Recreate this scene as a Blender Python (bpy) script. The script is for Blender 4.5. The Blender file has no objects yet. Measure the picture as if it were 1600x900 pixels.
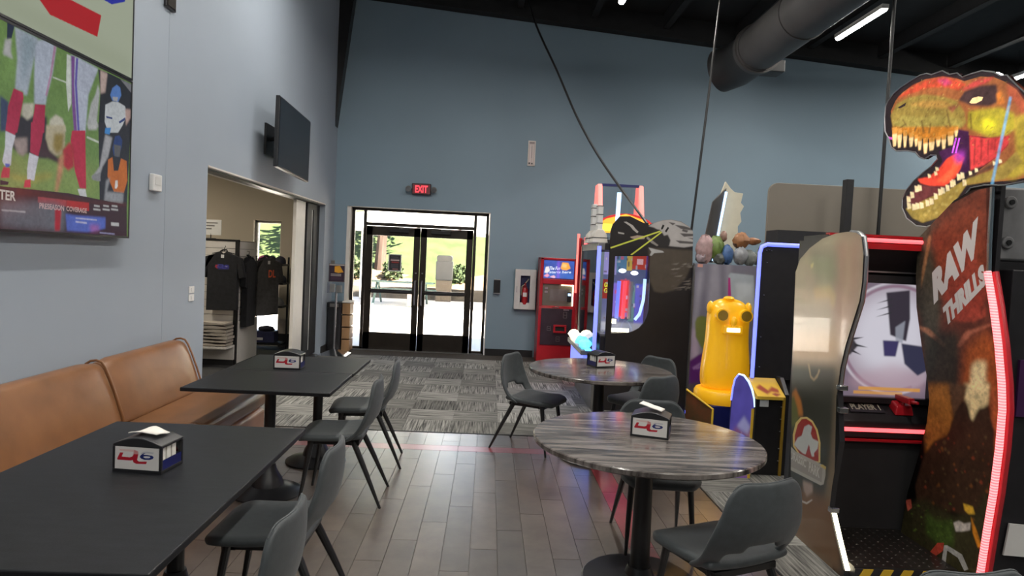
import bpy, bmesh, math, random
import numpy as np
from mathutils import Vector, Matrix

random.seed(7)
SC = bpy.context.scene
COL = SC.collection
PI = math.pi

# ---------------------------------------------------------------- camera
cam_data = bpy.data.cameras.new('camera')
cam = bpy.data.objects.new('camera', cam_data)
COL.objects.link(cam)
cam_data.sensor_width = 36.0
cam_data.lens = 1050 / 1600 * 36.0
cam_data.clip_start = 0.05
cam_data.clip_end = 400
pitch, yaw, roll = (math.radians(a) for a in (-2.475, 2.05, 2.765))
fw = Vector((math.sin(yaw) * math.cos(pitch), math.cos(yaw) * math.cos(pitch), math.sin(pitch)))
rt = Vector((math.cos(yaw), -math.sin(yaw), 0))
up = rt.cross(fw)
r2 = rt * math.cos(roll) + up * math.sin(roll)
u2 = up * math.cos(roll) - rt * math.sin(roll)
cam.matrix_world = Matrix(((r2.x, u2.x, -fw.x, 0), (r2.y, u2.y, -fw.y, 0), (r2.z, u2.z, -fw.z, 1.65), (0, 0, 0, 1)))
SC.camera = cam

# ---------------------------------------------------------------- sky, sun, exposure
world = bpy.data.worlds.new('sky')
SC.world = world
world.use_nodes = True
wn = world.node_tree
wn.nodes.clear()
sky = wn.nodes.new('ShaderNodeTexSky')
sky.sky_type = 'NISHITA'
sky.sun_disc = False
sky.sun_elevation = math.radians(58)
sky.sun_rotation = math.radians(120)
bg = wn.nodes.new('ShaderNodeBackground')
bg.inputs['Strength'].default_value = 0.7
wo = wn.nodes.new('ShaderNodeOutputWorld')
wn.links.new(sky.outputs[0], bg.inputs[0])
wn.links.new(bg.outputs[0], wo.inputs[0])

sun_data = bpy.data.lights.new('sun', 'SUN')
sun_data.energy = 100
sun_data.angle = math.radians(0.6)
sun_data.color = (1.0, 0.94, 0.84)
sun = bpy.data.objects.new('sun', sun_data)
COL.objects.link(sun)
sun.rotation_euler = Vector((-0.75, 0.45, -1.25)).to_track_quat('-Z', 'Y').to_euler()

vs = SC.view_settings
vs.view_transform = 'Standard'
vs.look = 'None'
vs.gamma = 1.0
vs.use_curve_mapping = False
vs.exposure = 0.0
LAMP_WATTS = 50
SC.cycles.max_bounces = 8
SC.cycles.sample_clamp_indirect = 10.0
SC.cycles.use_denoising = True

# ---------------------------------------------------------------- materials
def mat(name, color, rough=0.5, metal=0.0, spec=0.5, vary=0.12, scale=8.0, bump=0.0, bscale=120.0,
        emit=None, estr=0.0, coat=0.0, stretch=(1, 1, 1), color2=None, sheen=0.0):
    m = bpy.data.materials.new(name)
    m.use_nodes = True
    nt = m.node_tree
    b = nt.nodes['Principled BSDF']
    b.inputs['Roughness'].default_value = rough
    b.inputs['Metallic'].default_value = metal
    b.inputs['Specular IOR Level'].default_value = spec
    b.inputs['Coat Weight'].default_value = coat
    b.inputs['Coat Roughness'].default_value = 0.08
    b.inputs['Sheen Weight'].default_value = sheen
    tc = nt.nodes.new('ShaderNodeTexCoord')
    mp = nt.nodes.new('ShaderNodeMapping')
    mp.inputs['Scale'].default_value = stretch
    nt.links.new(tc.outputs['Object'], mp.inputs[0])
    nz = nt.nodes.new('ShaderNodeTexNoise')
    nz.inputs['Scale'].default_value = scale
    nz.inputs['Detail'].default_value = 4
    nt.links.new(mp.outputs[0], nz.inputs['Vector'])
    rp = nt.nodes.new('ShaderNodeValToRGB')
    c2 = color2 if color2 else tuple(min(1, c * (1 + vary)) for c in color)
    c1 = color if color2 else tuple(c * (1 - vary) for c in color)
    rp.color_ramp.elements[0].position = 0.3
    rp.color_ramp.elements[1].position = 0.7
    rp.color_ramp.elements[0].color = (*c1, 1)
    rp.color_ramp.elements[1].color = (*c2, 1)
    nt.links.new(nz.outputs[0], rp.inputs[0])
    nt.links.new(rp.outputs[0], b.inputs['Base Color'])
    if bump:
        n2 = nt.nodes.new('ShaderNodeTexNoise')
        n2.inputs['Scale'].default_value = bscale
        n2.inputs['Detail'].default_value = 3
        nt.links.new(mp.outputs[0], n2.inputs['Vector'])
        bp = nt.nodes.new('ShaderNodeBump')
        bp.inputs['Strength'].default_value = bump
        bp.inputs['Distance'].default_value = 0.01
        nt.links.new(n2.outputs[0], bp.inputs['Height'])
        nt.links.new(bp.outputs[0], b.inputs['Normal'])
    if emit:
        b.inputs['Emission Color'].default_value = (*emit, 1)
        b.inputs['Emission Strength'].default_value = estr
    return m

def glass(name, tint=(1, 1, 1), refl=0.09):
    m = bpy.data.materials.new(name)
    m.use_nodes = True
    nt = m.node_tree
    nt.nodes.clear()
    o = nt.nodes.new('ShaderNodeOutputMaterial')
    t = nt.nodes.new('ShaderNodeBsdfTransparent')
    t.inputs[0].default_value = (*tint, 1)
    g = nt.nodes.new('ShaderNodeBsdfGlossy')
    g.inputs['Roughness'].default_value = 0.02
    fr = nt.nodes.new('ShaderNodeFresnel')
    fr.inputs[0].default_value = 1.25 + refl * 2
    mx = nt.nodes.new('ShaderNodeMixShader')
    nt.links.new(fr.outputs[0], mx.inputs[0])
    nt.links.new(t.outputs[0], mx.inputs[1])
    nt.links.new(g.outputs[0], mx.inputs[2])
    nt.links.new(mx.outputs[0], o.inputs[0])
    return m

def led(name, color, strength):
    return mat(name, tuple(c * .3 + .2 for c in color), .4, emit=color, estr=strength, vary=0.02)

def striped(name, dark, light, rough, axis_scale, scale, coat=0.0, spec=0.5, coat_rough=.06, coat_ior=1.5, swirl=.25, lo=.72, hi=1.18):
    """streaky stone or fibre look: noise stretched along one axis, tinted per object"""
    m = bpy.data.materials.new(name)
    m.use_nodes = True
    nt = m.node_tree
    b = nt.nodes['Principled BSDF']
    b.inputs['Roughness'].default_value = rough
    b.inputs['Coat Weight'].default_value = coat
    b.inputs['Coat Roughness'].default_value = coat_rough
    b.inputs['Coat IOR'].default_value = coat_ior
    b.inputs['Specular IOR Level'].default_value = spec
    tc = nt.nodes.new('ShaderNodeTexCoord')
    oi = nt.nodes.new('ShaderNodeObjectInfo')
    ad = nt.nodes.new('ShaderNodeVectorMath')
    ad.operation = 'ADD'
    sc = nt.nodes.new('ShaderNodeVectorMath')
    sc.operation = 'SCALE'
    sc.inputs['Scale'].default_value = 13.7
    sc.inputs[0].default_value = (1, 1, 0)
    nt.links.new(oi.outputs['Random'], sc.inputs['Scale'])
    nt.links.new(tc.outputs['Object'], ad.inputs[0])
    nt.links.new(sc.outputs[0], ad.inputs[1])
    mp = nt.nodes.new('ShaderNodeMapping')
    mp.inputs['Scale'].default_value = axis_scale
    nt.links.new(ad.outputs[0], mp.inputs[0])
    nz = nt.nodes.new('ShaderNodeTexNoise')
    nz.inputs['Scale'].default_value = scale
    nz.inputs['Detail'].default_value = 6
    nz.inputs['Roughness'].default_value = 0.65
    nz.inputs['Distortion'].default_value = swirl
    nt.links.new(mp.outputs[0], nz.inputs['Vector'])
    rp = nt.nodes.new('ShaderNodeValToRGB')
    rp.color_ramp.elements[0].position = 0.36
    rp.color_ramp.elements[1].position = 0.66
    rp.color_ramp.elements[0].color = (*dark, 1)
    rp.color_ramp.elements[1].color = (*light, 1)
    nt.links.new(nz.outputs[0], rp.inputs[0])
    mv = nt.nodes.new('ShaderNodeMapRange')
    mv.inputs['To Min'].default_value = lo
    mv.inputs['To Max'].default_value = hi
    nt.links.new(oi.outputs['Random'], mv.inputs[0])
    mu = nt.nodes.new('ShaderNodeVectorMath')
    mu.operation = 'SCALE'
    nt.links.new(rp.outputs[0], mu.inputs[0])
    nt.links.new(mv.outputs[0], mu.inputs['Scale'])
    nt.links.new(mu.outputs[0], b.inputs['Base Color'])
    return m

M = {}
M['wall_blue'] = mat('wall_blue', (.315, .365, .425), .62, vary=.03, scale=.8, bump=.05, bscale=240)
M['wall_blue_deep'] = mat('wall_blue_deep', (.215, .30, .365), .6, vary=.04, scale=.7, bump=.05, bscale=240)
M['shop_beige'] = mat('shop_beige', (.50, .44, .34), .7, vary=.03, scale=1)
M['white_trim'] = mat('white_trim', (.72, .68, .62), .5, vary=.03)
M['black_paint'] = mat('black_paint', (.012, .012, .013), .75, vary=.2)
M['ceiling_black'] = mat('ceiling_black', (.014, .014, .015), .8, vary=.25, scale=2, bump=.2, bscale=20)
M['duct_grey'] = mat('duct_grey', (.085, .08, .078), .5, metal=.3, vary=.15, scale=3)
M['duct_dark'] = mat('duct_dark', (.035, .035, .036), .5, metal=.3, vary=.15, scale=3)
M['black_metal'] = mat('black_metal', (.014, .014, .015), .38, metal=.2, vary=.2)
M['bronze_frame'] = mat('bronze_frame', (.030, .024, .019), .4, metal=.5, vary=.15)
M['black_plastic'] = mat('black_plastic', (.016, .016, .018), .32, vary=.15, scale=20)
M['cabinet_black'] = mat('cabinet_black', (.013, .012, .014), .42, vary=.2, scale=14)
M['chair_fabric'] = mat('chair_fabric', (.040, .048, .052), .6, vary=.14, scale=30, bump=.12, bscale=420, sheen=.10)
M['leather'] = mat('leather', (.215, .094, .036), .36, vary=.16, scale=5, bump=.06, bscale=260, coat=.06)
M['leather_front'] = mat('leather_front', (.42, .21, .13), .4, vary=.12, scale=6, bump=.05, bscale=260)
M['black_top'] = mat('black_top', (.0085, .0092, .0112), .42, vary=.4, scale=9, bump=.10, bscale=160, stretch=(1, 4, 1), spec=.30)
M['stone_top'] = striped('stone_top', (.020, .017, .016), (.25, .222, .205), .20, (1.0, 13, 1), 2.4, coat=.12)
M['floor_tile'] = striped('floor_tile', (.080, .057, .043), (.128, .096, .074), .34, (1, 1, 1), 5.0, spec=.8, coat=1.0, coat_rough=.27, coat_ior=2.45)
M['grout'] = mat('grout', (.16, .14, .12), .8, vary=.1)
M['red_tile'] = striped('red_tile', (.22, .025, .032), (.30, .04, .05), .31, (1, 1, 1), 5.0, spec=1.0, coat=1.0, coat_rough=.27, coat_ior=2.45)
M['carpet'] = striped('carpet', (.040, .041, .040), (.36, .35, .32), .95, (1, 26, 1), 2.0, spec=.1, swirl=.04, lo=.55, hi=1.3)
M['carpet_base'] = mat('carpet_base', (.05, .05, .05), .95, vary=.2, scale=40, spec=.1)
M['mat_brown'] = mat('mat_brown', (.075, .067, .06), .95, vary=.15, scale=60, bump=.4, bscale=300, spec=.1)
M['white_plastic'] = mat('white_plastic', (.66, .66, .65), .4, vary=.03)
M['napkin'] = mat('napkin', (.80, .77, .71), .85, vary=.03, scale=30)
M['glass'] = glass('glass')
M['dark_glass'] = glass('dark_glass', (.72, .75, .8), .12)
M['chrome'] = mat('chrome', (.62, .62, .62), .14, metal=1.0, vary=.05)
M['steel'] = mat('steel', (.42, .42, .43), .3, metal=.9, vary=.08)
M['grey_metal'] = mat('grey_metal', (.20, .195, .19), .42, metal=.5, vary=.1)
M['red_metal'] = mat('red_metal', (.42, .012, .02), .32, vary=.1, coat=.2)
M['kiosk_panel'] = mat('kiosk_panel', (.030, .020, .030), .4, vary=.2)
M['kiosk_face'] = mat('kiosk_face', (.17, .16, .13), .38, metal=.4, vary=.1)
M['slat_white'] = mat('slat_white', (.56, .53, .49), .5, vary=.04)
M['shirt_black'] = mat('shirt_black', (.010, .010, .012), .9, vary=.3, scale=20, bump=.3, bscale=30)
M['shirt_grey'] = mat('shirt_grey', (.055, .052, .050), .9, vary=.2, scale=20, bump=.3, bscale=30)
M['cloth_taupe'] = mat('cloth_taupe', (.36, .32, .27), .9, vary=.1, scale=20, bump=.3, bscale=60)
M['cap_dark'] = mat('cap_dark', (.03, .03, .045), .85, vary=.2, scale=30)
M['cap_pink'] = mat('cap_pink', (.45, .10, .25), .85, vary=.2, scale=30)
M['cap_grey'] = mat('cap_grey', (.28, .28, .27), .85, vary=.2, scale=30)
M['box_navy'] = mat('box_navy', (.03, .035, .10), .6, vary=.2)
M['wood'] = mat('wood', (.30, .17, .08), .5, vary=.3, scale=5, stretch=(1, 1, .15))
M['clear'] = glass('clear', (.90, .91, .93), .15)
M['frosted'] = mat('frosted', (.60, .60, .58), .35, vary=.05)
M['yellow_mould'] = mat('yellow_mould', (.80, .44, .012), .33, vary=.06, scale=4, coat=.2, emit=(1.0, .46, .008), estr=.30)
M['yellow_deck'] = mat('yellow_deck', (.72, .46, .04), .4, vary=.1)
M['gold_dark'] = mat('gold_dark', (.33, .20, .02), .4, vary=.1)
M['navy'] = mat('navy', (.006, .010, .10), .4, vary=.2)
M['taupe_panel'] = mat('taupe_panel', (.175, .155, .125), .55, vary=.05, scale=2)
M['grey_speaker'] = mat('grey_speaker', (.16, .16, .165), .45, vary=.1, scale=20)
M['cream'] = mat('cream', (.62, .58, .45), .5, vary=.06)
M['diamond'] = mat('diamond_plate', (.06, .055, .05), .35, metal=.8, vary=.2)
M['hazard_yellow'] = mat('hazard_yellow', (.55, .35, .02), .5, vary=.1)
M['led_white'] = led('led_white', (1.0, .97, .90), 60)
M['led_red'] = led('led_red', (1.0, .06, .07), 3.5)
M['led_red_soft'] = led('led_red_soft', (1.0, .03, .04), 2.2)
M['led_coral'] = led('led_coral', (1.0, .20, .16), 1.2)
M['led_blue'] = led('led_blue', (.13, .17, 1.0), 1.8)
M['led_blue_soft'] = led('led_blue_soft', (.16, .22, 1.0), 1.3)
M['led_ice'] = led('led_ice', (.45, .66, 1.0), 1.8)
M['led_cyan'] = led('led_cyan', (.12, .60, 1.0), 1.6)
M['led_warm'] = led('led_warm', (1.0, .88, .60), 6)
M['glow_white'] = led('glow_white', (.95, .95, 1.0), 2.2)
M['exit_red'] = led('exit_red', (1.0, .03, .04), 3.0)
M['grass'] = mat('grass', (.026, .039, .012), .9, color2=(.041, .054, .020), scale=1.6, bump=.6, bscale=9, spec=.1)
M['soil'] = mat('soil', (.11, .075, .042), .95, vary=.2, scale=3, spec=.1)
M['concrete'] = mat('concrete', (.62, .58, .52), .9, vary=.06, scale=.6, spec=.2)
M['kerb'] = mat('kerb', (.10, .085, .068), .9, vary=.12, scale=2, spec=.2)
M['bark'] = mat('bark', (.06, .04, .03), .95, vary=.3, scale=6, stretch=(1, 1, .2), spec=.1)
M['leaf'] = mat('leaf', (.018, .03, .011), .8, color2=(.04, .055, .02), scale=4, spec=.2)
M['bin_grey'] = mat('bin_grey', (.06, .06, .06), .6, vary=.1)
M['bin_tan'] = mat('bin_tan', (.11, .085, .06), .7, vary=.1)
M['bench_green'] = mat('bench_green', (.05, .09, .08), .5, vary=.1)
M['canopy_white'] = mat('canopy_white', (.82, .80, .76), .7, vary=.03)

def stripe_led(name, core, dim, freq, strength):
    """LED rope: bright dots along z"""
    m = led(name, core, strength)
    nt = m.node_tree
    b = nt.nodes['Principled BSDF']
    tc = nt.nodes.new('ShaderNodeTexCoord')
    w = nt.nodes.new('ShaderNodeTexWave')
    w.bands_direction = 'Z'
    w.inputs['Scale'].default_value = freq
    nt.links.new(tc.outputs['Object'], w.inputs['Vector'])
    rp = nt.nodes.new('ShaderNodeValToRGB')
    rp.color_ramp.elements[0].color = (*dim, 1)
    rp.color_ramp.elements[1].color = (*core, 1)
    nt.links.new(w.outputs[0], rp.inputs[0])
    nt.links.new(rp.outputs[0], b.inputs['Emission Color'])
    return m
M['led_rope'] = stripe_led('led_rope', (1.0, .30, .31), (1.0, .06, .08), 22, 1.9)

# ---------------------------------------------------------------- mesh builder
class MB:
    def __init__(s):
        s.v, s.f, s.m = [], [], []
    def add(s, verts, faces, m=0):
        o = len(s.v)
        s.v += [tuple(p) for p in verts]
        for f in faces:
            s.f.append([i + o for i in f])
            s.m.append(m)
        return s
    def box(s, c, d, m=0, rz=0.0, rot=None):
        x, y, z = d[0] / 2, d[1] / 2, d[2] / 2
        vs_ = [Vector((a, b, e)) for e in (-z, z) for a, b in ((-x, -y), (x, -y), (x, y), (-x, y))]
        R = rot if rot is not None else Matrix.Rotation(rz, 3, 'Z')
        vs_ = [R @ p + Vector(c) for p in vs_]
        return s.add(vs_, [(3, 2, 1, 0), (4, 5, 6, 7), (0, 1, 5, 4), (1, 2, 6, 5), (2, 3, 7, 6), (3, 0, 4, 7)], m)
    def bx(s, x0, x1, y0, y1, z0, z1, m=0):
        return s.box(((x0 + x1) / 2, (y0 + y1) / 2, (z0 + z1) / 2), (x1 - x0, y1 - y0, z1 - z0), m)
    def prism(s, poly, axis, a, b, m=0, mcap=None):
        """polygon in the plane across axis: X -> (y,z), Y -> (x,z), Z -> (x,y); cap at a gets mcap"""
        def P(p, t):
            return {'X': (t, p[0], p[1]), 'Y': (p[0], t, p[1]), 'Z': (p[0], p[1], t)}[axis]
        n = len(poly)
        vs_ = [P(p, a) for p in poly] + [P(p, b) for p in poly]
        o = len(s.v)
        s.add(vs_, [], m)
        s.f.append([o + i for i in range(n)]); s.m.append(m if mcap is None else mcap)
        s.f.append([o + n + i for i in reversed(range(n))]); s.m.append(m)
        for i in range(n):
            j = (i + 1) % n
            s.f.append([o + i, o + n + i, o + n + j, o + j]); s.m.append(m)
        return s
    def tube(s, pts, r, n=10, m=0, cap=True):
        pts = [Vector(p) for p in pts]
        rr = r if isinstance(r, (list, tuple)) else [r] * len(pts)
        rings = []
        o = len(s.v)
        ref = None
        for i, p in enumerate(pts):
            t = (pts[min(i + 1, len(pts) - 1)] - pts[max(i - 1, 0)]).normalized()
            if ref is None:
                ref = Vector((0, 0, 1)) if abs(t.z) < .9 else Vector((1, 0, 0))
            a = (ref - t * ref.dot(t)).normalized()
            ref = a
            b = t.cross(a)
            rings.append([p + (a * math.cos(2 * PI * k / n) + b * math.sin(2 * PI * k / n)) * rr[i] for k in range(n)])
        for rg in rings:
            s.v += [tuple(q) for q in rg]
        for i in range(len(pts) - 1):
            for k in range(n):
                k2 = (k + 1) % n
                s.f.append([o + i * n + k, o + i * n + k2, o + (i + 1) * n + k2, o + (i + 1) * n + k]); s.m.append(m)
        if cap:
            s.f.append([o + k for k in reversed(range(n))]); s.m.append(m)
            s.f.append([o + (len(pts) - 1) * n + k for k in range(n)]); s.m.append(m)
        return s
    def lathe(s, prof, n=24, c=(0, 0, 0), m=0, sx=1.0, sy=1.0):
        o = len(s.v)
        for r, z in prof:
            for k in range(n):
                a = 2 * PI * k / n
                s.v.append((c[0] + r * sx * math.cos(a), c[1] + r * sy * math.sin(a), c[2] + z))
        for i in range(len(prof) - 1):
            for k in range(n):
                k2 = (k + 1) % n
                s.f.append([o + i * n + k, o + i * n + k2, o + (i + 1) * n + k2, o + (i + 1) * n + k]); s.m.append(m)
        s.f.append([o + k for k in reversed(range(n))]); s.m.append(m)
        s.f.append([o + (len(prof) - 1) * n + k for k in range(n)]); s.m.append(m)
        return s
    def blob(s, c, r, n=10, m=0, seed=0, rough=.18):
        rnd = random.Random(seed)
        o = len(s.v)
        rows = max(4, n // 2)
        for i in range(rows + 1):
            th = PI * i / rows
            for k in range(n):
                ph = 2 * PI * k / n
                q = 1 + rnd.uniform(-rough, rough)
                s.v.append((c[0] + r[0] * q * math.sin(th) * math.cos(ph), c[1] + r[1] * q * math.sin(th) * math.sin(ph), c[2] + r[2] * q * math.cos(th)))
        for i in range(rows):
            for k in range(n):
                k2 = (k + 1) % n
                s.f.append([o + i * n + k, o + i * n + k2, o + (i + 1) * n + k2, o + (i + 1) * n + k]); s.m.append(m)
        return s
    def build(s, name, mats, parent=None, smooth=False, bevel=0.0, segs=2, subsurf=0, solid=0.0, uv=None, loc=None, angle=35):
        me = bpy.data.meshes.new(name)
        me.from_pydata(s.v, [], s.f)          # world coordinates, moved to the owner's base at the end
        base = Vector((0, 0, 0))
        q = parent
        while q:
            base += q.location
            q = q.parent
        if loc and not parent:
            base = Vector(loc)
        if not isinstance(mats, (list, tuple)):
            mats = [mats]
        for m in mats:
            me.materials.append(M[m] if isinstance(m, str) else m)
        me.polygons.foreach_set('material_index', s.m)
        bm = bmesh.new()
        bm.from_mesh(me)
        bmesh.ops.recalc_face_normals(bm, faces=bm.faces)
        if smooth:
            for f in bm.faces:
                f.smooth = True
            for e in bm.edges:
                if len(e.link_faces) == 2 and e.calc_face_angle(0) > math.radians(angle):
                    e.smooth = False
        bm.to_mesh(me)
        bm.free()
        if uv:
            ul = me.uv_layers.new(name='print')
            for lp in me.loops:
                ul.data[lp.index].uv = uv(me.vertices[lp.vertex_index].co)
        o = bpy.data.objects.new(name, me)
        COL.objects.link(o)
        me.transform(Matrix.Translation(-base))
        if parent:
            o.parent = parent
        elif loc:
            o.location = loc
        if solid:
            md = o.modifiers.new('solid', 'SOLIDIFY')
            md.thickness = solid
            md.offset = 0
        if bevel:
            md = o.modifiers.new('bevel', 'BEVEL')
            md.width = bevel
            md.segments = segs
            md.limit_method = 'ANGLE'
        if subsurf:
            md = o.modifiers.new('sub', 'SUBSURF')
            md.levels = subsurf
            md.render_levels = subsurf
        return o

def tag(o, label, cat=None, group=None, kind=None):
    o['label'] = label
    if cat:
        o['category'] = cat
    if group:
        o['group'] = group
    if kind:
        o['kind'] = kind
    return o

def thing(name, label, cat, loc=(0, 0, 0), rz=0.0, group=None):
    o = bpy.data.objects.new(name, None)
    o.empty_display_size = .1
    COL.objects.link(o)
    o.location = loc
    o.rotation_euler = (0, 0, rz)
    return tag(o, label, cat, group)

def struct(o, label):
    return tag(o, label, kind='structure')

KIDS = {}
def copy_tree(src, loc, rz, label, group=None):
    def rec(o, parent):
        c = o.copy()
        COL.objects.link(c)
        c.parent = parent
        for ch in [q for q in SC.objects if q.parent == o]:
            rec(ch, c)
        return c
    r = rec(src, None)
    r.location = loc
    r.rotation_euler = (0, 0, rz)
    r['label'] = label
    if group:
        r['group'] = group
    return r

def rounded(x0, x1, z0, z1, r, n=5):
    out = []
    for cx, cz, a0 in ((x1 - r, z0 + r, -90), (x1 - r, z1 - r, 0), (x0 + r, z1 - r, 90), (x0 + r, z0 + r, 180)):
        for k in range(n + 1):
            a = math.radians(a0 + 90 * k / n)
            out.append((cx + r * math.cos(a), cz + r * math.sin(a)))
    return out

# ---------------------------------------------------------------- flat print: numpy rasteriser
_glyph = {}
def text_tris(txt, bold=0.0):
    if (txt, bold) in _glyph:
        return _glyph[(txt, bold)]
    cu = bpy.data.curves.new('t', 'FONT')
    cu.body = txt
    cu.resolution_u = 3
    cu.offset = bold
    o = bpy.data.objects.new('t', cu)
    COL.objects.link(o)
    dg = bpy.context.evaluated_depsgraph_get()
    dg.update()
    ev = o.evaluated_get(dg)
    me = ev.to_mesh()
    me.calc_loop_triangles()
    co = np.array([v.co[:2] for v in me.vertices]) if len(me.vertices) else np.zeros((0, 2))
    tri = [co[list(t.vertices)] for t in me.loop_triangles]
    ev.to_mesh_clear()
    bpy.data.objects.remove(o)
    bpy.data.curves.remove(cu)
    mn = co.min(axis=0)
    mx = co.max(axis=0)
    tri = [(t - mn) / (mx - mn) for t in tri]
    _glyph[(txt, bold)] = tri
    return tri

class Art:
    """float image, uv origin bottom-left"""
    def __init__(s, w, h, col=(0, 0, 0)):
        s.w, s.h = w, h
        s.a = np.zeros((h, w, 3), np.float32)
        s.a[:] = col
    def _mask(s, polys, blur=0.0):
        allp = np.concatenate([np.asarray(p, float) for p in polys])
        pad = int(blur * 3 + 2)
        x0 = max(0, int(allp[:, 0].min() * s.w) - pad); x1 = min(s.w, int(allp[:, 0].max() * s.w) + pad + 1)
        y0 = max(0, int(allp[:, 1].min() * s.h) - pad); y1 = min(s.h, int(allp[:, 1].max() * s.h) + pad + 1)
        if x1 <= x0 or y1 <= y0:
            return None
        S = 2
        gx = (np.arange(x0 * S, x1 * S) + .5) / S
        gy = (np.arange(y0 * S, y1 * S) + .5) / S
        acc = np.zeros((len(gy), len(gx)), bool)
        for p in polys:
            q = np.asarray(p, float) * (s.w, s.h)
            ins = np.zeros_like(acc)
            n = len(q)
            for i in range(n):
                xa, ya = q[i]; xb, yb = q[(i + 1) % n]
                if ya == yb:
                    continue
                rows = (ya > gy) != (yb > gy)
                if not rows.any():
                    continue
                xs = (xb - xa) * (gy[rows] - ya) / (yb - ya) + xa
                ins[rows] ^= gx[None, :] < xs[:, None]
            acc |= ins
        mk = acc.reshape(y1 - y0, S, x1 - x0, S).mean(axis=(1, 3)).astype(np.float32)
        k = int(round(blur))
        if k >= 1:
            for _ in range(2):
                for ax in (0, 1):
                    c = np.cumsum(np.concatenate([np.zeros_like(mk.take([0], ax)), mk], ax), ax)
                    n = mk.shape[ax]
                    hi = np.minimum(np.arange(n) + k + 1, n)
                    lo = np.maximum(np.arange(n) - k, 0)
                    mk = (c.take(hi, ax) - c.take(lo, ax)) / (2 * k + 1)
        return x0, x1, y0, y1, mk
    def polys(s, polys, col, alpha=1.0, blur=0.0):
        r = s._mask(polys, blur)
        if r is None:
            return
        x0, x1, y0, y1, mk = r
        mk = (mk * alpha)[..., None]
        s.a[y0:y1, x0:x1] = s.a[y0:y1, x0:x1] * (1 - mk) + np.array(col, np.float32) * mk
    def poly(s, p, col, alpha=1.0, blur=0.0):
        s.polys([p], col, alpha, blur)
    def rect(s, x0, y0, x1, y1, col, alpha=1.0, blur=0.0):
        s.poly([(x0, y0), (x1, y0), (x1, y1), (x0, y1)], col, alpha, blur)
    def disc(s, cx, cy, rx, ry, col, alpha=1.0, blur=0.0):
        s.poly([(cx + rx * math.cos(k * PI / 12), cy + ry * math.sin(k * PI / 12)) for k in range(24)], col, alpha, blur)
    def text(s, txt, o, ux, uy, col, alpha=1.0, blur=0.0, bold=0.03):
        """lower-left corner o, full width vector ux, full height vector uy (all uv)"""
        o, ux, uy = (np.array(t, float) for t in (o, ux, uy))
        s.polys([[tuple(o + ux * p[0] + uy * p[1]) for p in t] for t in text_tris(txt, bold)], col, alpha, blur)
    def noise(s, amt, cell=24, seed=0):
        rs = np.random.RandomState(seed)
        acc = np.zeros((s.h, s.w), np.float32)
        a = 1.0
        for o in range(3):
            n = max(2, s.h // cell + 2); m_ = max(2, s.w // cell + 2)
            g = rs.rand(n, m_).astype(np.float32) - .5
            yi = np.linspace(0, n - 1.001, s.h); xi = np.linspace(0, m_ - 1.001, s.w)
            y0 = yi.astype(int); x0 = xi.astype(int)
            fy = (yi - y0)[:, None]; fx = (xi - x0)[None, :]
            acc += a * ((g[y0][:, x0] * (1 - fx) + g[y0][:, x0 + 1] * fx) * (1 - fy) + (g[y0 + 1][:, x0] * (1 - fx) + g[y0 + 1][:, x0 + 1] * fx) * fy)
            cell = max(2, cell // 2); a *= .6
        s.a *= np.clip(1 + amt * acc[..., None], .2, 2.5)
    def traced(s, key, bl):
        for col, al, blur, pts in ART[key]:
            s.poly([tuple(float(t) for t in q.split(',')) for q in pts.split()], col, al, blur * bl)
    def material(s, name, rough=.35, emit=0.0, coat=0.0, base=1.0, spec=.5):
        img = bpy.data.images.new(name, s.w, s.h, float_buffer=True)
        img.colorspace_settings.name = 'Non-Color'
        px = np.ones((s.h, s.w, 4), np.float32)
        px[..., :3] = s.a
        img.pixels.foreach_set(px.ravel())
        img.update()
        m = bpy.data.materials.new(name)
        m.use_nodes = True
        nt = m.node_tree
        b = nt.nodes['Principled BSDF']
        t = nt.nodes.new('ShaderNodeTexImage')
        t.image = img
        t.extension = 'EXTEND'
        uvn = nt.nodes.new('ShaderNodeUVMap')
        uvn.uv_map = 'print'
        nt.links.new(uvn.outputs[0], t.inputs[0])
        if base == 1.0:
            nt.links.new(t.outputs[0], b.inputs['Base Color'])
        else:
            b.inputs['Base Color'].default_value = (base, base, base, 1)
        b.inputs['Roughness'].default_value = rough
        b.inputs['Coat Weight'].default_value = coat
        b.inputs['Specular IOR Level'].default_value = spec
        if emit:
            nt.links.new(t.outputs[0], b.inputs['Emission Color'])
            b.inputs['Emission Strength'].default_value = emit
        return m

def sheet(name, material, p0, pu, pv, parent=None, thick=.003, loc=None):
    """thin printed sheet with corner p0 and edge vectors pu, pv; printed side faces pu x pv"""
    p0, pu, pv = Vector(p0), Vector(pu), Vector(pv)
    n = pu.cross(pv).normalized() * thick
    mb = MB()
    a, b, c, d = p0, p0 + pu, p0 + pu + pv, p0 + pv
    mb.add([a, b, c, d, a - n, b - n, c - n, d - n], [(0, 1, 2, 3), (7, 6, 5, 4), (0, 4, 5, 1), (1, 5, 6, 2), (2, 6, 7, 3), (3, 7, 4, 0)])
    lu, lv = pu.length, pv.length
    return mb.build(name, material, parent, uv=lambda co: ((co - p0).dot(pu) / lu / lu, (co - p0).dot(pv) / lv / lv), loc=loc)

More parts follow.
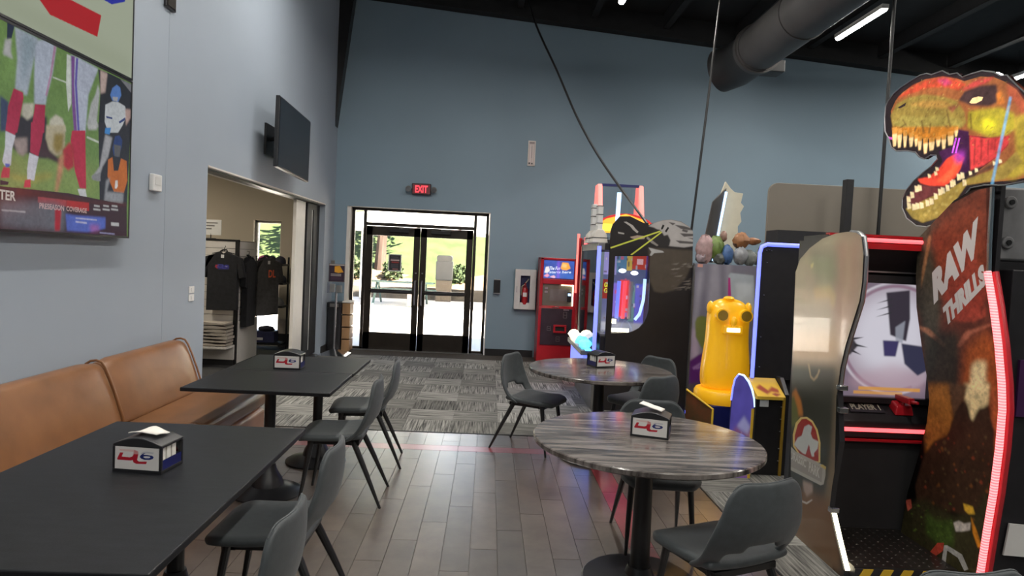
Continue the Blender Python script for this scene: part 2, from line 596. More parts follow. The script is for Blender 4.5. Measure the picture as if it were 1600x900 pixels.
# ---------------------------------------------------------------- traced shapes of the flat prints, some painted reflections included (uv, linear colour)
ART = {}
ART["head"] = [
 ((0.34, 0.11, 0.035),1.0,0.0,".057,.722 .046,.763 .077,.821 .125,.854 .191,.872 .269,.879 .380,.854 .462,.812 .507,.781 .590,.774 .660,.743 .708,.705 .765,.646 .822,.551 .871,.436 .895,.312 .847,.211 .797,.209 .745,.210 .656,.219 .567,.218 .626,.290 .699,.335 .749,.383 .751,.426 .653,.446 .551,.482 .483,.537 .403,.553 .307,.556 .201,.596 .114,.644 .069,.662"),
 ((0.3, 0.21, 0.045),1,3,".048,.737 .087,.799 .170,.809 .276,.790 .389,.740 .471,.690 .520,.616 .536,.549 .483,.537 .404,.551 .333,.544 .215,.587 .129,.637 .069,.660"),
 ((0.38, 0.3, 0.07),0.8,3,".067,.682 .137,.710 .261,.662 .385,.636 .502,.580 .527,.536 .483,.535 .404,.551 .333,.544 .215,.587 .129,.637"),
 ((0.5, 0.26, 0.06),0.8,4,".173,.766 .279,.754 .391,.717 .463,.667 .394,.672 .269,.717"),
 ((0.55, 0.07, 0.03),1,3,".084,.831 .191,.872 .282,.871 .380,.850 .463,.807 .520,.759 .479,.742 .409,.783 .311,.818 .209,.825"),
 ((0.5, 0.06, 0.05),1,3,".489,.738 .571,.766 .660,.743 .623,.727 .543,.724"),
 ((0.55, 0.05, 0.2),0.7,4,".345,.850 .405,.833 .441,.792 .396,.798"),
 ((0.06, 0.03, 0.03),1,3,".483,.687 .512,.725 .593,.727 .672,.704 .693,.612 .641,.605 .550,.639"),
 ((0.55, 0.17, 0.03),1,3,".675,.658 .698,.665 .721,.589 .684,.601"),
 ((0.5, 0.1, 0.05),0.8,4,".718,.691 .765,.646 .831,.539 .809,.499 .770,.577 .732,.629"),
 ((0.25, 0.05, 0.04),0.8,3,".417,.670 .495,.667 .454,.631"),
 ((0.04, 0.02, 0.02),1.0,0.0,".096,.771 .155,.783 .149,.765 .111,.760"),
 ((1.0, 0.75, 0.35),1.0,0.0,".543,.656 .557,.674 .587,.673 .612,.661 .607,.646 .580,.640 .554,.647"),
 ((0.42, 0.34, 0.03),1,4,".541,.610 .603,.601 .699,.581 .765,.531 .783,.460 .737,.434 .663,.441 .591,.490 .543,.526"),
 ((0.75, 0.68, 0.03),1,8,".609,.529 .631,.547 .675,.530 .692,.490 .661,.471 .626,.488"),
 ((0.45, 0.33, 0.04),1,6,".766,.512 .817,.516 .866,.391 .860,.247 .788,.212 .743,.225 .789,.316"),
 ((0.05, 0.01, 0.05),1,2,".389,.434 .491,.444 .495,.529 .552,.503 .571,.295 .536,.275 .425,.284 .375,.320 .418,.373"),
 ((0.62, 0.05, 0.05),1,2,".557,.481 .634,.446 .691,.436 .753,.428 .749,.383 .699,.335 .645,.307 .576,.294"),
 ((0.25, 0.02, 0.02),0.7,2,".584,.453 .591,.451 .597,.316 .589,.318"),
 ((0.25, 0.02, 0.02),0.7,2,".619,.444 .625,.443 .629,.335 .622,.337"),
 ((0.25, 0.02, 0.02),0.7,2,".652,.436 .659,.434 .660,.354 .653,.355"),
 ((0.25, 0.02, 0.02),0.7,2,".685,.428 .691,.426 .691,.372 .684,.373"),
 ((0.25, 0.02, 0.02),0.7,2,".717,.420 .723,.418 .721,.390 .714,.391"),
 ((0.75, 0.06, 0.03),1,2,".271,.298 .341,.298 .398,.333 .440,.380 .494,.401 .539,.370 .523,.310 .494,.261 .441,.231 .357,.245 .293,.270"),
 ((0.9, 0.14, 0.05),0.7,5,".391,.268 .467,.320 .496,.379 .525,.351 .498,.282 .439,.246"),
 ((0.35, 0.04, 0.4),0.8,8,".472,.406 .537,.402 .541,.349 .498,.346"),
 ((0.6, 0.1, 0.75),1.0,0.0,".466,.407 .475,.405 .491,.484 .480,.487"),
 ((0.6, 0.1, 0.75),1.0,0.0,".485,.403 .494,.401 .509,.479 .499,.482"),
 ((0.7, 0.1, 0.6),1.0,0.0,".029,.610 .072,.593 .073,.578 .039,.590"),
 ((0.55, 0.2, 0.02),1,3,".062,.658 .494,.545 .491,.517 .372,.506 .258,.540 .146,.599 .072,.628"),
 ((0.62, 0.27, 0.05),1.0,0.0,".067,.654 .102,.650 .106,.586 .103,.532 .083,.533 .071,.595"),
 ((0.86, 0.66, 0.33),1,2,".071,.612 .106,.607 .103,.532 .083,.533"),
 ((0.62, 0.27, 0.05),1.0,0.0,".105,.639 .137,.635 .141,.570 .139,.516 .121,.517 .108,.579"),
 ((0.86, 0.66, 0.33),1,2,".108,.597 .141,.592 .139,.516 .121,.517"),
 ((0.62, 0.27, 0.05),1.0,0.0,".149,.615 .175,.612 .179,.555 .175,.508 .163,.508 .152,.562"),
 ((0.86, 0.66, 0.33),1,2,".152,.578 .178,.574 .175,.508 .163,.508"),
 ((0.62, 0.27, 0.05),1.0,0.0,".191,.590 .220,.587 .223,.540 .219,.503 .203,.503 .193,.547"),
 ((0.86, 0.66, 0.33),1,2,".193,.559 .223,.555 .219,.503 .203,.503"),
 ((0.62, 0.27, 0.05),1.0,0.0,".230,.565 .252,.564 .254,.526 .250,.498 .241,.496 .231,.531"),
 ((0.86, 0.66, 0.33),1,2,".232,.541 .254,.539 .250,.498 .241,.496"),
 ((0.62, 0.27, 0.05),1.0,0.0,".252,.550 .278,.548 .280,.504 .277,.469 .264,.468 .254,.510"),
 ((0.86, 0.66, 0.33),1,2,".255,.522 .280,.519 .277,.469 .264,.468"),
 ((0.62, 0.27, 0.05),1.0,0.0,".288,.532 .317,.530 .319,.481 .317,.441 .301,.441 .291,.488"),
 ((0.86, 0.66, 0.33),1,2,".291,.501 .319,.497 .317,.441 .301,.441"),
 ((0.62, 0.27, 0.05),1.0,0.0,".325,.525 .359,.520 .361,.481 .357,.450 .335,.451 .327,.489"),
 ((0.86, 0.66, 0.33),1,2,".327,.499 .361,.494 .357,.450 .335,.451"),
 ((0.62, 0.27, 0.05),1.0,0.0,".369,.520 .395,.518 .396,.487 .392,.464 .378,.464 .369,.493"),
 ((0.86, 0.66, 0.33),1,2,".370,.501 .397,.498 .392,.464 .378,.464"),
 ((0.62, 0.27, 0.05),1.0,0.0,".401,.523 .427,.521 .429,.477 .426,.443 .412,.443 .403,.484"),
 ((0.86, 0.66, 0.33),1,2,".403,.495 .429,.492 .426,.443 .412,.443"),
 ((0.62, 0.27, 0.05),1.0,0.0,".435,.531 .469,.527 .471,.486 .468,.452 .445,.455 .437,.494"),
 ((0.86, 0.66, 0.33),1,2,".437,.505 .471,.500 .468,.452 .445,.455"),
 ((0.62, 0.27, 0.05),1.0,0.0,".472,.543 .492,.542 .493,.513 .489,.492 .481,.491 .473,.518"),
 ((0.86, 0.66, 0.33),1,2,".473,.526 .493,.524 .489,.492 .481,.491"),
 ((0.36, 0.25, 0.05),1,2,".206,.130 .275,.170 .350,.183 .432,.194 .507,.227 .579,.257 .666,.272 .738,.298 .787,.346 .816,.292 .744,.218 .651,.220 .561,.219 .494,.122 .431,.062 .324,.039 .257,.071"),
 ((0.14, 0.03, 0.03),1,2,".207,.202 .287,.261 .382,.235 .441,.227 .506,.249 .431,.206 .277,.151 .218,.147"),
 ((0.08, 0.04, 0.03),0.9,4,".548,.257 .626,.290 .701,.315 .737,.309 .666,.278 .579,.252"),
 ((0.85, 0.7, 0.4),1,1,".211,.168 .237,.160 .243,.129 .218,.126"),
 ((0.85, 0.7, 0.4),1,1,".245,.157 .271,.150 .277,.119 .252,.116"),
 ((0.85, 0.7, 0.4),1,1,".268,.161 .293,.153 .300,.122 .275,.120"),
 ((0.85, 0.7, 0.4),1,1,".295,.161 .320,.153 .326,.123 .303,.121"),
 ((0.85, 0.7, 0.4),1,1,".331,.170 .355,.163 .361,.133 .338,.130"),
 ((0.85, 0.7, 0.4),1,1,".355,.176 .379,.170 .385,.139 .362,.137"),
 ((0.85, 0.7, 0.4),1,1,".379,.202 .401,.194 .407,.165 .385,.163"),
 ((0.85, 0.7, 0.4),1,1,".403,.223 .425,.215 .431,.186 .409,.184"),
 ((0.85, 0.7, 0.4),1,1,".419,.229 .441,.221 .447,.191 .425,.190"),
 ((0.85, 0.7, 0.4),1,1,".445,.239 .467,.231 .472,.202 .451,.201"),
 ((0.85, 0.7, 0.4),1,1,".469,.257 .491,.249 .496,.220 .475,.219"),
 ((0.85, 0.7, 0.4),1,1,".477,.263 .499,.255 .504,.227 .483,.225"),
 ((0.85, 0.7, 0.4),1,1,".504,.289 .525,.281 .530,.252 .510,.251"),
 ((0.85, 0.7, 0.4),1,1,".523,.293 .543,.286 .549,.257 .529,.256"),
 ((0.85, 0.7, 0.4),1,1,".537,.253 .557,.246 .562,.217 .543,.216"),
 ((0.85, 0.7, 0.4),1,1,".205,.208 .231,.199 .237,.168 .212,.166"),
 ((0.85, 0.7, 0.4),1,1,".227,.230 .253,.223 .259,.191 .235,.190"),
 ((0.85, 0.7, 0.4),1,1,".253,.263 .279,.254 .285,.223 .261,.222"),
 ((0.85, 0.7, 0.4),1,1,".274,.265 .299,.256 .305,.226 .281,.225"),
 ((0.85, 0.7, 0.4),1,1,".333,.319 .352,.310 .357,.294 .339,.292"),
 ((0.85, 0.7, 0.4),1,1,".371,.326 .389,.318 .395,.301 .377,.300"),
 ((0.85, 0.7, 0.4),1,1,".377,.349 .396,.341 .401,.325 .383,.323"),
 ((0.85, 0.7, 0.4),1,1,".567,.291 .583,.285 .587,.270 .572,.268"),
 ((0.85, 0.7, 0.4),1,1,".597,.302 .612,.295 .616,.280 .601,.278"),
 ((0.85, 0.7, 0.4),1,1,".683,.320 .697,.313 .701,.299 .687,.297"),
 ((0.85, 0.7, 0.4),1,1,".710,.325 .724,.318 .728,.303 .714,.302"),
 ((0.5, 0.38, 0.1),0.8,2,".344,.104 .355,.113 .369,.102 .357,.092"),
 ((0.5, 0.38, 0.1),0.8,2,".379,.117 .391,.127 .403,.115 .392,.106"),
 ((0.5, 0.38, 0.1),0.8,2,".425,.134 .436,.143 .448,.132 .437,.123"),
 ((0.5, 0.38, 0.1),0.8,2,".468,.168 .479,.176 .491,.165 .480,.156"),
 ((0.5, 0.38, 0.1),0.8,2,".321,.083 .333,.092 .346,.081 .334,.071"),
 ((0.5, 0.38, 0.1),0.8,2,".393,.088 .405,.097 .417,.086 .406,.076"),
 ((0.5, 0.38, 0.1),0.8,2,".449,.127 .459,.135 .471,.124 .461,.115"),
 ((0.5, 0.38, 0.1),0.8,2,".499,.196 .509,.204 .521,.193 .511,.185"),
 ((0.12, 0.07, 0.02),0.7,2,".133,.688 .145,.684 .177,.632 .163,.636"),
 ((0.12, 0.07, 0.02),0.7,2,".264,.644 .274,.640 .294,.566 .281,.569"),
 ((0.12, 0.07, 0.02),0.7,2,".323,.610 .333,.607 .329,.550 .316,.554"),
 ((0.12, 0.07, 0.02),0.7,2,".413,.660 .423,.657 .455,.550 .443,.553"),
 ((0.12, 0.07, 0.02),0.7,2,".163,.654 .175,.651 .136,.638 .121,.642"),
 ((0.12, 0.07, 0.02),0.7,2,".549,.597 .557,.595 .570,.509 .559,.511"),
 ((0.12, 0.07, 0.02),0.7,2,".396,.589 .405,.586 .444,.548 .433,.550"),
 ((0.12, 0.07, 0.02),0.7,2,".233,.623 .244,.620 .235,.585 .221,.589"),
 ((0.16, 0.45, 0.75),0.75,2,".737,.622 .749,.613 .695,.198 .681,.200"),  # blue streak: light strip's reflection in the acrylic, painted into the print
]
ART["panelR"] = [
 ((0.13, 0.035, 0.02),1.0,0.0,"-.026,.902 .669,.980 .733,.750 .907,.621 .956,.492 .262,.436 .061,.688"),
 ((0.07, 0.06, 0.04),1,12,"-.026,.902 .306,.895 .324,.770 .340,.645 .331,.544 .262,.436 .140,.638 .039,.688"),
 ((0.22, 0.045, 0.02),1,14,".173,.877 .392,.923 .669,.980 .720,.796 .752,.737 .641,.665 .434,.648 .292,.745"),
 ((0.3, 0.05, 0.03),0.8,6,".407,.805 .491,.830 .596,.824 .655,.796 .655,.735 .459,.688 .364,.696"),
 ((0.36, 0.05, 0.03),0.8,5,".496,.747 .666,.755 .740,.723 .707,.667 .542,.647 .413,.657"),
 ((0.45, 0.07, 0.04),0.7,4,".619,.683 .705,.676 .748,.691 .755,.669 .645,.651 .471,.650 .469,.655 .608,.664"),
 ((0.45, 0.22, 0.09),0.6,3,".155,.867 .186,.867 .176,.831 .115,.721 .111,.774"),
 ((0.55, 0.23, 0.12),0.8,3,".124,.621 .229,.618 .415,.585 .399,.575 .213,.604 .115,.613"),
 ((0.45, 0.14, 0.08),0.8,3,".508,.583 .585,.625 .792,.652 .800,.648 .653,.623 .544,.582"),
 ((0.03, 0.03, 0.02),0.9,14,".291,.613 .532,.623 .578,.462 .242,.435 .233,.538"),
 ((0.4, 0.09, 0.02),1,16,".595,.587 .781,.634 .889,.603 .956,.492 .595,.463"),
 ((0.92, 0.72, 0.38),1,7,".666,.547 .713,.559 .785,.561 .787,.525 .824,.480 .647,.465 .665,.492 .666,.516"),
 ((0.88, 0.68, 0.35),1,5,".613,.496 .828,.512 .824,.466 .792,.454 .742,.439 .700,.404 .667,.443 .624,.460"),
 ((0.42, 0.16, 0.03),1,7,".244,.470 .476,.486 .541,.405 .512,.364 .375,.327 .299,.285 .267,.356"),
 ((0.12, 0.06, 0.03),1,5,".476,.486 .651,.499 .622,.465 .541,.405"),
 ((0.42, 0.1, 0.03),1,8,".831,.502 .932,.505 .967,.376 .942,.284 .886,.367 .854,.449"),
 ((0.045, 0.022, 0.012),1,4,".279,.277 .375,.327 .495,.351 .556,.422 .634,.455 .673,.422 .722,.411 .758,.448 .827,.451 .892,.407 .918,.311 .878,.205 .740,.184 .607,.175 .428,.148 .249,.145 .213,.187"),
 ((0.04, 0.035, 0.015),1,8,".158,.132 .334,.169 .611,.165 .807,.205 .901,.309 .958,.286 .914,.200 .848,.057 .075,-.087 .035,.041"),
 ((0.06, 0.1, 0.02),1,7,".344,.136 .455,.130 .613,.154 .631,.092 .494,.070 .360,.081"),
 ((0.28, 0.05, 0.02),0.7,1.5,".379,.321 .393,.327 .405,.323 .395,.319"),
 ((0.14, 0.09, 0.04),0.7,1.5,".266,.329 .284,.335 .298,.330 .286,.326"),
 ((0.14, 0.09, 0.04),0.7,1.5,".780,.229 .788,.233 .796,.230 .791,.227"),
 ((0.28, 0.05, 0.02),0.7,1.5,".416,.310 .425,.314 .433,.311 .427,.308"),
 ((0.14, 0.09, 0.04),0.7,1.5,".814,.385 .829,.390 .841,.386 .832,.381"),
 ((0.14, 0.09, 0.04),0.7,1.5,".746,.342 .756,.347 .766,.344 .759,.340"),
 ((0.28, 0.05, 0.02),0.7,1.5,".301,.197 .320,.205 .336,.200 .322,.195"),
 ((0.14, 0.09, 0.04),0.7,1.5,".367,.236 .376,.240 .385,.238 .378,.235"),
 ((0.02, 0.012, 0.01),0.7,1.5,".475,.185 .486,.190 .495,.187 .488,.184"),
 ((0.14, 0.09, 0.04),0.7,1.5,".641,.280 .649,.284 .658,.281 .652,.279"),
 ((0.02, 0.012, 0.01),0.7,1.5,".445,.174 .453,.178 .461,.175 .454,.173"),
 ((0.02, 0.012, 0.01),0.7,1.5,".644,.312 .658,.319 .669,.314 .660,.310"),
 ((0.22, 0.08, 0.02),0.7,1.5,".679,.345 .694,.352 .708,.347 .698,.342"),
 ((0.14, 0.09, 0.04),0.7,1.5,".501,.313 .518,.320 .532,.315 .520,.310"),
 ((0.28, 0.05, 0.02),0.7,1.5,".360,.244 .378,.251 .392,.246 .380,.241"),
 ((0.28, 0.05, 0.02),0.7,1.5,".805,.368 .812,.371 .818,.369 .813,.366"),
 ((0.22, 0.08, 0.02),0.7,1.5,".431,.220 .451,.229 .468,.223 .454,.217"),
 ((0.22, 0.08, 0.02),0.7,1.5,".447,.312 .462,.318 .474,.314 .465,.310"),
 ((0.14, 0.09, 0.04),0.7,1.5,".451,.334 .473,.343 .492,.336 .476,.330"),
 ((0.14, 0.09, 0.04),0.7,1.5,".755,.185 .762,.188 .768,.186 .764,.184"),
 ((0.22, 0.08, 0.02),0.7,1.5,".436,.316 .454,.324 .469,.319 .456,.314"),
 ((0.28, 0.05, 0.02),0.7,1.5,".424,.306 .438,.312 .449,.308 .440,.304"),
 ((0.22, 0.08, 0.02),0.7,1.5,".424,.215 .434,.220 .442,.217 .435,.214"),
 ((0.14, 0.09, 0.04),0.7,1.5,".488,.256 .501,.261 .512,.258 .502,.254"),
 ((0.28, 0.05, 0.02),0.7,1.5,".878,.281 .888,.286 .899,.283 .891,.279"),
 ((0.22, 0.08, 0.02),0.7,1.5,".518,.314 .526,.317 .533,.315 .527,.312"),
 ((0.22, 0.08, 0.02),0.7,1.5,".722,.256 .741,.265 .759,.259 .745,.253"),
 ((0.22, 0.08, 0.02),0.7,1.5,".614,.244 .626,.249 .635,.246 .628,.243"),
 ((0.02, 0.012, 0.01),0.7,1.5,".320,.218 .340,.226 .358,.220 .344,.215"),
 ((0.02, 0.012, 0.01),0.7,1.5,".659,.331 .668,.335 .676,.332 .671,.330"),
 ((0.28, 0.05, 0.02),0.7,1.5,".493,.348 .506,.354 .518,.350 .508,.346"),
 ((0.28, 0.05, 0.02),0.7,1.5,".669,.285 .679,.289 .687,.285 .681,.283"),
 ((0.28, 0.05, 0.02),0.7,1.5,".245,.272 .256,.277 .267,.273 .259,.270"),
 ((0.14, 0.09, 0.04),0.7,1.5,".744,.296 .753,.300 .761,.297 .755,.294"),
 ((0.02, 0.012, 0.01),0.7,1.5,".299,.123 .315,.130 .331,.126 .319,.121"),
 ((0.22, 0.08, 0.02),0.7,1.5,".856,.262 .874,.270 .888,.265 .876,.259"),
 ((0.28, 0.05, 0.02),0.7,1.5,".554,.343 .564,.347 .573,.344 .566,.341"),
 ((0.14, 0.09, 0.04),0.7,1.5,".475,.210 .495,.218 .512,.213 .498,.207"),
 ((0.14, 0.09, 0.04),0.7,1.5,".768,.276 .784,.283 .796,.278 .786,.274"),
 ((0.14, 0.09, 0.04),0.7,1.5,".466,.267 .480,.273 .493,.269 .482,.265"),
 ((0.28, 0.05, 0.02),0.7,1.5,".868,.260 .875,.264 .881,.262 .876,.260"),
 ((0.28, 0.05, 0.02),0.7,1.5,".722,.324 .741,.332 .756,.326 .744,.321"),
 ((0.02, 0.012, 0.01),0.7,1.5,".692,.280 .706,.285 .716,.281 .707,.277"),
 ((0.28, 0.05, 0.02),0.7,1.5,".825,.346 .832,.349 .836,.347 .833,.345"),
 ((0.02, 0.012, 0.01),0.7,1.5,".275,.131 .285,.135 .294,.133 .287,.130"),
 ((0.28, 0.05, 0.02),0.7,1.5,".804,.276 .820,.284 .835,.278 .824,.273"),
 ((0.02, 0.012, 0.01),0.7,1.5,".352,.204 .373,.212 .391,.207 .376,.201"),
 ((0.22, 0.08, 0.02),0.7,1.5,".829,.302 .836,.305 .842,.303 .838,.300"),
 ((0.28, 0.05, 0.02),0.7,1.5,".591,.180 .606,.187 .620,.183 .609,.178"),
 ((0.22, 0.08, 0.02),0.7,1.5,".812,.329 .822,.334 .832,.330 .825,.327"),
 ((0.14, 0.09, 0.04),0.7,1.5,".301,.212 .315,.218 .327,.214 .318,.210"),
 ((0.02, 0.012, 0.01),0.7,1.5,".515,.192 .535,.201 .553,.196 .539,.190"),
 ((0.14, 0.09, 0.04),0.7,1.5,".275,.308 .293,.315 .309,.310 .296,.305"),
 ((0.02, 0.012, 0.01),0.7,1.5,".576,.271 .595,.280 .612,.274 .599,.268"),
 ((0.14, 0.09, 0.04),0.7,1.5,".313,.135 .325,.140 .334,.138 .326,.135"),
 ((0.28, 0.05, 0.02),0.7,1.5,".839,.295 .847,.299 .853,.296 .848,.294"),
 ((0.14, 0.09, 0.04),0.7,1.5,".469,.318 .488,.325 .504,.320 .491,.315"),
 ((0.22, 0.08, 0.02),0.7,1.5,".564,.290 .579,.297 .591,.292 .581,.288"),
 ((0.22, 0.08, 0.02),0.7,1.5,".682,.375 .693,.379 .702,.376 .695,.373"),
 ((0.22, 0.08, 0.02),0.7,1.5,".582,.211 .596,.217 .608,.214 .599,.209"),
 ((0.28, 0.05, 0.02),0.7,1.5,".588,.278 .600,.283 .609,.280 .601,.276"),
 ((0.22, 0.08, 0.02),0.7,1.5,".766,.181 .781,.188 .794,.184 .784,.179"),
 ((0.02, 0.012, 0.01),0.7,1.5,".629,.304 .648,.312 .666,.306 .652,.300"),
 ((0.02, 0.012, 0.01),0.7,1.5,".748,.265 .767,.273 .782,.268 .769,.262"),
 ((0.14, 0.09, 0.04),0.7,1.5,".651,.279 .659,.283 .667,.280 .660,.277"),
 ((0.28, 0.05, 0.02),0.7,1.5,".859,.325 .871,.331 .880,.327 .872,.324"),
 ((0.14, 0.09, 0.04),0.7,1.5,".696,.247 .707,.251 .716,.249 .709,.245"),
 ((0.22, 0.08, 0.02),0.7,1.5,".392,.167 .409,.175 .426,.170 .413,.165"),
 ((0.12, 0.2, 0.03),0.8,1,".221,.065 .239,.073 .259,.070"),
 ((0.08, 0.14, 0.02),0.8,1,".479,.142 .487,.146 .498,.144"),
 ((0.08, 0.14, 0.02),0.8,1,".458,.116 .472,.123 .488,.120"),
 ((0.08, 0.14, 0.02),0.8,1,".547,.100 .562,.107 .581,.104"),
 ((0.08, 0.14, 0.02),0.8,1,".285,.036 .300,.042 .316,.040"),
 ((0.03, 0.06, 0.01),0.8,1,".545,.081 .552,.085 .560,.083"),
 ((0.03, 0.06, 0.01),0.8,1,".421,.070 .429,.074 .440,.072"),
 ((0.03, 0.06, 0.01),0.8,1,".342,.052 .353,.057 .366,.055"),
 ((0.12, 0.2, 0.03),0.8,1,".300,.096 .308,.100 .319,.098"),
 ((0.12, 0.2, 0.03),0.8,1,".286,.113 .300,.119 .316,.116"),
 ((0.12, 0.2, 0.03),0.8,1,".581,.150 .591,.154 .602,.152"),
 ((0.08, 0.14, 0.02),0.8,1,".321,.108 .327,.111 .335,.110"),
 ((0.12, 0.2, 0.03),0.8,1,".580,.143 .592,.148 .605,.146"),
 ((0.03, 0.06, 0.01),0.8,1,".375,.119 .381,.122 .388,.120"),
 ((0.12, 0.2, 0.03),0.8,1,".226,.027 .245,.036 .267,.033"),
 ((0.12, 0.2, 0.03),0.8,1,".459,.140 .466,.144 .474,.142"),
 ((0.03, 0.06, 0.01),0.8,1,".412,.096 .424,.101 .436,.100"),
 ((0.12, 0.2, 0.03),0.8,1,".526,.169 .534,.172 .544,.170"),
 ((0.03, 0.06, 0.01),0.8,1,".234,.138 .245,.142 .258,.140"),
 ((0.12, 0.2, 0.03),0.8,1,".488,.119 .505,.126 .524,.123"),
 ((0.08, 0.14, 0.02),0.8,1,".181,.106 .196,.113 .215,.110"),
 ((0.08, 0.14, 0.02),0.8,1,".199,.100 .206,.104 .215,.103"),
 ((0.03, 0.06, 0.01),0.8,1,".578,.122 .589,.128 .604,.125"),
 ((0.08, 0.14, 0.02),0.8,1,".507,.101 .520,.107 .535,.105"),
 ((0.03, 0.06, 0.01),0.8,1,".580,.115 .592,.120 .606,.118"),
 ((0.12, 0.2, 0.03),0.8,1,".204,.035 .212,.038 .221,.037"),
 ((0.08, 0.14, 0.02),0.8,1,".269,.050 .282,.055 .296,.053"),
 ((0.03, 0.06, 0.01),0.8,1,".344,.140 .360,.147 .380,.144"),
 ((0.12, 0.2, 0.03),0.8,1,".368,.085 .384,.092 .402,.089"),
 ((0.12, 0.2, 0.03),0.8,1,".245,.137 .262,.145 .285,.141"),
 ((0.08, 0.14, 0.02),0.8,1,".554,.187 .569,.194 .588,.190"),
 ((0.08, 0.14, 0.02),0.8,1,".211,.126 .225,.132 .241,.130"),
 ((0.03, 0.06, 0.01),0.8,1,".296,.088 .308,.093 .322,.091"),
 ((0.03, 0.06, 0.01),0.8,1,".441,.074 .453,.079 .466,.076"),
 ((0.12, 0.2, 0.03),0.8,1,".512,.081 .527,.089 .546,.085"),
 ((0.08, 0.14, 0.02),0.8,1,".331,.137 .344,.142 .358,.140"),
 ((0.12, 0.2, 0.03),0.8,1,".234,.070 .252,.078 .273,.075"),
 ((0.03, 0.06, 0.01),0.8,1,".607,.107 .616,.111 .628,.109"),
 ((0.03, 0.06, 0.01),0.8,1,".211,.065 .220,.069 .231,.068"),
 ((0.12, 0.2, 0.03),0.8,1,".464,.088 .474,.094 .487,.091"),
 ((0.72, 0.42, 0.04),1,2,".686,.208 .768,.212 .792,.197 .738,.189 .699,.194"),
 ((0.62, 0.24, 0.02),1,2,".758,.187 .820,.160 .864,.132 .839,.122 .786,.150"),
 ((0.55, 0.5, 0.45),1,2,".614,.149 .660,.161 .708,.161 .761,.172 .762,.154 .695,.140 .639,.131"),
 ((0.55, 0.07, 0.04),1.0,0.0,".481,.076 .541,.086 .538,.065 .382,.005 .349,.005"),
 ((0.38, 0.38, 0.36),1.0,0.0,".544,.080 .573,.085 .711,.085 .774,.060 .740,.050 .676,.071 .576,.072 .569,.027 .528,.023"),
 ((0.3, 0.12, 0.03),1,4,".060,-.037 .222,-.000 .385,-.000 .652,.021 .075,-.087"),
 ((0.6, 0.12, 0.08),1,1,".120,.136 .178,.147 .195,.126 .152,.110"),
]
ART["panelL"] = [
 ((0.16, 0.12, 0.075),1.0,0.0,"-.112,1.028 .962,1.003 1.014,.810 .907,.789 .791,.600 .716,.505 .823,-.049 .139,-.209"),
 ((0.42, 0.34, 0.24),1,14,"-.013,.879 .240,.964 .550,.993 .901,.980 .934,.814 .837,.702 .740,.603 .070,.560"),  # bright beige top: print colour with glossy reflection partly painted in
 ((0.42, 0.24, 0.17),0.8,16,".582,.973 .881,.969 .900,.813 .799,.663 .713,.607 .591,.754"),
 ((0.24, 0.24, 0.16),0.8,14,".217,.936 .596,.928 .649,.832 .368,.841"),
 ((0.55, 0.4, 0.2),0.8,6,".317,.813 .544,.824 .632,.800 .604,.754 .556,.785 .357,.780"),
 ((0.6, 0.52, 0.25),1,2,".263,.888 .307,.895 .297,.878 .267,.876"),
 ((0.62, 0.38, 0.2),0.9,18,".038,.661 .713,.695 .713,.607 .070,.560"),
 ((0.035, 0.035, 0.025),1,10,".040,.544 .693,.586 .700,.376 .660,.143 .161,.053"),
 ((0.35, 0.24, 0.13),1,2,".312,.571 .337,.573 .376,.534 .417,.528 .461,.548 .473,.563 .494,.561 .464,.535 .419,.520 .366,.527"),
 ((0.45, 0.16, 0.03),1,4,".106,.447 .164,.474 .257,.440 .302,.396 .160,.380"),
 ((0.1, 0.11, 0.03),1,4,".079,.422 .139,.450 .219,.408 .251,.355 .106,.338"),
 ((0.14, 0.07, 0.03),1,12,".254,.136 .393,.172 .736,.192 .888,.079 .910,.003 .774,-.028 .302,-.015"),
 ((0.55, 0.4, 0.14),1.0,0.0,".184,.280 .167,.318 .200,.362 .268,.388 .353,.399 .439,.396 .513,.377 .563,.342 .577,.282 .451,.264 .276,.265"),
 ((0.28, 0.025, 0.02),1.0,0.0,".208,.286 .198,.318 .231,.359 .284,.383 .349,.392 .428,.389 .493,.371 .538,.339 .554,.282 .449,.270 .289,.270"),
 ((0.42, 0.44, 0.42),1,1,".194,.288 .244,.317 .300,.331 .329,.364 .388,.378 .439,.377 .424,.353 .456,.341 .537,.342 .530,.319 .470,.292 .407,.316 .374,.279 .332,.277 .256,.281"),
 ((0.42, 0.44, 0.42),1,1,".433,.322 .478,.312 .493,.289 .459,.284 .424,.305"),
 ((0.33, 0.31, 0.27),1.0,0.0,".132,.276 .229,.269 .621,.280 .649,.274 .654,.254 .638,.224 .601,.215 .124,.196 .088,.211 .087,.267"),
 ((0.24, 0.22, 0.19),1.0,0.0,".104,.260 .202,.255 .611,.269 .611,.226 .137,.208"),
 ((0.45, 0.33, 0.1),1.0,0.0,".571,.272 .608,.281 .654,.280 .650,.270"),
 ((0.3, 0.22, 0.18),1,3,".358,.192 .498,.202 .504,.178 .428,.152 .381,.164"),
 ((0.45, 0.42, 0.38),1,1,".331,.135 .362,.128 .433,.133 .498,.154 .512,.154 .436,.128 .344,.121"),
 ((0.62, 0.55, 0.5),1.0,0.0,".301,-.012 .626,-.003 .633,-.026 .306,-.028"),
]
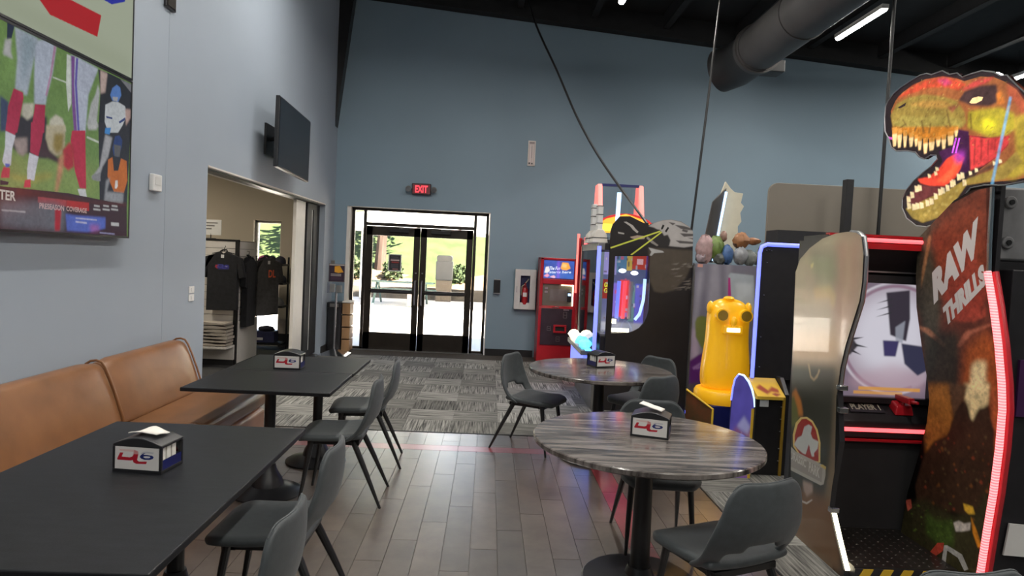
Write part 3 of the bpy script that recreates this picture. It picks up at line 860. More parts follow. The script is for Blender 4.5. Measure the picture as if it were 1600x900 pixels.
ART["star"] = [
 ((0.022, 0.019, 0.02),1.0,0.0,"-.389,1.162 1.027,1.200 1.184,-.108 -.257,-.136"),
 ((0.42, 0.4, 0.39),1,3,".485,.949 .539,.968 .623,.983 .709,.988 .810,.979 .898,.956 .937,.935 .946,.860 .854,.850 .696,.854 .631,.917 .542,.943"),
 ((0.06, 0.055, 0.055),0.9,1,".740,.963 .841,.958 .913,.949 .922,.938 .814,.943"),
 ((0.06, 0.055, 0.055),0.9,1,".803,.921 .938,.921 .939,.910 .847,.904"),
 ((0.06, 0.055, 0.055),0.9,1,".763,.884 .943,.881 .945,.870 .808,.870"),
 ((0.06, 0.055, 0.055),0.9,1,".681,.975 .754,.970 .727,.959"),
 ((0.06, 0.055, 0.055),0.9,1,".829,.943 .887,.937 .873,.926 .822,.932"),
 ((0.06, 0.055, 0.055),0.9,1,".876,.901 .941,.899 .942,.892"),
 ((0.085, 0.07, 0.055),1,6,".496,.841 .948,.838 .955,.780 .887,.692 .779,.631 .666,.614 .579,.619 .530,.669"),
 ((0.18, 0.16, 0.14),0.6,1.5,".888,.757 .909,.763 .929,.767 .920,.756"),
 ((0.12, 0.1, 0.09),0.6,1.5,".896,.678 .934,.684 .973,.689 .954,.678"),
 ((0.28, 0.25, 0.22),0.6,1.5,".762,.700 .811,.706 .860,.711 .837,.700"),
 ((0.12, 0.1, 0.09),0.6,1.5,".741,.759 .772,.765 .804,.770 .789,.759"),
 ((0.18, 0.16, 0.14),0.6,1.5,".849,.762 .888,.768 .925,.773 .907,.762"),
 ((0.28, 0.25, 0.22),0.6,1.5,".878,.643 .916,.649 .955,.654 .937,.643"),
 ((0.28, 0.25, 0.22),0.6,1.5,".813,.645 .857,.650 .901,.655 .880,.645"),
 ((0.28, 0.25, 0.22),0.6,1.5,".731,.734 .753,.739 .775,.744 .765,.733"),
 ((0.12, 0.1, 0.09),0.6,1.5,".929,.635 .941,.641 .953,.645 .947,.635"),
 ((0.12, 0.1, 0.09),0.6,1.5,".724,.715 .771,.721 .818,.726 .795,.715"),
 ((0.12, 0.1, 0.09),0.6,1.5,".779,.631 .824,.637 .869,.642 .847,.631"),
 ((0.28, 0.25, 0.22),0.6,1.5,".837,.763 .864,.769 .892,.773 .879,.762"),
 ((0.12, 0.1, 0.09),0.6,1.5,".887,.650 .910,.655 .933,.660 .922,.649"),
 ((0.18, 0.16, 0.14),0.6,1.5,".759,.737 .798,.743 .838,.748 .819,.737"),
 ((0.18, 0.16, 0.14),0.6,1.5,".725,.762 .771,.768 .818,.773 .796,.762"),
 ((0.18, 0.16, 0.14),0.6,1.5,".771,.641 .820,.647 .869,.652 .846,.641"),
 ((0.12, 0.1, 0.09),0.6,1.5,".792,.681 .812,.686 .834,.691 .824,.680"),
 ((0.12, 0.1, 0.09),0.6,1.5,".724,.709 .759,.715 .795,.720 .778,.709"),
 ((0.28, 0.25, 0.22),0.6,1.5,".891,.750 .932,.756 .974,.761 .954,.750"),
 ((0.12, 0.1, 0.09),0.6,1.5,".912,.661 .947,.667 .983,.672 .966,.661"),
 ((0.12, 0.1, 0.09),0.6,1.5,".756,.637 .795,.643 .832,.648 .814,.637"),
 ((0.18, 0.16, 0.14),0.6,1.5,".819,.751 .843,.757 .868,.761 .856,.751"),
 ((0.12, 0.1, 0.09),0.6,1.5,".845,.740 .860,.745 .874,.749 .868,.739"),
 ((0.18, 0.16, 0.14),0.6,1.5,".867,.752 .917,.759 .967,.764 .943,.753"),
 ((0.12, 0.1, 0.09),0.6,1.5,".913,.689 .930,.695 .947,.699 .939,.688"),
 ((0.12, 0.1, 0.09),0.6,1.5,".746,.649 .763,.654 .782,.658 .774,.648"),
 ((0.12, 0.1, 0.09),0.6,1.5,".863,.664 .906,.670 .950,.675 .929,.664"),
 ((0.18, 0.16, 0.14),0.6,1.5,".754,.760 .779,.766 .803,.770 .792,.760"),
 ((0.28, 0.25, 0.22),0.6,1.5,".860,.662 .904,.668 .949,.673 .928,.662"),
 ((0.28, 0.25, 0.22),0.6,1.5,".725,.735 .774,.741 .823,.746 .800,.735"),
 ((0.18, 0.16, 0.14),0.6,1.5,".883,.634 .896,.639 .910,.643 .904,.633"),
 ((0.28, 0.25, 0.22),0.6,1.5,".851,.676 .896,.682 .941,.687 .920,.676"),
 ((0.12, 0.1, 0.09),0.6,1.5,".902,.659 .929,.665 .955,.669 .943,.659"),
 ((0.12, 0.1, 0.09),0.6,1.5,".835,.693 .860,.699 .886,.703 .873,.692"),
 ((0.45, 0.42, 0.4),1.0,0.0,".234,.964 .262,.966 .328,.949 .351,.935 .388,.918 .375,.910 .330,.927 .300,.944"),
 ((0.4, 0.38, 0.36),1.0,0.0,".182,.913 .246,.908 .245,.901 .187,.904"),
 ((0.42, 0.32, 0.26),1.0,0.0,".305,.890 .376,.900 .462,.898 .449,.883 .364,.878 .321,.884"),
 ((0.45, 0.45, 0.45),1,1,".496,.841 .554,.835 .641,.827 .656,.820 .557,.814 .530,.799 .512,.802 .528,.820"),
 ((0.03, 0.028, 0.028),1,2,".543,.936 .601,.934 .633,.902 .682,.911 .713,.883 .703,.854 .625,.848 .551,.871 .490,.899"),
 ((0.35, 0.32, 0.3),0.8,1,".476,.898 .551,.871 .596,.855 .581,.850 .523,.864 .471,.887"),
 ((0.62, 0.66, 0.09),1.0,0.0,".113,.833 .601,.929 .609,.923 .121,.826"),
 ((0.62, 0.66, 0.09),1.0,0.0,".319,.801 .616,.925 .626,.921 .336,.798"),
 ((0.01, 0.01, 0.01),1.0,0.0,".611,.941 .626,.961 .644,.956 .629,.937 .615,.934"),
 ((0.01, 0.01, 0.01),1.0,0.0,".651,.928 .678,.950 .692,.945 .666,.921"),
]
ART["hero"] = [
 ((0.2, 0.19, 0.25),1.0,0.0,"-.331,1.106 1.586,1.148 1.788,-.198 -.156,-.233"),
 ((0.22, 0.21, 0.26),1,20,"-.004,1.003 .904,1.008 .937,.773 .406,.809 .023,.801"),
 ((0.42, 0.4, 0.47),0.7,8,".241,.994 .346,.996 .428,.652 .333,.572 .208,.726"),
 ((0.42, 0.4, 0.47),0.7,8,".450,.998 .521,.999 .571,.765 .500,.764"),
 ((0.42, 0.4, 0.47),0.7,8,".073,.943 .126,.944 .090,.566 .019,.565"),
 ((0.45, 0.5, 0.55),1,2,".496,.921 .528,.937 .863,.928 .921,.647 .574,.734"),
 ((0.62, 0.66, 0.7),1,6,".608,.876 .853,.873 .896,.693 .642,.751"),
 ((0.5, 0.05, 0.25),1,1,".497,.905 .526,.906 .556,.788 .508,.787"),
 ((0.5, 0.4, 0.52),1,8,".019,.565 .124,.567 .150,.378 .014,.344"),
 ((0.2, 0.22, 0.06),1,3,".058,.605 .081,.638 .144,.652 .247,.642 .288,.542 .281,.459 .229,.424 .162,.448 .078,.513"),
 ((0.12, 0.025, 0.17),1,4,".008,.353 .141,.397 .231,.416 .350,.359 .404,.243 .208,.172 .018,.202"),
 ((0.35, 0.18, 0.42),1,3,".059,.312 .201,.356 .222,.349 .079,.295"),
 ((0.35, 0.18, 0.42),1,3,".096,.313 .242,.332 .254,.320 .117,.301"),
 ((0.12, 0.09, 0.1),1,5,".018,.202 .185,.213 .282,.038 .022,.034"),
 ((0.5, 0.4, 0.4),1,1,".021,.042 .226,.046 .227,.037 .022,.034"),
]
ART["tv"] = [
 ((0.16, 0.27, 0.08),1.0,0.0,"-.292,1.435 2.522,5.315 2.984,-2.120 -.295,-.647"),
 ((0.2, 0.34, 0.1),1,20,".354,.926 .418,.897 .421,.695 .357,.667"),
 ((0.24, 0.33, 0.1),1,20,".360,.368 .814,.414 .818,.215 .363,.184"),
 ((0.6, 0.65, 0.55),1,1,".568,.830 .634,.832 .634,.825 .568,.823"),
 ((0.6, 0.65, 0.55),1,1,".740,.572 .811,.562 .811,.549 .740,.560"),
 ((0.36, 0.34, 0.08),0.8,4,".398,.278 .460,.278 .550,.320 .582,.320 .563,.286 .495,.253 .426,.249 .399,.261"),
 ((0.02, 0.03, 0.06),1.0,0.0,".379,1.000 .408,1.005 .396,.931 .379,.914"),
 ((0.45, 0.45, 0.45),1,2,".372,.911 .396,.927 .394,.863 .403,.835 .365,.837"),
 ((0.05, 0.07, 0.14),1,2,".357,.640 .389,.621 .391,.481 .359,.470"),
 ((0.035, 0.03, 0.04),1,3,".390,.551 .491,.603 .545,.610 .549,.393 .518,.384 .458,.396 .413,.397 .391,.444"),
 ((0.55, 0.52, 0.42),1,2,".444,.637 .490,.656 .485,.591 .462,.561 .439,.580"),
 ((0.38, 0.3, 0.28),1,3,".407,.449 .463,.474 .464,.405 .447,.375 .425,.386"),
 ((0.55, 0.52, 0.42),1,2,".556,.537 .558,.596 .584,.636 .617,.626 .635,.563"),
 ((0.5, 0.44, 0.3),1,2,".543,.565 .631,.596 .629,.482 .613,.432 .581,.408 .552,.437 .541,.492"),
 ((0.3, 0.22, 0.06),1,4,".579,.533 .625,.549 .620,.457 .593,.426 .573,.458"),
 ((0.06, 0.03, 0.04),1,3,".541,.492 .558,.438 .594,.412 .621,.404 .608,.378 .549,.393 .511,.396 .517,.448"),
 ((0.4, 0.45, 0.52),1,2,".408,.992 .499,.991 .504,.944 .484,.878 .460,.685 .446,.682 .443,.699 .412,.691 .419,.843"),
 ((0.25, 0.33, 0.38),0.8,8,".434,.986 .497,.986 .489,.901 .458,.802 .445,.706 .436,.771"),
 ((0.45, 0.5, 0.6),1,2,".500,.981 .533,1.004 .581,.995 .567,.848 .544,.721 .538,.668 .490,.652 .488,.795 .489,.915"),
 ((0.45, 0.25, 0.38),1,1,".570,.993 .581,.995 .562,.832 .543,.714 .536,.718 .555,.835"),
 ((0.45, 0.03, 0.08),1,1,".407,.696 .443,.691 .446,.665 .423,.485 .380,.478 .387,.600"),
 ((0.45, 0.03, 0.08),1,1,".493,.654 .537,.668 .534,.522 .479,.504"),
 ((0.45, 0.03, 0.08),1,1,".382,.521 .423,.536 .415,.469 .379,.480"),
 ((0.45, 0.03, 0.08),1,1,".478,.556 .535,.577 .523,.465 .510,.391 .476,.405"),
 ((0.62, 0.62, 0.68),1,1,".379,.479 .417,.469 .405,.401 .401,.319 .377,.313 .369,.331 .378,.400"),
 ((0.62, 0.62, 0.68),1,1,".473,.400 .512,.391 .501,.315 .495,.264 .466,.265 .465,.314"),
 ((0.55, 0.05, 0.08),1,1,".374,.306 .398,.305 .396,.257 .364,.250 .367,.278"),
 ((0.08, 0.13, 0.5),1,1,".379,.323 .398,.325 .395,.311 .382,.304"),
 ((0.6, 0.05, 0.08),1,1,".457,.259 .480,.268 .481,.226 .452,.220"),
 ((0.02, 0.02, 0.04),1.0,0.0,".362,.239 .394,.237 .391,.222 .362,.216"),
 ((0.46, 0.5, 0.6),1,2,".648,.987 .666,.989 .694,.993 .794,.984 .764,.881 .743,.808 .732,.589 .680,.572 .664,.697 .655,.831"),
 ((0.2, 0.08, 0.28),1,1,".652,.985 .670,.989 .669,.837 .688,.582 .673,.573 .660,.726"),
 ((0.13, 0.1, 0.4),1,1,".676,.987 .687,.988 .683,.844 .702,.586 .691,.583 .672,.839"),
 ((0.62, 0.66, 0.6),1,1,".631,.982 .648,.984 .657,.724 .643,.673 .630,.819"),
 ((0.5, 0.03, 0.07),1,1,".663,.577 .731,.601 .742,.267 .708,.265 .681,.357 .669,.455 .657,.521"),
 ((0.45, 0.03, 0.05),1,3,".620,.457 .653,.512 .672,.487 .677,.380 .649,.350 .621,.374"),
 ((0.6, 0.25, 0.15),0.9,4,".604,.415 .627,.444 .622,.343 .597,.217 .587,.216"),
 ((0.6, 0.6, 0.62),1,1,".697,.258 .738,.266 .747,.219 .709,.221"),
 ((0.02, 0.022, 0.03),1.0,0.0,".794,.981 .851,.988 1.013,.988 1.021,.695 .802,.620 .809,.853"),
 ((0.5, 0.38, 0.34),1,2,".806,.983 .847,.983 .837,.866 .809,.845"),
 ((0.2, 0.2, 0.22),1,1,".925,.986 1.013,.988 1.010,.924"),
 ((0.03, 0.03, 0.04),1.0,0.0,".801,.673 1.000,.746 .980,.006 .818,.215"),
 ((0.45, 0.46, 0.46),1,2,".739,.639 .759,.767 .781,.825 .795,.896 .805,.851 .792,.682 .801,.645"),
 ((0.5, 0.5, 0.5),1,2,".740,.639 .801,.661 .793,.626 .747,.610"),
 ((0.1, 0.22, 0.55),1,1,".866,.862 .878,.910 .904,.942 .926,.935 .934,.890 .915,.840 .880,.834"),
 ((0.4, 0.4, 0.42),1,1,".879,.858 .914,.869 .910,.842 .885,.836"),
 ((0.55, 0.58, 0.6),1,1,".839,.792 .880,.829 .915,.840 .960,.832 .971,.775 .945,.704 .919,.651 .859,.631 .837,.690"),
 ((0.04, 0.06, 0.2),1.0,0.0,".844,.727 .882,.732 .882,.721 .848,.716"),
 ((0.04, 0.06, 0.2),1.0,0.0,".922,.721 .962,.763 .962,.745 .927,.711"),
 ((0.06, 0.25, 0.6),1,1,".842,.655 .875,.667 .868,.622 .838,.620"),
 ((0.5, 0.34, 0.3),1,2,".961,.815 .998,.826 .999,.777 .968,.712"),
 ((0.4, 0.4, 0.42),1,2,".842,.614 .885,.610 .862,.484 .830,.417 .808,.329 .768,.337 .814,.414 .828,.517"),
 ((0.28, 0.28, 0.3),1,1,".771,.350 .819,.381 .820,.327 .776,.326"),
 ((0.03, 0.06, 0.2),1,1,".894,.587 .902,.625 .929,.637 .947,.613 .944,.568 .923,.500 .896,.502 .887,.542"),
 ((0.12, 0.12, 0.13),1,1,".895,.571 .939,.575 .932,.503 .901,.500"),
 ((0.55, 0.15, 0.03),1,1,".862,.468 .888,.491 .898,.408 .925,.415 .941,.497 .978,.489 .986,.366 .964,.281 .902,.279 .861,.365"),
 ((0.3, 0.31, 0.33),1,3,".858,.271 .964,.281 .958,.183 .843,.201 .853,.338 .878,.361"),
 ((0.75, 0.72, 0.7),1,1,".909,.350 .923,.354 .925,.319 .917,.300 .906,.301"),
 ((0.05, 0.02, 0.03),1.0,0.0,"-.007,.170 .362,.210 .652,.226 .835,.216 .985,.209 .991,-.020 -.007,-.031"),
 ((0.1, 0.02, 0.02),0.8,3,".424,.215 .552,.216 .755,.200 .985,.222 .980,.199 .755,.188 .552,.180 .425,.181"),
 ((0.42, 0.06, 0.07),1,1,".512,.184 .642,.186 .642,.150 .512,.153"),
 ((0.45, 0.03, 0.03),1,1,".642,.186 .759,.189 .760,.140 .642,.148"),
 ((0.14, 0.15, 0.18),1,8,".363,.137 .585,.163 .639,.140 .635,.013 .365,.014"),
 ((0.1, 0.15, 0.55),1,2,".640,.110 .682,.107 .854,.113 .855,.046 .758,.017 .648,.017"),
 ((0.45, 0.14, 0.42),1,6,".765,.058 .822,.056 .814,.030 .774,.023"),
 ((0.45, 0.02, 0.04),1,2,".589,.133 .619,.133 .614,.015 .590,.013"),
 ((0.5, 0.5, 0.7),1,1,".689,.096 .804,.096 .805,.088 .690,.088"),
 ((0.5, 0.5, 0.7),1,1,".690,.076 .749,.074 .750,.064 .690,.067"),
 ((0.55, 0.55, 0.55),1,1,".888,.087 .937,.088 .938,.066 .889,.066"),
 ((0.3, 0.3, 0.5),1,1,".822,.022 .912,.019 .912,.011 .822,.014"),
 ((0.5, 0.5, 0.5),1,1,".787,.181 .819,.181 .819,.171 .787,.171"),
 ((0.5, 0.5, 0.5),1,1,".783,.160 .823,.160 .824,.150 .783,.150"),
 ((0.5, 0.5, 0.5),1,1,".839,.188 .873,.188 .873,.178 .840,.178"),
 ((0.5, 0.5, 0.5),1,1,".836,.166 .878,.167 .878,.156 .836,.156"),
 ((0.5, 0.5, 0.5),1,1,".890,.195 .925,.196 .926,.185 .890,.185"),
 ((0.5, 0.5, 0.5),1,1,".886,.174 .930,.174 .931,.163 .887,.163"),
 ((0.4, 0.4, 0.42),1,1,".369,.100 .462,.102 .462,.094 .369,.093"),
]
HEAD_OUTLINE = [(0.005, 0.807), (0.025, 0.838), (0.059, 0.87), (0.107, 0.89), (0.175, 0.905), (0.234, 0.915), (0.279, 0.91), (0.311, 0.891), (0.377, 0.887), (0.421, 0.85), (0.465, 0.84), (0.495, 0.807), (0.547, 0.806), (0.598, 0.801), (0.657, 0.771), (0.692, 0.738), (0.72, 0.731), (0.754, 0.683), (0.8, 0.624), (0.855, 0.55), (0.9, 0.464), (0.929, 0.367), (0.929, 0.27), (0.903, 0.202), (0.831, 0.194), (0.746, 0.19), (0.657, 0.204), (0.583, 0.2), (0.536, 0.138), (0.469, 0.075), (0.422, 0.03), (0.351, 0.012), (0.287, 0.022), (0.217, 0.074), (0.182, 0.138), (0.18, 0.192), (0.203, 0.244), (0.246, 0.29), (0.301, 0.328), (0.354, 0.358), (0.387, 0.39), (0.379, 0.414), (0.343, 0.423), (0.307, 0.408), (0.274, 0.426), (0.245, 0.461), (0.183, 0.484), (0.112, 0.497), (0.073, 0.53), (0.049, 0.587), (0.014, 0.646), (0.003, 0.738)]
RIDE_R_FAR = [(0.045, 0.862), (0.047, 0.759), (0.081, 0.671), (0.168, 0.569), (0.266, 0.471), (0.292, 0.43), (0.284, 0.369), (0.228, 0.277), (0.135, 0.159), (0.095, 0.045), (0.065, -0.052), (0.071, -0.097)]
RIDE_R_NEAR = [(0.719, 0.975), (0.729, 0.842), (0.742, 0.774), (0.812, 0.692), (0.876, 0.605), (0.925, 0.519), (0.945, 0.462), (0.945, 0.373), (0.928, 0.267), (0.902, 0.174), (0.878, 0.074), (0.867, 0.053)]
RIDE_L_OUTLINE = [(0.041, 0.861), (0.098, 0.905), (0.231, 0.941), (0.403, 0.97), (0.567, 0.983), (0.72, 0.986), (0.817, 0.981), (0.877, 0.969), (0.912, 0.915), (0.918, 0.843), (0.904, 0.789), (0.844, 0.723), (0.783, 0.655), (0.742, 0.587), (0.728, 0.529), (0.753, 0.465), (0.794, 0.376), (0.773, 0.316), (0.741, 0.234), (0.729, 0.165), (0.828, 0.097), (0.938, 0.027), (0.952, 0.001), (0.286, -0.02), (0.226, -0.022), (0.154, 0.271), (0.081, 0.569)]
STAR_OUTLINE = [(0.112, 0.827), (0.109, 0.911), (0.129, 0.95), (0.196, 0.991), (0.298, 0.994), (0.416, 0.968), (0.488, 0.956), (0.538, 0.967), (0.627, 0.983), (0.709, 0.988), (0.807, 0.981), (0.893, 0.957), (0.935, 0.932), (0.954, 0.711), (0.96, 0.285), (0.971, -0.029), (0.114, -0.046), (0.113, 0.398), (0.113, 0.691)]
STAR_WINDOW = [(0.168, 0.789), (0.515, 0.798), (0.529, 0.638), (0.531, 0.527), (0.517, 0.49), (0.49, 0.455), (0.451, 0.43), (0.397, 0.413), (0.35, 0.404), (0.17, 0.398)]

# ================================================================ SETTING
FY = 11.3          # inner face of the far wall
LX = -2.6          # inner face of the left wall
def roof(x):
    return 5.595 - 0.0763 * x

# floor slab, tiles, carpet
fl = struct(MB().bx(-8.2, 13.2, -8.2, 11.55, -.25, -.008).build('floor', 'grout'), 'floor slab of the hall under plank tiles and carpet')
TW = .154
k0 = -13
for k in range(k0, 11):
    x0 = -.033 + k * TW
    if k in (-13, 6):
        y = 2.0
        while y < 5.6:
            MB().bx(x0 + .0015, x0 + TW - .0015, y + .0015, min(y + .92, 5.65) - .0015, -.012, 0).build('red_tile', 'red_tile', fl)
            y += .92
        segs_ = [(5.805, 6.22)]
    else:
        segs_ = []
        y = 1.9 - ((k * 37) % 10) * .092
        while y < 6.22:
            a, b = y, y + .92
            for lo, hi in ((1.9, 5.65), (5.805, 6.22)):
                a2, b2 = max(a, lo), min(b, hi)
                if b2 - a2 > .03:
                    segs_.append((a2, b2))
            y += .92
    for a, b in segs_:
        MB().bx(x0 + .0015, x0 + TW - .0015, a + .0015, b - .0015, -.012, 0).build('floor_tile', 'floor_tile', fl)
x = -.033 + k0 * TW
while x < 1.66:
    x1 = min(x + .92, 1.66)
    MB().bx(x + .0015, x1 - .0015, 5.6515, 5.8035, -.012, 0).build('red_tile', 'red_tile', fl)
    x += .92

# carpet: separate squares, quarter turned
CT = .4572
cme = MB().bx(-CT / 2 + .001, CT / 2 - .001, -CT / 2 + .001, CT / 2 - .001, -.010, .002)
proto = cme.build('carpet_tile', 'carpet', fl)
first = True
def lay(cx, cy, turn):
    global first
    if first:
        o = proto
        first = False
    else:
        o = proto.copy()
        COL.objects.link(o)
        o.parent = fl
    o.location = (cx, cy, 0)
    o.rotation_euler = (0, 0, PI / 2 * turn)
for i in range(14):
    for j in range(10):
        cx = -2.6 + CT * (i + .5) + .02
        cy = 6.235 + CT * (j + .5)
        if cy > 10.72 or cx > 3.6:
            continue
        lay(cx, cy, 1 if ((i // 2 + j) % 2 == 0) else 0)
for i in range(3):
    for j in range(8):
        lay(1.672 + CT * (i + .5), 6.22 - CT * (j + .5), (i + j) % 2)
struct(MB().bx(3.05, 13, -8, 6.2, -.009, .001).bx(3.62, 13, 6.2, 11.3, -.009, .001).bx(-8, -2.62, 5, 11.3, -.009, .001).bx(-8, 1.65, -8, 1.9, -.009, 0).build('floor_side', 'carpet_base'), 'dark carpet beyond the patterned squares')
struct(MB().bx(-2.6, 3.6, 10.79, 11.55, -.009, .004).build('floor_mat', 'mat_brown'), 'brown walk off mat along the entrance wall')
struct(MB().bx(-2.5, 1.66, 6.222, 6.234, -.009, .004).bx(1.66, 1.672, 2.5, 6.222, -.009, .004).build('trim_1', 'black_metal'), 'thin dark strip between tile and carpet')

# left wall (with the shop opening) ---------------------------------------
TOP = 6.4
w = MB()
w.bx(LX - .28, LX, -8, 5.464, 0, TOP).bx(LX - .28, LX, 5.468, 6.26, 0, TOP).bx(LX - .28, LX, 6.26, 10.66, 2.37, TOP).bx(LX - .28, LX, 10.66, FY + .25, 0, TOP)
w.bx(LX - .28, LX - .006, 5.46, 5.47, 0, TOP)
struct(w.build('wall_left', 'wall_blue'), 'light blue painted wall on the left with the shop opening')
struct(MB().bx(LX - .285, LX + .004, 6.262, 10.658, 2.355, 2.37).bx(LX - .29, LX - .004, 6.26, 6.268, 0, 2.355).build('trim_2', 'white_trim'), 'pale lining under the head of the shop opening')
# far wall
w = MB()
w.bx(-2.6, -2.393, FY, FY + .25, 0, TOP).bx(-2.393, -.009, FY, FY + .25, 2.40, TOP).bx(-.009, 13, FY, FY + .25, 0, TOP)
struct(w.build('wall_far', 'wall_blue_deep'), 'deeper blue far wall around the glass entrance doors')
w = MB()
w.bx(-8, -3.92, FY, FY + .25, 0, 3.1).bx(-3.92, -3.47, FY, FY + .25, 2.09, 3.1).bx(-3.47, -2.6, FY, FY + .25, 0, 3.1)
struct(w.build('wall_shop_far', 'shop_beige'), 'beige far wall of the shop with a tall window')
struct(MB().bx(-8.2, -8, 5, FY, 0, 3.1).bx(-8, -2.78, 4.8, 5, 0, 3.1).build('wall_shop_side', 'shop_beige'), 'beige side walls of the shop')
struct(MB().bx(-8.2, -2.78, 4.8, FY + .25, 3.0, 3.15).build('ceiling_shop', 'white_trim'), 'white shop ceiling')
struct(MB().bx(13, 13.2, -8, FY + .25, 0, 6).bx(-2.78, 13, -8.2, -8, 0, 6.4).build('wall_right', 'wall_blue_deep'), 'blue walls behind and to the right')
# baseboards
struct(MB().bx(-.005, .80, FY - .015, FY, 0, .12).bx(-2.6, -2.40, FY - .015, FY, 0, .12).bx(LX, LX + .015, 10.66, FY, 0, .12).bx(LX, LX + .015, 5.7, 6.26, 0, .12).build('baseboard_far', 'black_paint'), 'black vinyl baseboard')
struct(MB().bx(-3.46, -2.79, FY - .015, FY, 0, .22).build('baseboard_shop', 'black_paint'), 'black baseboard in the shop')
# ceiling deck, purlins, rafters
c = MB()
def slab(x0, x1, y0, y1, lo, hi, mb):
    mb.prism([(x0, roof(x0) + lo), (x1, roof(x1) + lo), (x1, roof(x1) + hi), (x0, roof(x0) + hi)], 'Y', y0, y1)
slab(-2.8, 13.2, -8.2, FY + .3, .38, .5, c)
ce = struct(c.build('ceiling', 'ceiling_black'), 'black painted metal roof deck')
for i in range(13):
    x = -2.1 + i * 1.2
    m_ = MB()
    slab(x - .03, x + .03, -8, FY - .2, .16, .38, m_)
    slab(x - .03, x + .07, -8, FY - .2, .15, .17, m_)
    m_.build('purlin', 'black_paint', ce)
for y in (FY - .12, 5.1, -1.0):
    m_ = MB()
    slab(-2.6, 13, y - .02, y + .02, .03, .38, m_)
    slab(-2.6, 13, y - .1, y + .1, .01, .04, m_)
    m_.build('rafter', 'black_paint', ce)
m_ = MB().prism([(-2.597, 3.66), (-2.597, 5.95), (-2.35, 5.95)], 'Y', FY - .20, FY - .004)
struct(m_.build('trim_3', 'black_metal', bevel=.004), 'black tapered steel bracket in the corner of the walls')

# entrance: frame, side lights, two leaves ----------------------------------
Y0, Y1 = FY + .10, FY + .18
X0, X1 = -2.33, -.03
LT = 2.10                      # head of the leaves
XL, XR, XM = -2.085, -.285, -1.175
f = MB()
f.bx(X0, X0 + .05, Y0, Y1, 0, 2.385).bx(X1 - .05, X1, Y0, Y1, 0, 2.385)
f.bx(X0, X1, Y0, Y1, 2.345, 2.39).bx(X0, XL, Y0, Y1, 0, .05).bx(XR, X1, Y0, Y1, 0, .05)
f.bx(XL - .05, XL, Y0, Y1, 0, 2.345).bx(XR, XR + .05, Y0, Y1, 0, 2.345).bx(XL, XR, Y0, Y1, LT, LT + .055)
dr = f.build('door_1', 'bronze_frame', bevel=.004, loc=(-1.18, FY + .14, 0))
struct(dr, 'dark bronze glass entrance doors with side lights and a transom')
for nm, a, b, c_, d in (('side_light_pane', X0 + .05, XL - .05, .05, 2.345), ('side_light_pane', XR + .05, X1 - .05, .05, 2.345), ('transom_pane', XL, XR, LT + .055, 2.345)):
    MB().bx(a, b, Y0 + .03, Y0 + .036, c_, d).build(nm, 'glass', dr)
for s, a, b in ((-1, XL + .004, XM - .004), (1, XM + .004, XR - .004)):
    m_ = MB()
    st = .105
    m_.bx(a, a + st, Y0 + .01, Y1 - .01, .012, LT - .005).bx(b - st, b, Y0 + .01, Y1 - .01, .012, LT - .005)
    m_.bx(a, b, Y0 + .01, Y1 - .01, .012, .30).bx(a, b, Y0 + .01, Y1 - .01, 1.94, LT - .005).bx(a, b, Y0 + .012, Y1 - .012, .97, 1.035)
    lf = m_.build('door_leaf', 'bronze_frame', dr, bevel=.003)
    MB().bx(a + st, b - st, Y0 + .035, Y0 + .041, .30, .97).build('lower_pane', 'glass', lf)
    MB().bx(a + st, b - st, Y0 + .035, Y0 + .041, 1.035, 1.94).build('upper_pane', 'glass', lf)
    hx = XM + s * .055
    MB().tube([(hx, Y0 + .01, .78), (hx, Y0 - .055, .80), (hx, Y0 - .06, 1.0), (hx, Y0 - .055, 1.18), (hx, Y0 + .01, 1.20)], .014).build('pull_handle', 'steel', lf, smooth=True)
    MB().tube([(a + .1, Y0 - .03, 1.0), (b - .1, Y0 - .03, 1.0)], .012).bx(a + .08, a + .12, Y0 - .03, Y0 + .01, .98, 1.02).bx(b - .12, b - .08, Y0 - .03, Y0 + .01, .98, 1.02).build('push_bar', 'bronze_frame', lf)
    cx = (a + b) / 2 - s * .1
    MB().bx(cx - .16, cx + .16, Y0 - .05, Y0 + .005, 2.0, 2.06).build('closer', 'black_metal', lf, bevel=.006)
    MB().tube([(cx, Y0 - .03, 2.065), (cx + .18, Y0 - .10, 2.075), (cx + .34, Y0 - .02, 2.09)], .009).build('closer_arm', 'steel', lf)
    MB().lathe([(.014, 0), (.014, .02)], 12, (hx, Y0 - .004, 1.32)).build('lock', 'steel', lf)
struct(MB().bx(-2.393, -2.335, FY, FY + .25, 0, 2.40).bx(-2.393, -.009, FY, FY + .25, 2.392, 2.402).bx(-.028, -.009, FY, FY + .25, 0, 2.40).build('trim_4', 'white_trim'), 'pale lined reveal of the entrance')
struct(MB().bx(-2.3, -.05, FY + .02, FY + .2, .0, .014).build('trim_5', 'steel'), 'metal threshold under the entrance doors')
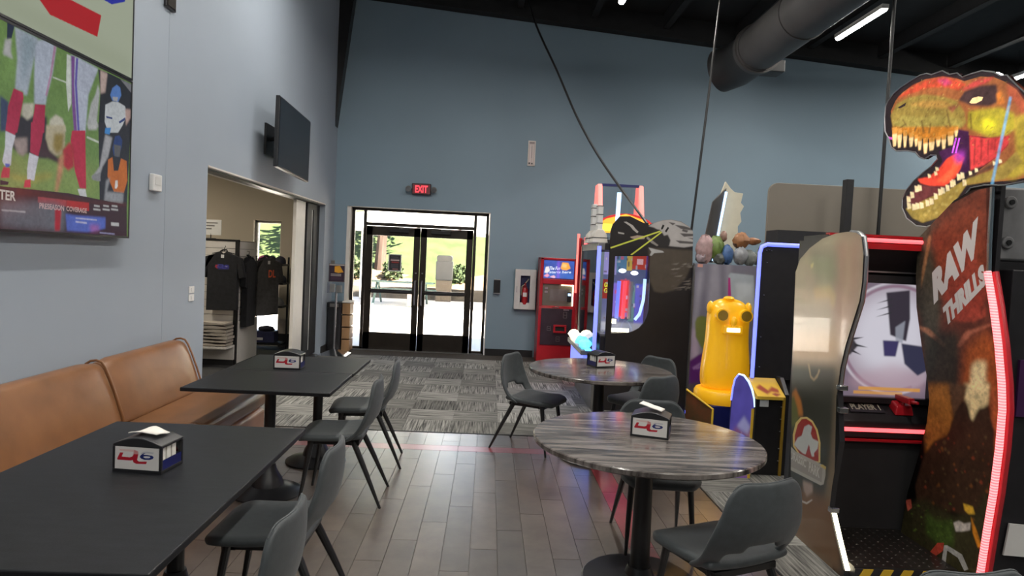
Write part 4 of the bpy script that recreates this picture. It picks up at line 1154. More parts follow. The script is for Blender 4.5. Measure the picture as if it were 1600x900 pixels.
# poster on the left leaf
ar = Art(64, 90, (.02, .02, .025))
ar.rect(.05, .05, .95, .95, (.025, .022, .03))
ar.text('NOTICE', (.15, .80), (.7, 0), (0, .08), (.35, .35, .38))
ar.rect(.12, .62, .88, .70, (.55, .42, .40)); ar.rect(.2, .48, .85, .58, (.30, .04, .04))
for k in range(4):
    ar.rect(.15, .38 - k * .07, .82, .41 - k * .07, (.16, .16, .18))
ar.rect(.3, .06, .8, .12, (.4, .15, .15))
MP = Art(64, 90, (.02, .02, .025))
MP.rect(.12, .72, .88, .76, (.2, .2, .22)); MP.rect(.12, .62, .88, .70, (.55, .42, .40)); MP.rect(.2, .48, .85, .58, (.30, .04, .04))
MP.rect(.15, .84, .8, .9, (.09, .09, .1))
for k in range(4):
    MP.rect(.15, .38 - k * .07, .82, .41 - k * .07, (.1, .1, .12))
MP.rect(.3, .06, .8, .12, (.35, .15, .15))
po = thing('door_poster', 'small dark notice in a white frame on the left entrance door glass', 'poster', (-1.59, Y0 + .03, 1.35))
MB().bx(-1.70, -1.48, Y0 + .022, Y0 + .034, 1.345, 1.635).build('backing', 'white_plastic', po)
sheet('print', MP.material('door_notice'), (-1.685, Y0 + .0215, 1.36), (.19, 0, 0), (0, 0, .26), po, .001)

# shop window
wf = MB()
wf.bx(-3.92, -3.885, FY + .1, FY + .2, .02, 2.09).bx(-3.51, -3.47, FY + .1, FY + .2, .02, 2.09).bx(-3.92, -3.47, FY + .1, FY + .2, 2.05, 2.09).bx(-3.92, -3.47, FY + .1, FY + .2, .0, .05)
wn_ = struct(wf.build('window_1', 'white_trim'), 'tall white framed shop window bright with daylight')
MB().bx(-3.885, -3.51, FY + .14, FY + .146, .05, 2.05).build('pane', 'glass', wn_)
# folded glass partition parked at the far end of the opening
pt = thing('folding_partition', 'black framed folding glass partition parked at the end of shop opening', 'partition', (-2.72, 9.9, 0))
MB().bx(-2.745, -2.70, 9.45, 9.91, .02, 2.33).build('white_panel', 'white_trim', pt, bevel=.003)
x, y = -2.70, 9.94
m_ = MB().bx(x - .02, x + .02, y, y + .26, .03, 2.33).bx(x - .02, x + .02, y + .26, y + .36, .03, .12).bx(x - .02, x + .02, y + .26, y + .36, 2.24, 2.33).bx(x - .02, x + .02, y + .36, y + .70, .03, 2.33)
p_ = m_.build('panel_frame', 'black_paint', pt, bevel=.003)
MB().bx(x - .004, x + .004, y + .26, y + .36, .12, 2.24).build('panel_pane', 'frosted', p_)
MB().bx(-2.75, -2.64, 6.3, 10.4, 2.335, 2.354).build('track', 'black_metal', pt)
struct(MB().bx(-2.78, -2.60, 9.4, 10.6, 0, 0.004).build('trim_6', 'steel'), 'floor guide of the folding partition')

# ================================================================ OUTSIDE
struct(MB().bx(-45, 45, FY + .26, 25, -.3, -.02).build('ground_outside', 'concrete'), 'sunlit pale concrete forecourt')
kb = struct(MB().build('kerb_wall', 'kerb') if False else MB().bx(-45, 45, 25, 25.4, -.3, .42).build('kerb_wall', 'kerb', bevel=.03), 'low concrete kerb wall below the grass bank')
rs = random.Random(3)
n, mrows = 60, 12
g = MB()
vv = []
for j in range(mrows + 1):
    for i in range(n + 1):
        t = j / mrows
        vv.append((-45 + 90 * i / n, 25.4 + 16 * t, .36 + 7.5 * t ** 1.1 + rs.uniform(-.12, .12) * (t > 0)))
ff = [(j * (n + 1) + i, j * (n + 1) + i + 1, (j + 1) * (n + 1) + i + 1, (j + 1) * (n + 1) + i) for j in range(mrows) for i in range(n)]
g.add(vv, ff)
struct(g.build('ground_bank', 'grass', smooth=True, angle=80), 'bright green grass bank rising behind the kerb')
struct(MB().prism([(25.4, .37), (27.2, .98), (27.2, .9), (25.4, .2)], 'X', -45, 45).build('ground_bed', 'soil'), 'strip of bare brown soil above the kerb')
# pavilion canopy outside
cp = thing('pavilion', 'white hipped canopy roof on slim posts across the forecourt', 'canopy', (-2.4, 22, 0))
MB().prism([(-4.75, 2.47), (-4.2, 2.80), (-3.5, 2.93), (-1.5, 3.3), (3.0, 3.3), (4.6, 2.47)], 'Y', 20.5, 24).build('canopy_roof', 'canopy_white', cp, bevel=.02)
MB().bx(-4.70, 4.25, 20.4, 24.1, 2.38, 2.47).build('fascia', 'canopy_white', cp)
for x, y in ((-4.45, 20.7), (-4.45, 23.8), (4.0, 20.7), (4.0, 23.8)):
    MB().bx(x - .06, x + .06, y - .06, y + .06, -.02, 2.38).build('post', 'steel', cp)
# tree, shrubs
def leaves(mb, c, r, n, seed, size=.16):
    rn = random.Random(seed)
    for _ in range(n):
        d = Vector((rn.gauss(0, 1), rn.gauss(0, 1), rn.gauss(0, 1))).normalized() * rn.uniform(.55, 1)
        p = Vector((c[0] + d.x * r[0], c[1] + d.y * r[1], c[2] + d.z * r[2]))
        a = Vector((rn.uniform(-1, 1), rn.uniform(-1, 1), rn.uniform(-1, 1))).normalized() * size
        b = Vector((rn.uniform(-1, 1), rn.uniform(-1, 1), rn.uniform(-1, 1))).normalized() * size * .5
        mb.add([p - a, p + b, p + a, p - b], [(0, 1, 2, 3)])
tr = thing('tree', 'tree with a thick brown trunk on the grass bank', 'tree', (-4.35, 27.3, .9))
MB().tube([(-4.4, 27.3, .6), (-4.36, 27.3, 2.0), (-4.25, 27.3, 3.6), (-4.1, 27.4, 5.2)], [.26, .20, .18, .12], 10).build('trunk', 'bark', tr, smooth=True)
lm = MB()
leaves(lm, (-4.1, 27.5, 7.0), (3.0, 2.4, 2.0), 900, 5, .3)
tag(lm.build('crown', 'leaf', tr), 'leafy crown', kind='stuff')
for k, (x, y, z, r, lb) in enumerate(((-3.75, 26.3, .75, (.42, .4, .5), 'green shrub on the bank left of the door notice'), (-1.15, 26.3, .7, (.5, .4, .42), 'green shrub right of the grey litter bin outside'), (.55, 26.3, .7, (.5, .4, .45), 'green shrub seen through the right side light'), (-5.1, 26.3, .75, (.5, .4, .5), 'green shrub seen through the left side light'))):
    lm = MB()
    leaves(lm, (x, y, z + .2), r, 260, 20 + k, .13)
    for q in range(5):
        lm.tube([(x, y, z - .3), (x + rs.uniform(-.3, .3), y + rs.uniform(-.2, .2), z + .4)], .012, 5)
    tag(lm.build('shrub', 'leaf', loc=(x, y, z - .3)), lb, 'shrub', 'shrubs on the bank')
bn = thing('litter_bin', 'grey hooded litter bin with tan base beyond the right door leaf', 'bin', (-1.62, 24.7, -.02))
MB().bx(-1.9, -1.34, 24.45, 24.95, -.02, .75).build('bin_body', 'bin_tan', bn, bevel=.02)
MB().bx(-1.92, -1.32, 24.43, 24.97, .75, 1.45).build('bin_hood', 'bin_grey', bn, bevel=.03)
MB().prism(rounded(-1.9, -1.34, 1.44, 1.66, .09), 'Y', 24.45, 24.95).build('bin_lid', 'bin_grey', bn)
bc = thing('picnic_bench', 'dark green metal picnic bench on the sunny forecourt', 'bench', (-2.9, 22.0, -.02))
for k in range(4):
    MB().bx(-3.9, -1.75, 21.7 + k * .17, 21.84 + k * .17, .70, .74).build('slat', 'bench_green', bc)
MB().bx(-3.9, -1.75, 21.1, 21.4, .42, .46).build('seat', 'bench_green', bc)
MB().bx(-3.9, -1.75, 22.7, 23.0, .42, .46).build('seat', 'bench_green', bc)
for x in (-3.6, -2.05):
    MB().tube([(x, 21.2, -.02), (x, 21.95, .70), (x, 22.2, .70), (x, 22.9, -.02)], .035, 8).tube([(x, 21.2, .42), (x, 22.9, .42)], .03, 8).build('leg_frame', 'bench_green', bc)
MB().bx(-2.5, -2.1, 21.0, 21.1, .05, .4).build('panel', 'bin_tan', bc)

# ================================================================ CEILING THINGS
LIGHTS = [(1.50, 7.95, 'behind'), (1.50, 4.6, ''), (1.50, 1.3, ''), (4.68, 8.75, ''), (4.68, 5.4, ''), (4.68, 2.0, ''), (8.25, 10.1, ''), (8.25, 6.7, ''), (8.25, 3.2, ''), (-1.3, 7.3, ''), (-1.3, 4.0, ''), (-1.3, .7, ''), (1.5, -2.2, ''), (4.68, -1.6, ''), (-1.3, -2.8, ''), (8.25, -.5, '')]
LBL = {0: 'glowing strip light hanging high above the star themed cabinet', 3: 'glowing strip light hanging beside the big round duct', 6: 'glowing strip light near ceiling behind the dinosaur head sign'}
for i, (x, y, _) in enumerate(LIGHTS):
    z = 4.92 if x > 0 else 5.2
    lb = LBL.get(i, 'ceiling strip light farther along the hall outside the picture')
    t = thing('strip_light', lb, 'ceiling light', (x, y, z), group='ceiling strip lights')
    MB().bx(x - .045, x + .045, y - .57, y + .57, z, z + .055).build('housing', 'white_plastic', t, bevel=.004)
    MB().prism([(x + .038 * math.cos(a), z + .002 - .036 * math.sin(a)) for a in [PI * k / 6 for k in range(7)]], 'Y', y - .55, y + .55).build('diffuser', 'led_white', t, smooth=True)
    for s in (-.45, .45):
        MB().tube([(x, y + s, z + .05), (x, y + s, roof(x) + .375)], .004, 6).build('wire', 'black_metal', t)
    ld = bpy.data.lights.new('strip_lamp', 'AREA')
    ld.shape = 'RECTANGLE'
    ld.size = .09
    ld.size_y = 1.1
    ld.energy = LAMP_WATTS
    ld.color = (1.0, .95, .88)
    lo = bpy.data.objects.new('strip_lamp', ld)
    COL.objects.link(lo)
    lo.parent = t
    lo.location = (0, 0, -.05)
# shop lamps
for x, y in ((-4.6, 8.2), (-6.2, 9.6)):
    t = thing('shop_light', 'flat square light panel in the shop ceiling %s' % ('near the gondola' if x > -5 else 'at the back'), 'ceiling light', (x, y, 2.97))
    MB().bx(x - .3, x + .3, y - .3, y + .3, 2.965, 2.999).build('housing', 'white_plastic', t)
    MB().bx(x - .28, x + .28, y - .28, y + .28, 2.958, 2.966).build('diffuser', 'glow_white', t)
    ld = bpy.data.lights.new('shop_lamp', 'AREA')
    ld.shape = 'SQUARE'
    ld.size = .56
    ld.energy = 45
    ld.color = (1.0, .90, .74)
    lo = bpy.data.objects.new('shop_lamp', ld)
    COL.objects.link(lo)
    lo.parent = t
    lo.location = (0, 0, -.03)

# big spiral duct
R_, DX, DZ = .30, 3.48, 4.63
d = thing('air_duct', 'big round grey air duct hanging under the ceiling', 'duct', (DX, 6, DZ))
def cyl_y(mb, r, y0, y1, n=36, m=0):
    return mb.tube([(DX, y0, DZ), (DX, y1, DZ)], r, n, m)
y = 1.0
k = 0
while y < 8.99:
    y1 = min(y + 1.35, 9.0)
    cyl_y(MB(), R_, y + .004, y1 - .004).build('duct_section', 'duct_grey', d, smooth=True)
    cyl_y(MB(), R_ + .012, y1 - .03, y1 + .03).build('duct_band', 'duct_grey', d, smooth=True)
    y = y1
cyl_y(MB(), R_ + .035, 9.02, 9.10).build('collar', 'duct_grey', d, smooth=True)
e = MB()
e.tube([(DX, 9.10, DZ), (DX, 9.45, DZ), (DX - .04, 9.72, DZ - .02), (DX - .2, 9.95, DZ - .06)], [R_, R_ * 1.02, R_ * 1.05, R_ * 1.05], 32)
e.build('end_elbow', 'duct_dark', d, smooth=True)
MB().bx(DX + .10, DX + .42, 9.14, 9.42, DZ - .26, DZ - .10).build('damper_box', 'duct_dark', d, bevel=.01)
for y in (3.5, 6.3, 8.4):
    MB().tube([(DX, y, DZ + R_ - .01), (DX, y, roof(DX) + .37)], .006, 6).build('hanger', 'black_metal', d)
# cables
def cable(name, pts, r, label, mt='black_metal'):
    q = []
    P = [Vector(p) for p in pts]
    for i in range(len(P) - 1):
        p0 = P[max(i - 1, 0)]; p1 = P[i]; p2 = P[i + 1]; p3 = P[min(i + 2, len(P) - 1)]
        for s in range(6):
            t_ = s / 6
            q.append(.5 * ((2 * p1) + (p2 - p0) * t_ + (2 * p0 - 5 * p1 + 4 * p2 - p3) * t_ ** 2 + (3 * p1 - p0 - 3 * p2 + p3) * t_ ** 3))
    q.append(P[-1])
    return tag(MB().tube(q, r, 8).build(name, mt, smooth=True, loc=P[-1]), label, 'cable')
cable('hanging_cable', [(.36, 10.6, 5.85), (.54, 10.2, 5.15), (.845, 9.8, 4.396), (1.146, 9.3, 3.579), (1.44, 8.7, 2.90), (1.765, 7.56, 2.115)], .016, 'black cable sagging diagonally from the ceiling to the star cabinet')
cable('hanging_cable', [(2.54, 7.58, 5.76), (2.448, 7.58, 4.65), (2.36, 7.58, 3.3), (2.275, 7.58, 2.06)], .014, 'black cable dropping straight to the grey planet panel')
cable('hanging_cable', [(3.815, 6.52, 5.66), (3.815, 6.52, 4.1), (3.815, 6.52, 1.2)], .017, 'black cable dropping past the dinosaur nose')

# ================================================================ LOGO PRINT
RED, NAVY = (.40, .010, .025), (.012, .022, .14)
def logo(ar, x0, y0, w, h, fade=True, red=RED, navy=NAVY):
    def T(s):
        v = [float(t) for t in s.replace(',', ' ').split()]
        return [(x0 + w * v[i] / 100, y0 + h * v[i + 1] / 100) for i in range(0, len(v), 2)]
    pale = (.62, .40, .38)
    if fade:
        ar.poly(T('8,93 44,93 52,86 52,80 40,82 9,84'), pale, .75, 1.2)
        ar.poly(T('44,93 54,86 55,70 50,56 40,58 43,78'), (.50, .16, .16), .85, 1.5)
        ar.poly(T('60,76 66,86 76,88 92,86 90,78 78,80 70,78 66,70'), (.38, .38, .44), .8, 1.5)
    else:
        ar.poly(T('8,93 44,93 54,86 52,70 46,60 38,62 42,80 9,82'), red)
        ar.poly(T('60,76 66,86 76,88 92,86 90,78 78,80 70,78 66,70'), navy)
    ar.poly(T('10,76 18,76 14,56 34,55 40,60 44,72 54,72 49,50 44,44 36,40 4,40 3,46'), red)
    ar.poly(T('45,72 54,72 52,44 56,38 76,40 74,28 50,26 43,32 41,44'), red)
    ar.polys([T('58,60 62,52 70,48 82,49 90,55 92,64 88,70 76,72 66,72 60,68')], navy)
    ar.poly(T('67,60 72,56 80,57 84,61 82,65 74,66 68,64'), (.62, .60, .58))
    ar.poly(T('58,60 60,68 66,78 72,80 66,72 62,64'), navy)

A_logo = Art(256, 160, (.62, .60, .58))
logo(A_logo, .02, .02, .94, .94)
MAT_LOGO = A_logo.material('logo_card', rough=.3)

# ================================================================ CHAIR
def shell(mb, f, nu, nv, skip=None):
    o = len(mb.v)
    for j in range(nv + 1):
        for i in range(nu + 1):
            mb.v.append(f(-1 + 2 * i / nu, j / nv))
    used = []
    for j in range(nv):
        for i in range(nu):
            if skip and skip(-1 + 2 * (i + .5) / nu, (j + .5) / nv):
                continue
            mb.f.append([o + j * (nu + 1) + i, o + j * (nu + 1) + i + 1, o + (j + 1) * (nu + 1) + i + 1, o + (j + 1) * (nu + 1) + i])
            mb.m.append(0)
    return mb

def seat_f(s, t):
    y = .235 - .43 * t
    w = .232 - .012 * t
    if t < .22:
        w *= 1 - .30 * ((.22 - t) / .22) ** 2.2
    z = .450 - .030 * max(0, (.18 - t) / .18) ** 2 - .012 * math.sin(PI * t) + .018 * s * s * t
    return (s * w, y - .02 * (1 - s * s) * 0, z)

def back_f(s, t):
    w = .228 + .020 * math.sin(PI * min(t * 1.35, 1)) - .034 * t * t
    if t > .8:
        w *= 1 - .12 * ((t - .8) / .2) ** 2
    y = -.185 - .085 * t ** .8 - .035 * math.sin(PI * t) + .075 * s * s * (1 - .62 * t)
    z = .425 + .385 * t + .016 * s * s * t ** 3 - .045 * abs(s) ** 7 * t ** 4
    if t < .2:
        y += .05 * (1 - t / .2) ** 2
    return (s * w, y, z)

def make_chair(label, group):
    r = thing('dining_chair', label, 'chair', (0, 0, 0), 0, group)
    shell(MB(), seat_f, 10, 10).build('seat', 'chair_fabric', r, smooth=True, solid=.042, subsurf=2, angle=180)
    bk_ = shell(MB(), back_f, 12, 12, lambda s, t: t < .34 - .32 * max(0, abs(s) - .2) and abs(s) < .60).build('backrest', 'chair_fabric', r, smooth=True, solid=.026, subsurf=2, angle=180)
    edge = [back_f(s / 10, 1.0) for s in range(-10, 11)]
    MB().tube([(p[0] * .985, p[1], p[2] - .002) for p in edge], .0042, 6).build('piping', 'chair_fabric', bk_, smooth=True)
    m_ = MB()
    m_.bx(-.17, .17, .10, .16, .393, .425).bx(-.17, .17, -.17, -.11, .393, .425).bx(-.17, -.13, -.17, .16, .395, .423).bx(.13, .17, -.17, .16, .395, .423)
    m_.build('seat_frame', 'black_metal', r, bevel=.004)
    for s in (-1, 1):
        MB().tube([(s * .165, .135, .42), (s * .178, .165, .22), (s * .19, .20, 0)], [.019, .015, .009], 10).build('leg', 'black_metal', r, smooth=True)
        MB().tube([(s * .155, -.13, .42), (s * .182, -.225, .22), (s * .208, -.325, 0)], [.020, .016, .009], 10).build('leg', 'black_metal', r, smooth=True)
    return r

def rz_of(dx, dy):
    return math.atan2(-dx, dy)

CH_L = 'grey dining chairs along the black tables'
CH_R = 'grey dining chairs around the round tables'
chair0 = make_chair('', CH_L)
chairs = [
    ((-.86, 2.17), (-1, .02), 'grey dining chair nearest the camera, pulled up to the big black table', CH_L),
    ((-.89, 2.93), (-1, .0), 'grey dining chair second along the big black table, behind the nearest chair', CH_L),
    ((-.96, 4.50), (-1, -.02), 'grey dining chair at the nearer half of the second black table row', CH_L),
    ((-.95, 5.29), (-1, -.10), 'grey dining chair at the far end of the black table row, half on carpet', CH_L),
    ((.46, 5.82), (.88, -.47), 'grey dining chair standing side-on left of the far round table', CH_R),
    ((1.40, 5.94), (-.62, -.45), 'grey dining chair tucked behind the far round table under the star cabinet', CH_R),
    ((1.22, 5.26), (-.40, .60), 'grey dining chair seen from behind between the two round tables', CH_R),
    ((1.04, 3.86), (-.06, -1), 'grey dining chair facing the camera behind the near round table', CH_R),
    ((1.055, 2.85), (-.36, .84), 'grey dining chair with its back turned in front of near round table', CH_R),
    ((1.42, 2.12), (-.1, 1), 'grey dining chair of which only the backrest top shows at the bottom edge', CH_R),
]
for i, ((x, y), d_, lb, gp) in enumerate(chairs):
    if i == 0:
        c_ = chair0
        c_.location = (x, y, 0)
        c_.rotation_euler = (0, 0, rz_of(*d_))
        c_['label'] = lb
    else:
        copy_tree(chair0, (x, y, 0), rz_of(*d_), lb, gp)

# ================================================================ BLACK TABLES
def black_table(label, x0, x1, y0, y1, cols, base_r=.24):
    t = thing('dining_table', label, 'table', ((x0 + x1) / 2, (y0 + y1) / 2, 0), 0, 'black rectangular tables')
    MB().bx(x0, x1, y0, y1, .737, .762).build('tabletop', 'black_top', t, bevel=.005)
    for cx, cy in cols:
        MB().tube([(cx, cy, .10), (cx, cy, .73)], .036, 20).build('column', 'black_metal', t, smooth=True)
        MB().lathe([(base_r, 0), (base_r, .012), (base_r * .92, .022), (base_r * .45, .055), (.09, .10), (.055, .16), (.045, .20)], 32, (cx, cy, 0)).build('base', 'black_plastic', t, smooth=True)
        MB().bx(cx - .2, cx + .2, cy - .03, cy + .03, .715, .737).bx(cx - .03, cx + .03, cy - .2, cy + .2, .715, .737).build('top_bracket', 'black_metal', t)
    return t
black_table('long black dining table in the foreground beside the leather bench', -1.79, -.868, 1.79, 3.33, [(-1.33, 2.14), (-1.33, 2.98)])
black_table('black table with the napkin box, nearer half of the second row', -1.868, -.95, 4.175, 4.872, [(-1.42, 4.52)], .23)
black_table('black table at the far end of the second row near the carpet', -1.866, -.946, 4.880, 5.60, [(-1.28, 5.24)], .23)

# ================================================================ ROUND TABLES
def round_table(label, cx, cy, r):
    t = thing('round_table', label, 'table', (cx, cy, 0), 0, 'round stone look tables')
    MB().lathe([(r - .006, .731), (r, .737), (r, .756), (r - .004, .761), (r - .012, .762)], 72, (cx, cy, 0)).build('tabletop', 'stone_top', t, smooth=True)
    MB().tube([(cx, cy, .05), (cx, cy, .72)], [.052, .042], 24).build('column', 'black_metal', t, smooth=True)
    MB().lathe([(.30, 0), (.30, .012), (.29, .022), (.14, .03), (.075, .05), (.06, .09)], 48, (cx, cy, 0)).build('base', 'black_plastic', t, smooth=True)
    MB().bx(cx - .25, cx + .25, cy - .03, cy + .03, .712, .731).bx(cx - .03, cx + .03, cy - .25, cy + .25, .712, .731).build('top_bracket', 'black_metal', t)
round_table('near round table with streaky grey stone top', .855, 3.41, .585)
round_table('far round table with streaky grey stone top in front of the star cabinet', .975, 5.60, .60)

# ================================================================ NAPKIN BOXES
def napkin_box(label, x, y, rz, napkin=True, col=None):
    w, d_, h = .196, .150, .128
    r = thing('napkin_dispenser', label, 'napkin holder', (0, 0, 0), 0, 'printed napkin dispensers')
    m_ = MB()
    arch = [(-w / 2, .098)] + [(-w / 2 + w * k / 10, .108 + .026 * math.sin(PI * k / 10)) for k in range(11)] + [(w / 2, .098)]
    m_.prism(arch, 'Y', -d_ / 2, d_ / 2)
    m_.build('lid', 'black_plastic', r, smooth=True, bevel=.003)
    m_ = MB().bx(-w / 2, w / 2, -d_ / 2, d_ / 2, 0, .012)
    for sx in (-1, 1):
        for sy in (-1, 1):
            m_.bx(sx * w / 2 - (.010 if sx > 0 else 0), sx * w / 2 + (0 if sx > 0 else .010), sy * d_ / 2 - (.010 if sy > 0 else 0), sy * d_ / 2 + (0 if sy > 0 else .010), .012, .099)
    m_.build('frame', 'black_plastic', r, bevel=.0015)
    for s in (-1, 1):
        MB().bx(-w / 2 + .009, w / 2 - .009, s * (d_ / 2 - .004) - .001, s * (d_ / 2 - .004) + .001, .011, .099).build('sign_holder', 'clear', r)
    sheet('front_card', MAT_LOGO, (-w / 2 + .011, -d_ / 2 - .0005, .012), (w - .022, 0, 0), (0, 0, .086), r, .002)
    sheet('rear_card', MAT_LOGO, (w / 2 - .011, d_ / 2 + .0005, .012), (-(w - .022), 0, 0), (0, 0, .086), r, .002)
    for k in range(3):
        MB().bx(-.083, .083, -.05 + k * .036, -.022 + k * .036, .013, .092).build('napkin_stack', 'napkin', r, bevel=.003)
    for s in (-1, 1):
        MB().bx(s * (w / 2 - .003) - .001, s * (w / 2 - .003) + .001, -d_ / 2 + .01, d_ / 2 - .01, .012, .05).build('side_guard', 'navy', r)
    if napkin:
        m_ = MB()
        vv = []
        for j in range(5):
            for i in range(9):
                u, v = -1 + 2 * i / 8, -1 + 2 * j / 4
                vv.append((.058 * u + .006 * v, .034 * v, .136 + .014 * (1 - abs(u) ** 1.3) + .004 * math.sin(3 * u + 2 * v) * (napkin == 1) + (.03 * max(0, -u) if napkin == 2 else 0)))
        m_.add(vv, [(j * 9 + i, j * 9 + i + 1, (j + 1) * 9 + i + 1, (j + 1) * 9 + i) for j in range(4) for i in range(8)])
        m_.build('pulled_napkin', 'napkin', r, smooth=True, solid=.004)
    r.location = (x, y, .762)
    r.rotation_euler = (0, 0, rz)
napkin_box('napkin dispenser with a flat white napkin on top on the foreground black table', -1.305, 2.665, -.10, 1)
napkin_box('napkin dispenser with no napkin pulled on the second row of black tables', -1.447, 5.02, .03, 0)
napkin_box('napkin dispenser with an upright napkin on the near round table', .890, 3.47, -.34, 2)
napkin_box('napkin dispenser turned a little on the far round table', 1.005, 5.74, .42, 0)

# ================================================================ LEATHER BENCH
def bench(label, y0, y1, end=False):
    b = thing('leather_bench', label, 'bench', (-2.2, (y0 + y1) / 2, 0), 0, 'tan leather wall benches')
    g = .004
    back = [(-2.59, .44), (-2.32, .44), (-2.33, .50), (-2.37, .62), (-2.415, .74), (-2.45, .82), (-2.475, .855), (-2.51, .865), (-2.545, .86), (-2.575, .84), (-2.59, .80)]
    n = 9
    m_ = MB()
    L = []
    for i in range(n + 1):
        y = y0 + g + (y1 - y0 - 2 * g) * i / n
        L.append(y)
    k = len(back)
    prof = []
    for i, y in enumerate(L):
        q = 1 - (.05 if i in (0, n) else 0)
        for p in back:
            prof.append((-2.59 + (p[0] + 2.59) * q, y, .44 + (p[1] - .44) * (q if i in (0, n) else 1)))
    m_.add(prof, [(i * k + a, i * k + (a + 1) % k, (i + 1) * k + (a + 1) % k, (i + 1) * k + a) for i in range(n) for a in range(k)] + [tuple(range(k)), tuple(n * k + a for a in reversed(range(k)))])
    m_.build('backrest', 'leather', b, smooth=True, bevel=.02, segs=3, angle=50)
    MB().tube([(p[0], y1 - .012, p[1]) for p in back[1:]], .008, 8).build('piping', 'leather', b, smooth=True)
    MB().prism([(-2.33, .33), (-1.83, .33), (-1.80, .36), (-1.795, .43), (-1.82, .465), (-1.87, .478), (-2.33, .455)], 'Y', y0 + g, y1 - g).build('seat_cushion', 'leather', b, smooth=True, bevel=.012, segs=3)
    MB().prism([(-2.58, .09), (-1.835, .09), (-1.81, .12), (-1.81, .30), (-1.84, .325), (-2.58, .325)], 'Y', y0 + g, y1 - g).build('front_panel', 'leather_front', b, smooth=True, bevel=.012, segs=3)
    MB().bx(-2.58, -1.90, y0 + .02, y1 - .02, 0, .09).build('plinth', 'black_paint', b)
bench('tan leather wall bench section at the far end by the shop opening', 4.43, 5.62)
bench('tan leather wall bench section behind the foreground black table', 2.93, 4.426)
bench('tan leather wall bench section under the big screens, mostly hidden', 1.43, 2.926)

# ================================================================ SCREENS ON THE LEFT WALL
TV0, TV1 = 2.86, 4.80
def wall_tv(label, z0, z1, material, name='wall_screen'):
    t = thing(name, label, 'television', (LX, (TV0 + TV1) / 2, z0))
    MB().bx(-2.595, -2.537, TV0 - .006, TV1 + .006, z0 - .006, z1 + .006).build('casing', 'black_plastic', t, bevel=.004)
    m_ = MB()
    for a in ((TV0 - .008, TV0 + .006, z0 - .008, z1 + .008), (TV1 - .006, TV1 + .008, z0 - .008, z1 + .008), (TV0, TV1, z0 - .008, z0 + .006), (TV0, TV1, z1 - .006, z1 + .008)):
        m_.bx(-2.545, -2.526, *a)
    m_.build('bezel', 'black_plastic', t)
    sheet('screen_picture', material, (-2.529, TV0, z0), (0, TV1 - TV0, 0), (0, 0, z1 - z0), t, .004)
tv = Art(960, 544)
tv.traced('tv', 1.4)
tv.text('NTER', (.334, .147), (.088, 0), (0, .048), (.62, .60, .55))
tv.text('PRESEASON', (.519, .124), (.113, 0), (0, .030), (.62, .42, .42), .9)
tv.text('COVERAGE', (.643, .126), (.105, 0), (0, .028), (.66, .45, .42), .9)
tv.noise(.16, 40, 3)
tv.noise(.22, 7, 13)
wall_tv('lower wall screen showing a football broadcast', 1.672, 2.742, tv.material('football_picture', rough=.12, emit=.62, base=.012))
ad = Art(480, 272, (.40, .44, .33))
ad.rect(.0, .0, 1, .12, (.34, .38, .27), .7, 12)
logo(ad, .06, -.17, .98, 1.12, fade=False, red=(.45, .012, .02), navy=(.02, .03, .36))
ad.polys([[(.73, .42), (.80, .40), (.90, .46), (.84, .55)]], (.40, .44, .33), 0)
wall_tv('upper wall screen with a red and blue logo on pale green', 2.762, 3.857, ad.material('logo_picture', rough=.12, emit=.72, base=.012))
# small tilted screen by the opening
t = thing('tilted_screen', 'smaller black switched off screen tilted from the wall above shop opening', 'television', (LX, 8.0, 2.85))
rt_ = Matrix.Rotation(math.radians(-1.5), 3, 'X')
MB().box((-2.36, 8.04, 2.893), (.045, 1.26, .77), rot=rt_).build('casing', 'black_plastic', t, bevel=.006)
MB().box((-2.335, 8.04, 2.893), (.004, 1.22, .73), rot=rt_).build('screen', mat('off_screen', (.012, .018, .026), .4, vary=.05, spec=.25), t)
MB().bx(-2.60, -2.575, 7.74, 8.2, 2.70, 3.05).build('mount_plate', 'black_metal', t)
MB().tube([(-2.58, 7.9, 2.88), (-2.47, 7.75, 2.88), (-2.38, 8.0, 2.88)], .022, 8).build('mount_arm', 'black_metal', t)
# small things on the left wall
t = thing('wall_speaker', 'small flat dark speaker high on the left wall above the wall joint', 'speaker', (LX, 5.44, 3.46))
MB().bx(-2.6, -2.575, 5.36, 5.52, 3.47, 3.75).build('cabinet', 'black_plastic', t, bevel=.006)
MB().bx(-2.576, -2.570, 5.375, 5.505, 3.485, 3.735).build('grille', 'bronze_frame', t)
t = thing('thermostat', 'white thermostat box on the left wall right of the screens', 'thermostat', (LX, 5.27, 2.04))
MB().bx(-2.6, -2.565, 5.205, 5.345, 2.035, 2.165).build('housing', 'white_plastic', t, bevel=.008)
MB().bx(-2.566, -2.562, 5.235, 5.315, 2.085, 2.145).build('display', 'frosted', t)
for z, lb in ((1.215, 'upper white light switch plate left of the shop opening'), (1.145, 'lower white light switch plate left of the shop opening')):
    t = thing('light_switch', lb, 'switch', (LX, 5.98, z))
    MB().bx(-2.6, -2.592, 5.93, 6.03, z, z + .06).build('plate', 'white_plastic', t, bevel=.002)
    MB().bx(-2.594, -2.587, 5.965, 5.995, z + .015, z + .045).build('rocker', 'white_plastic', t)

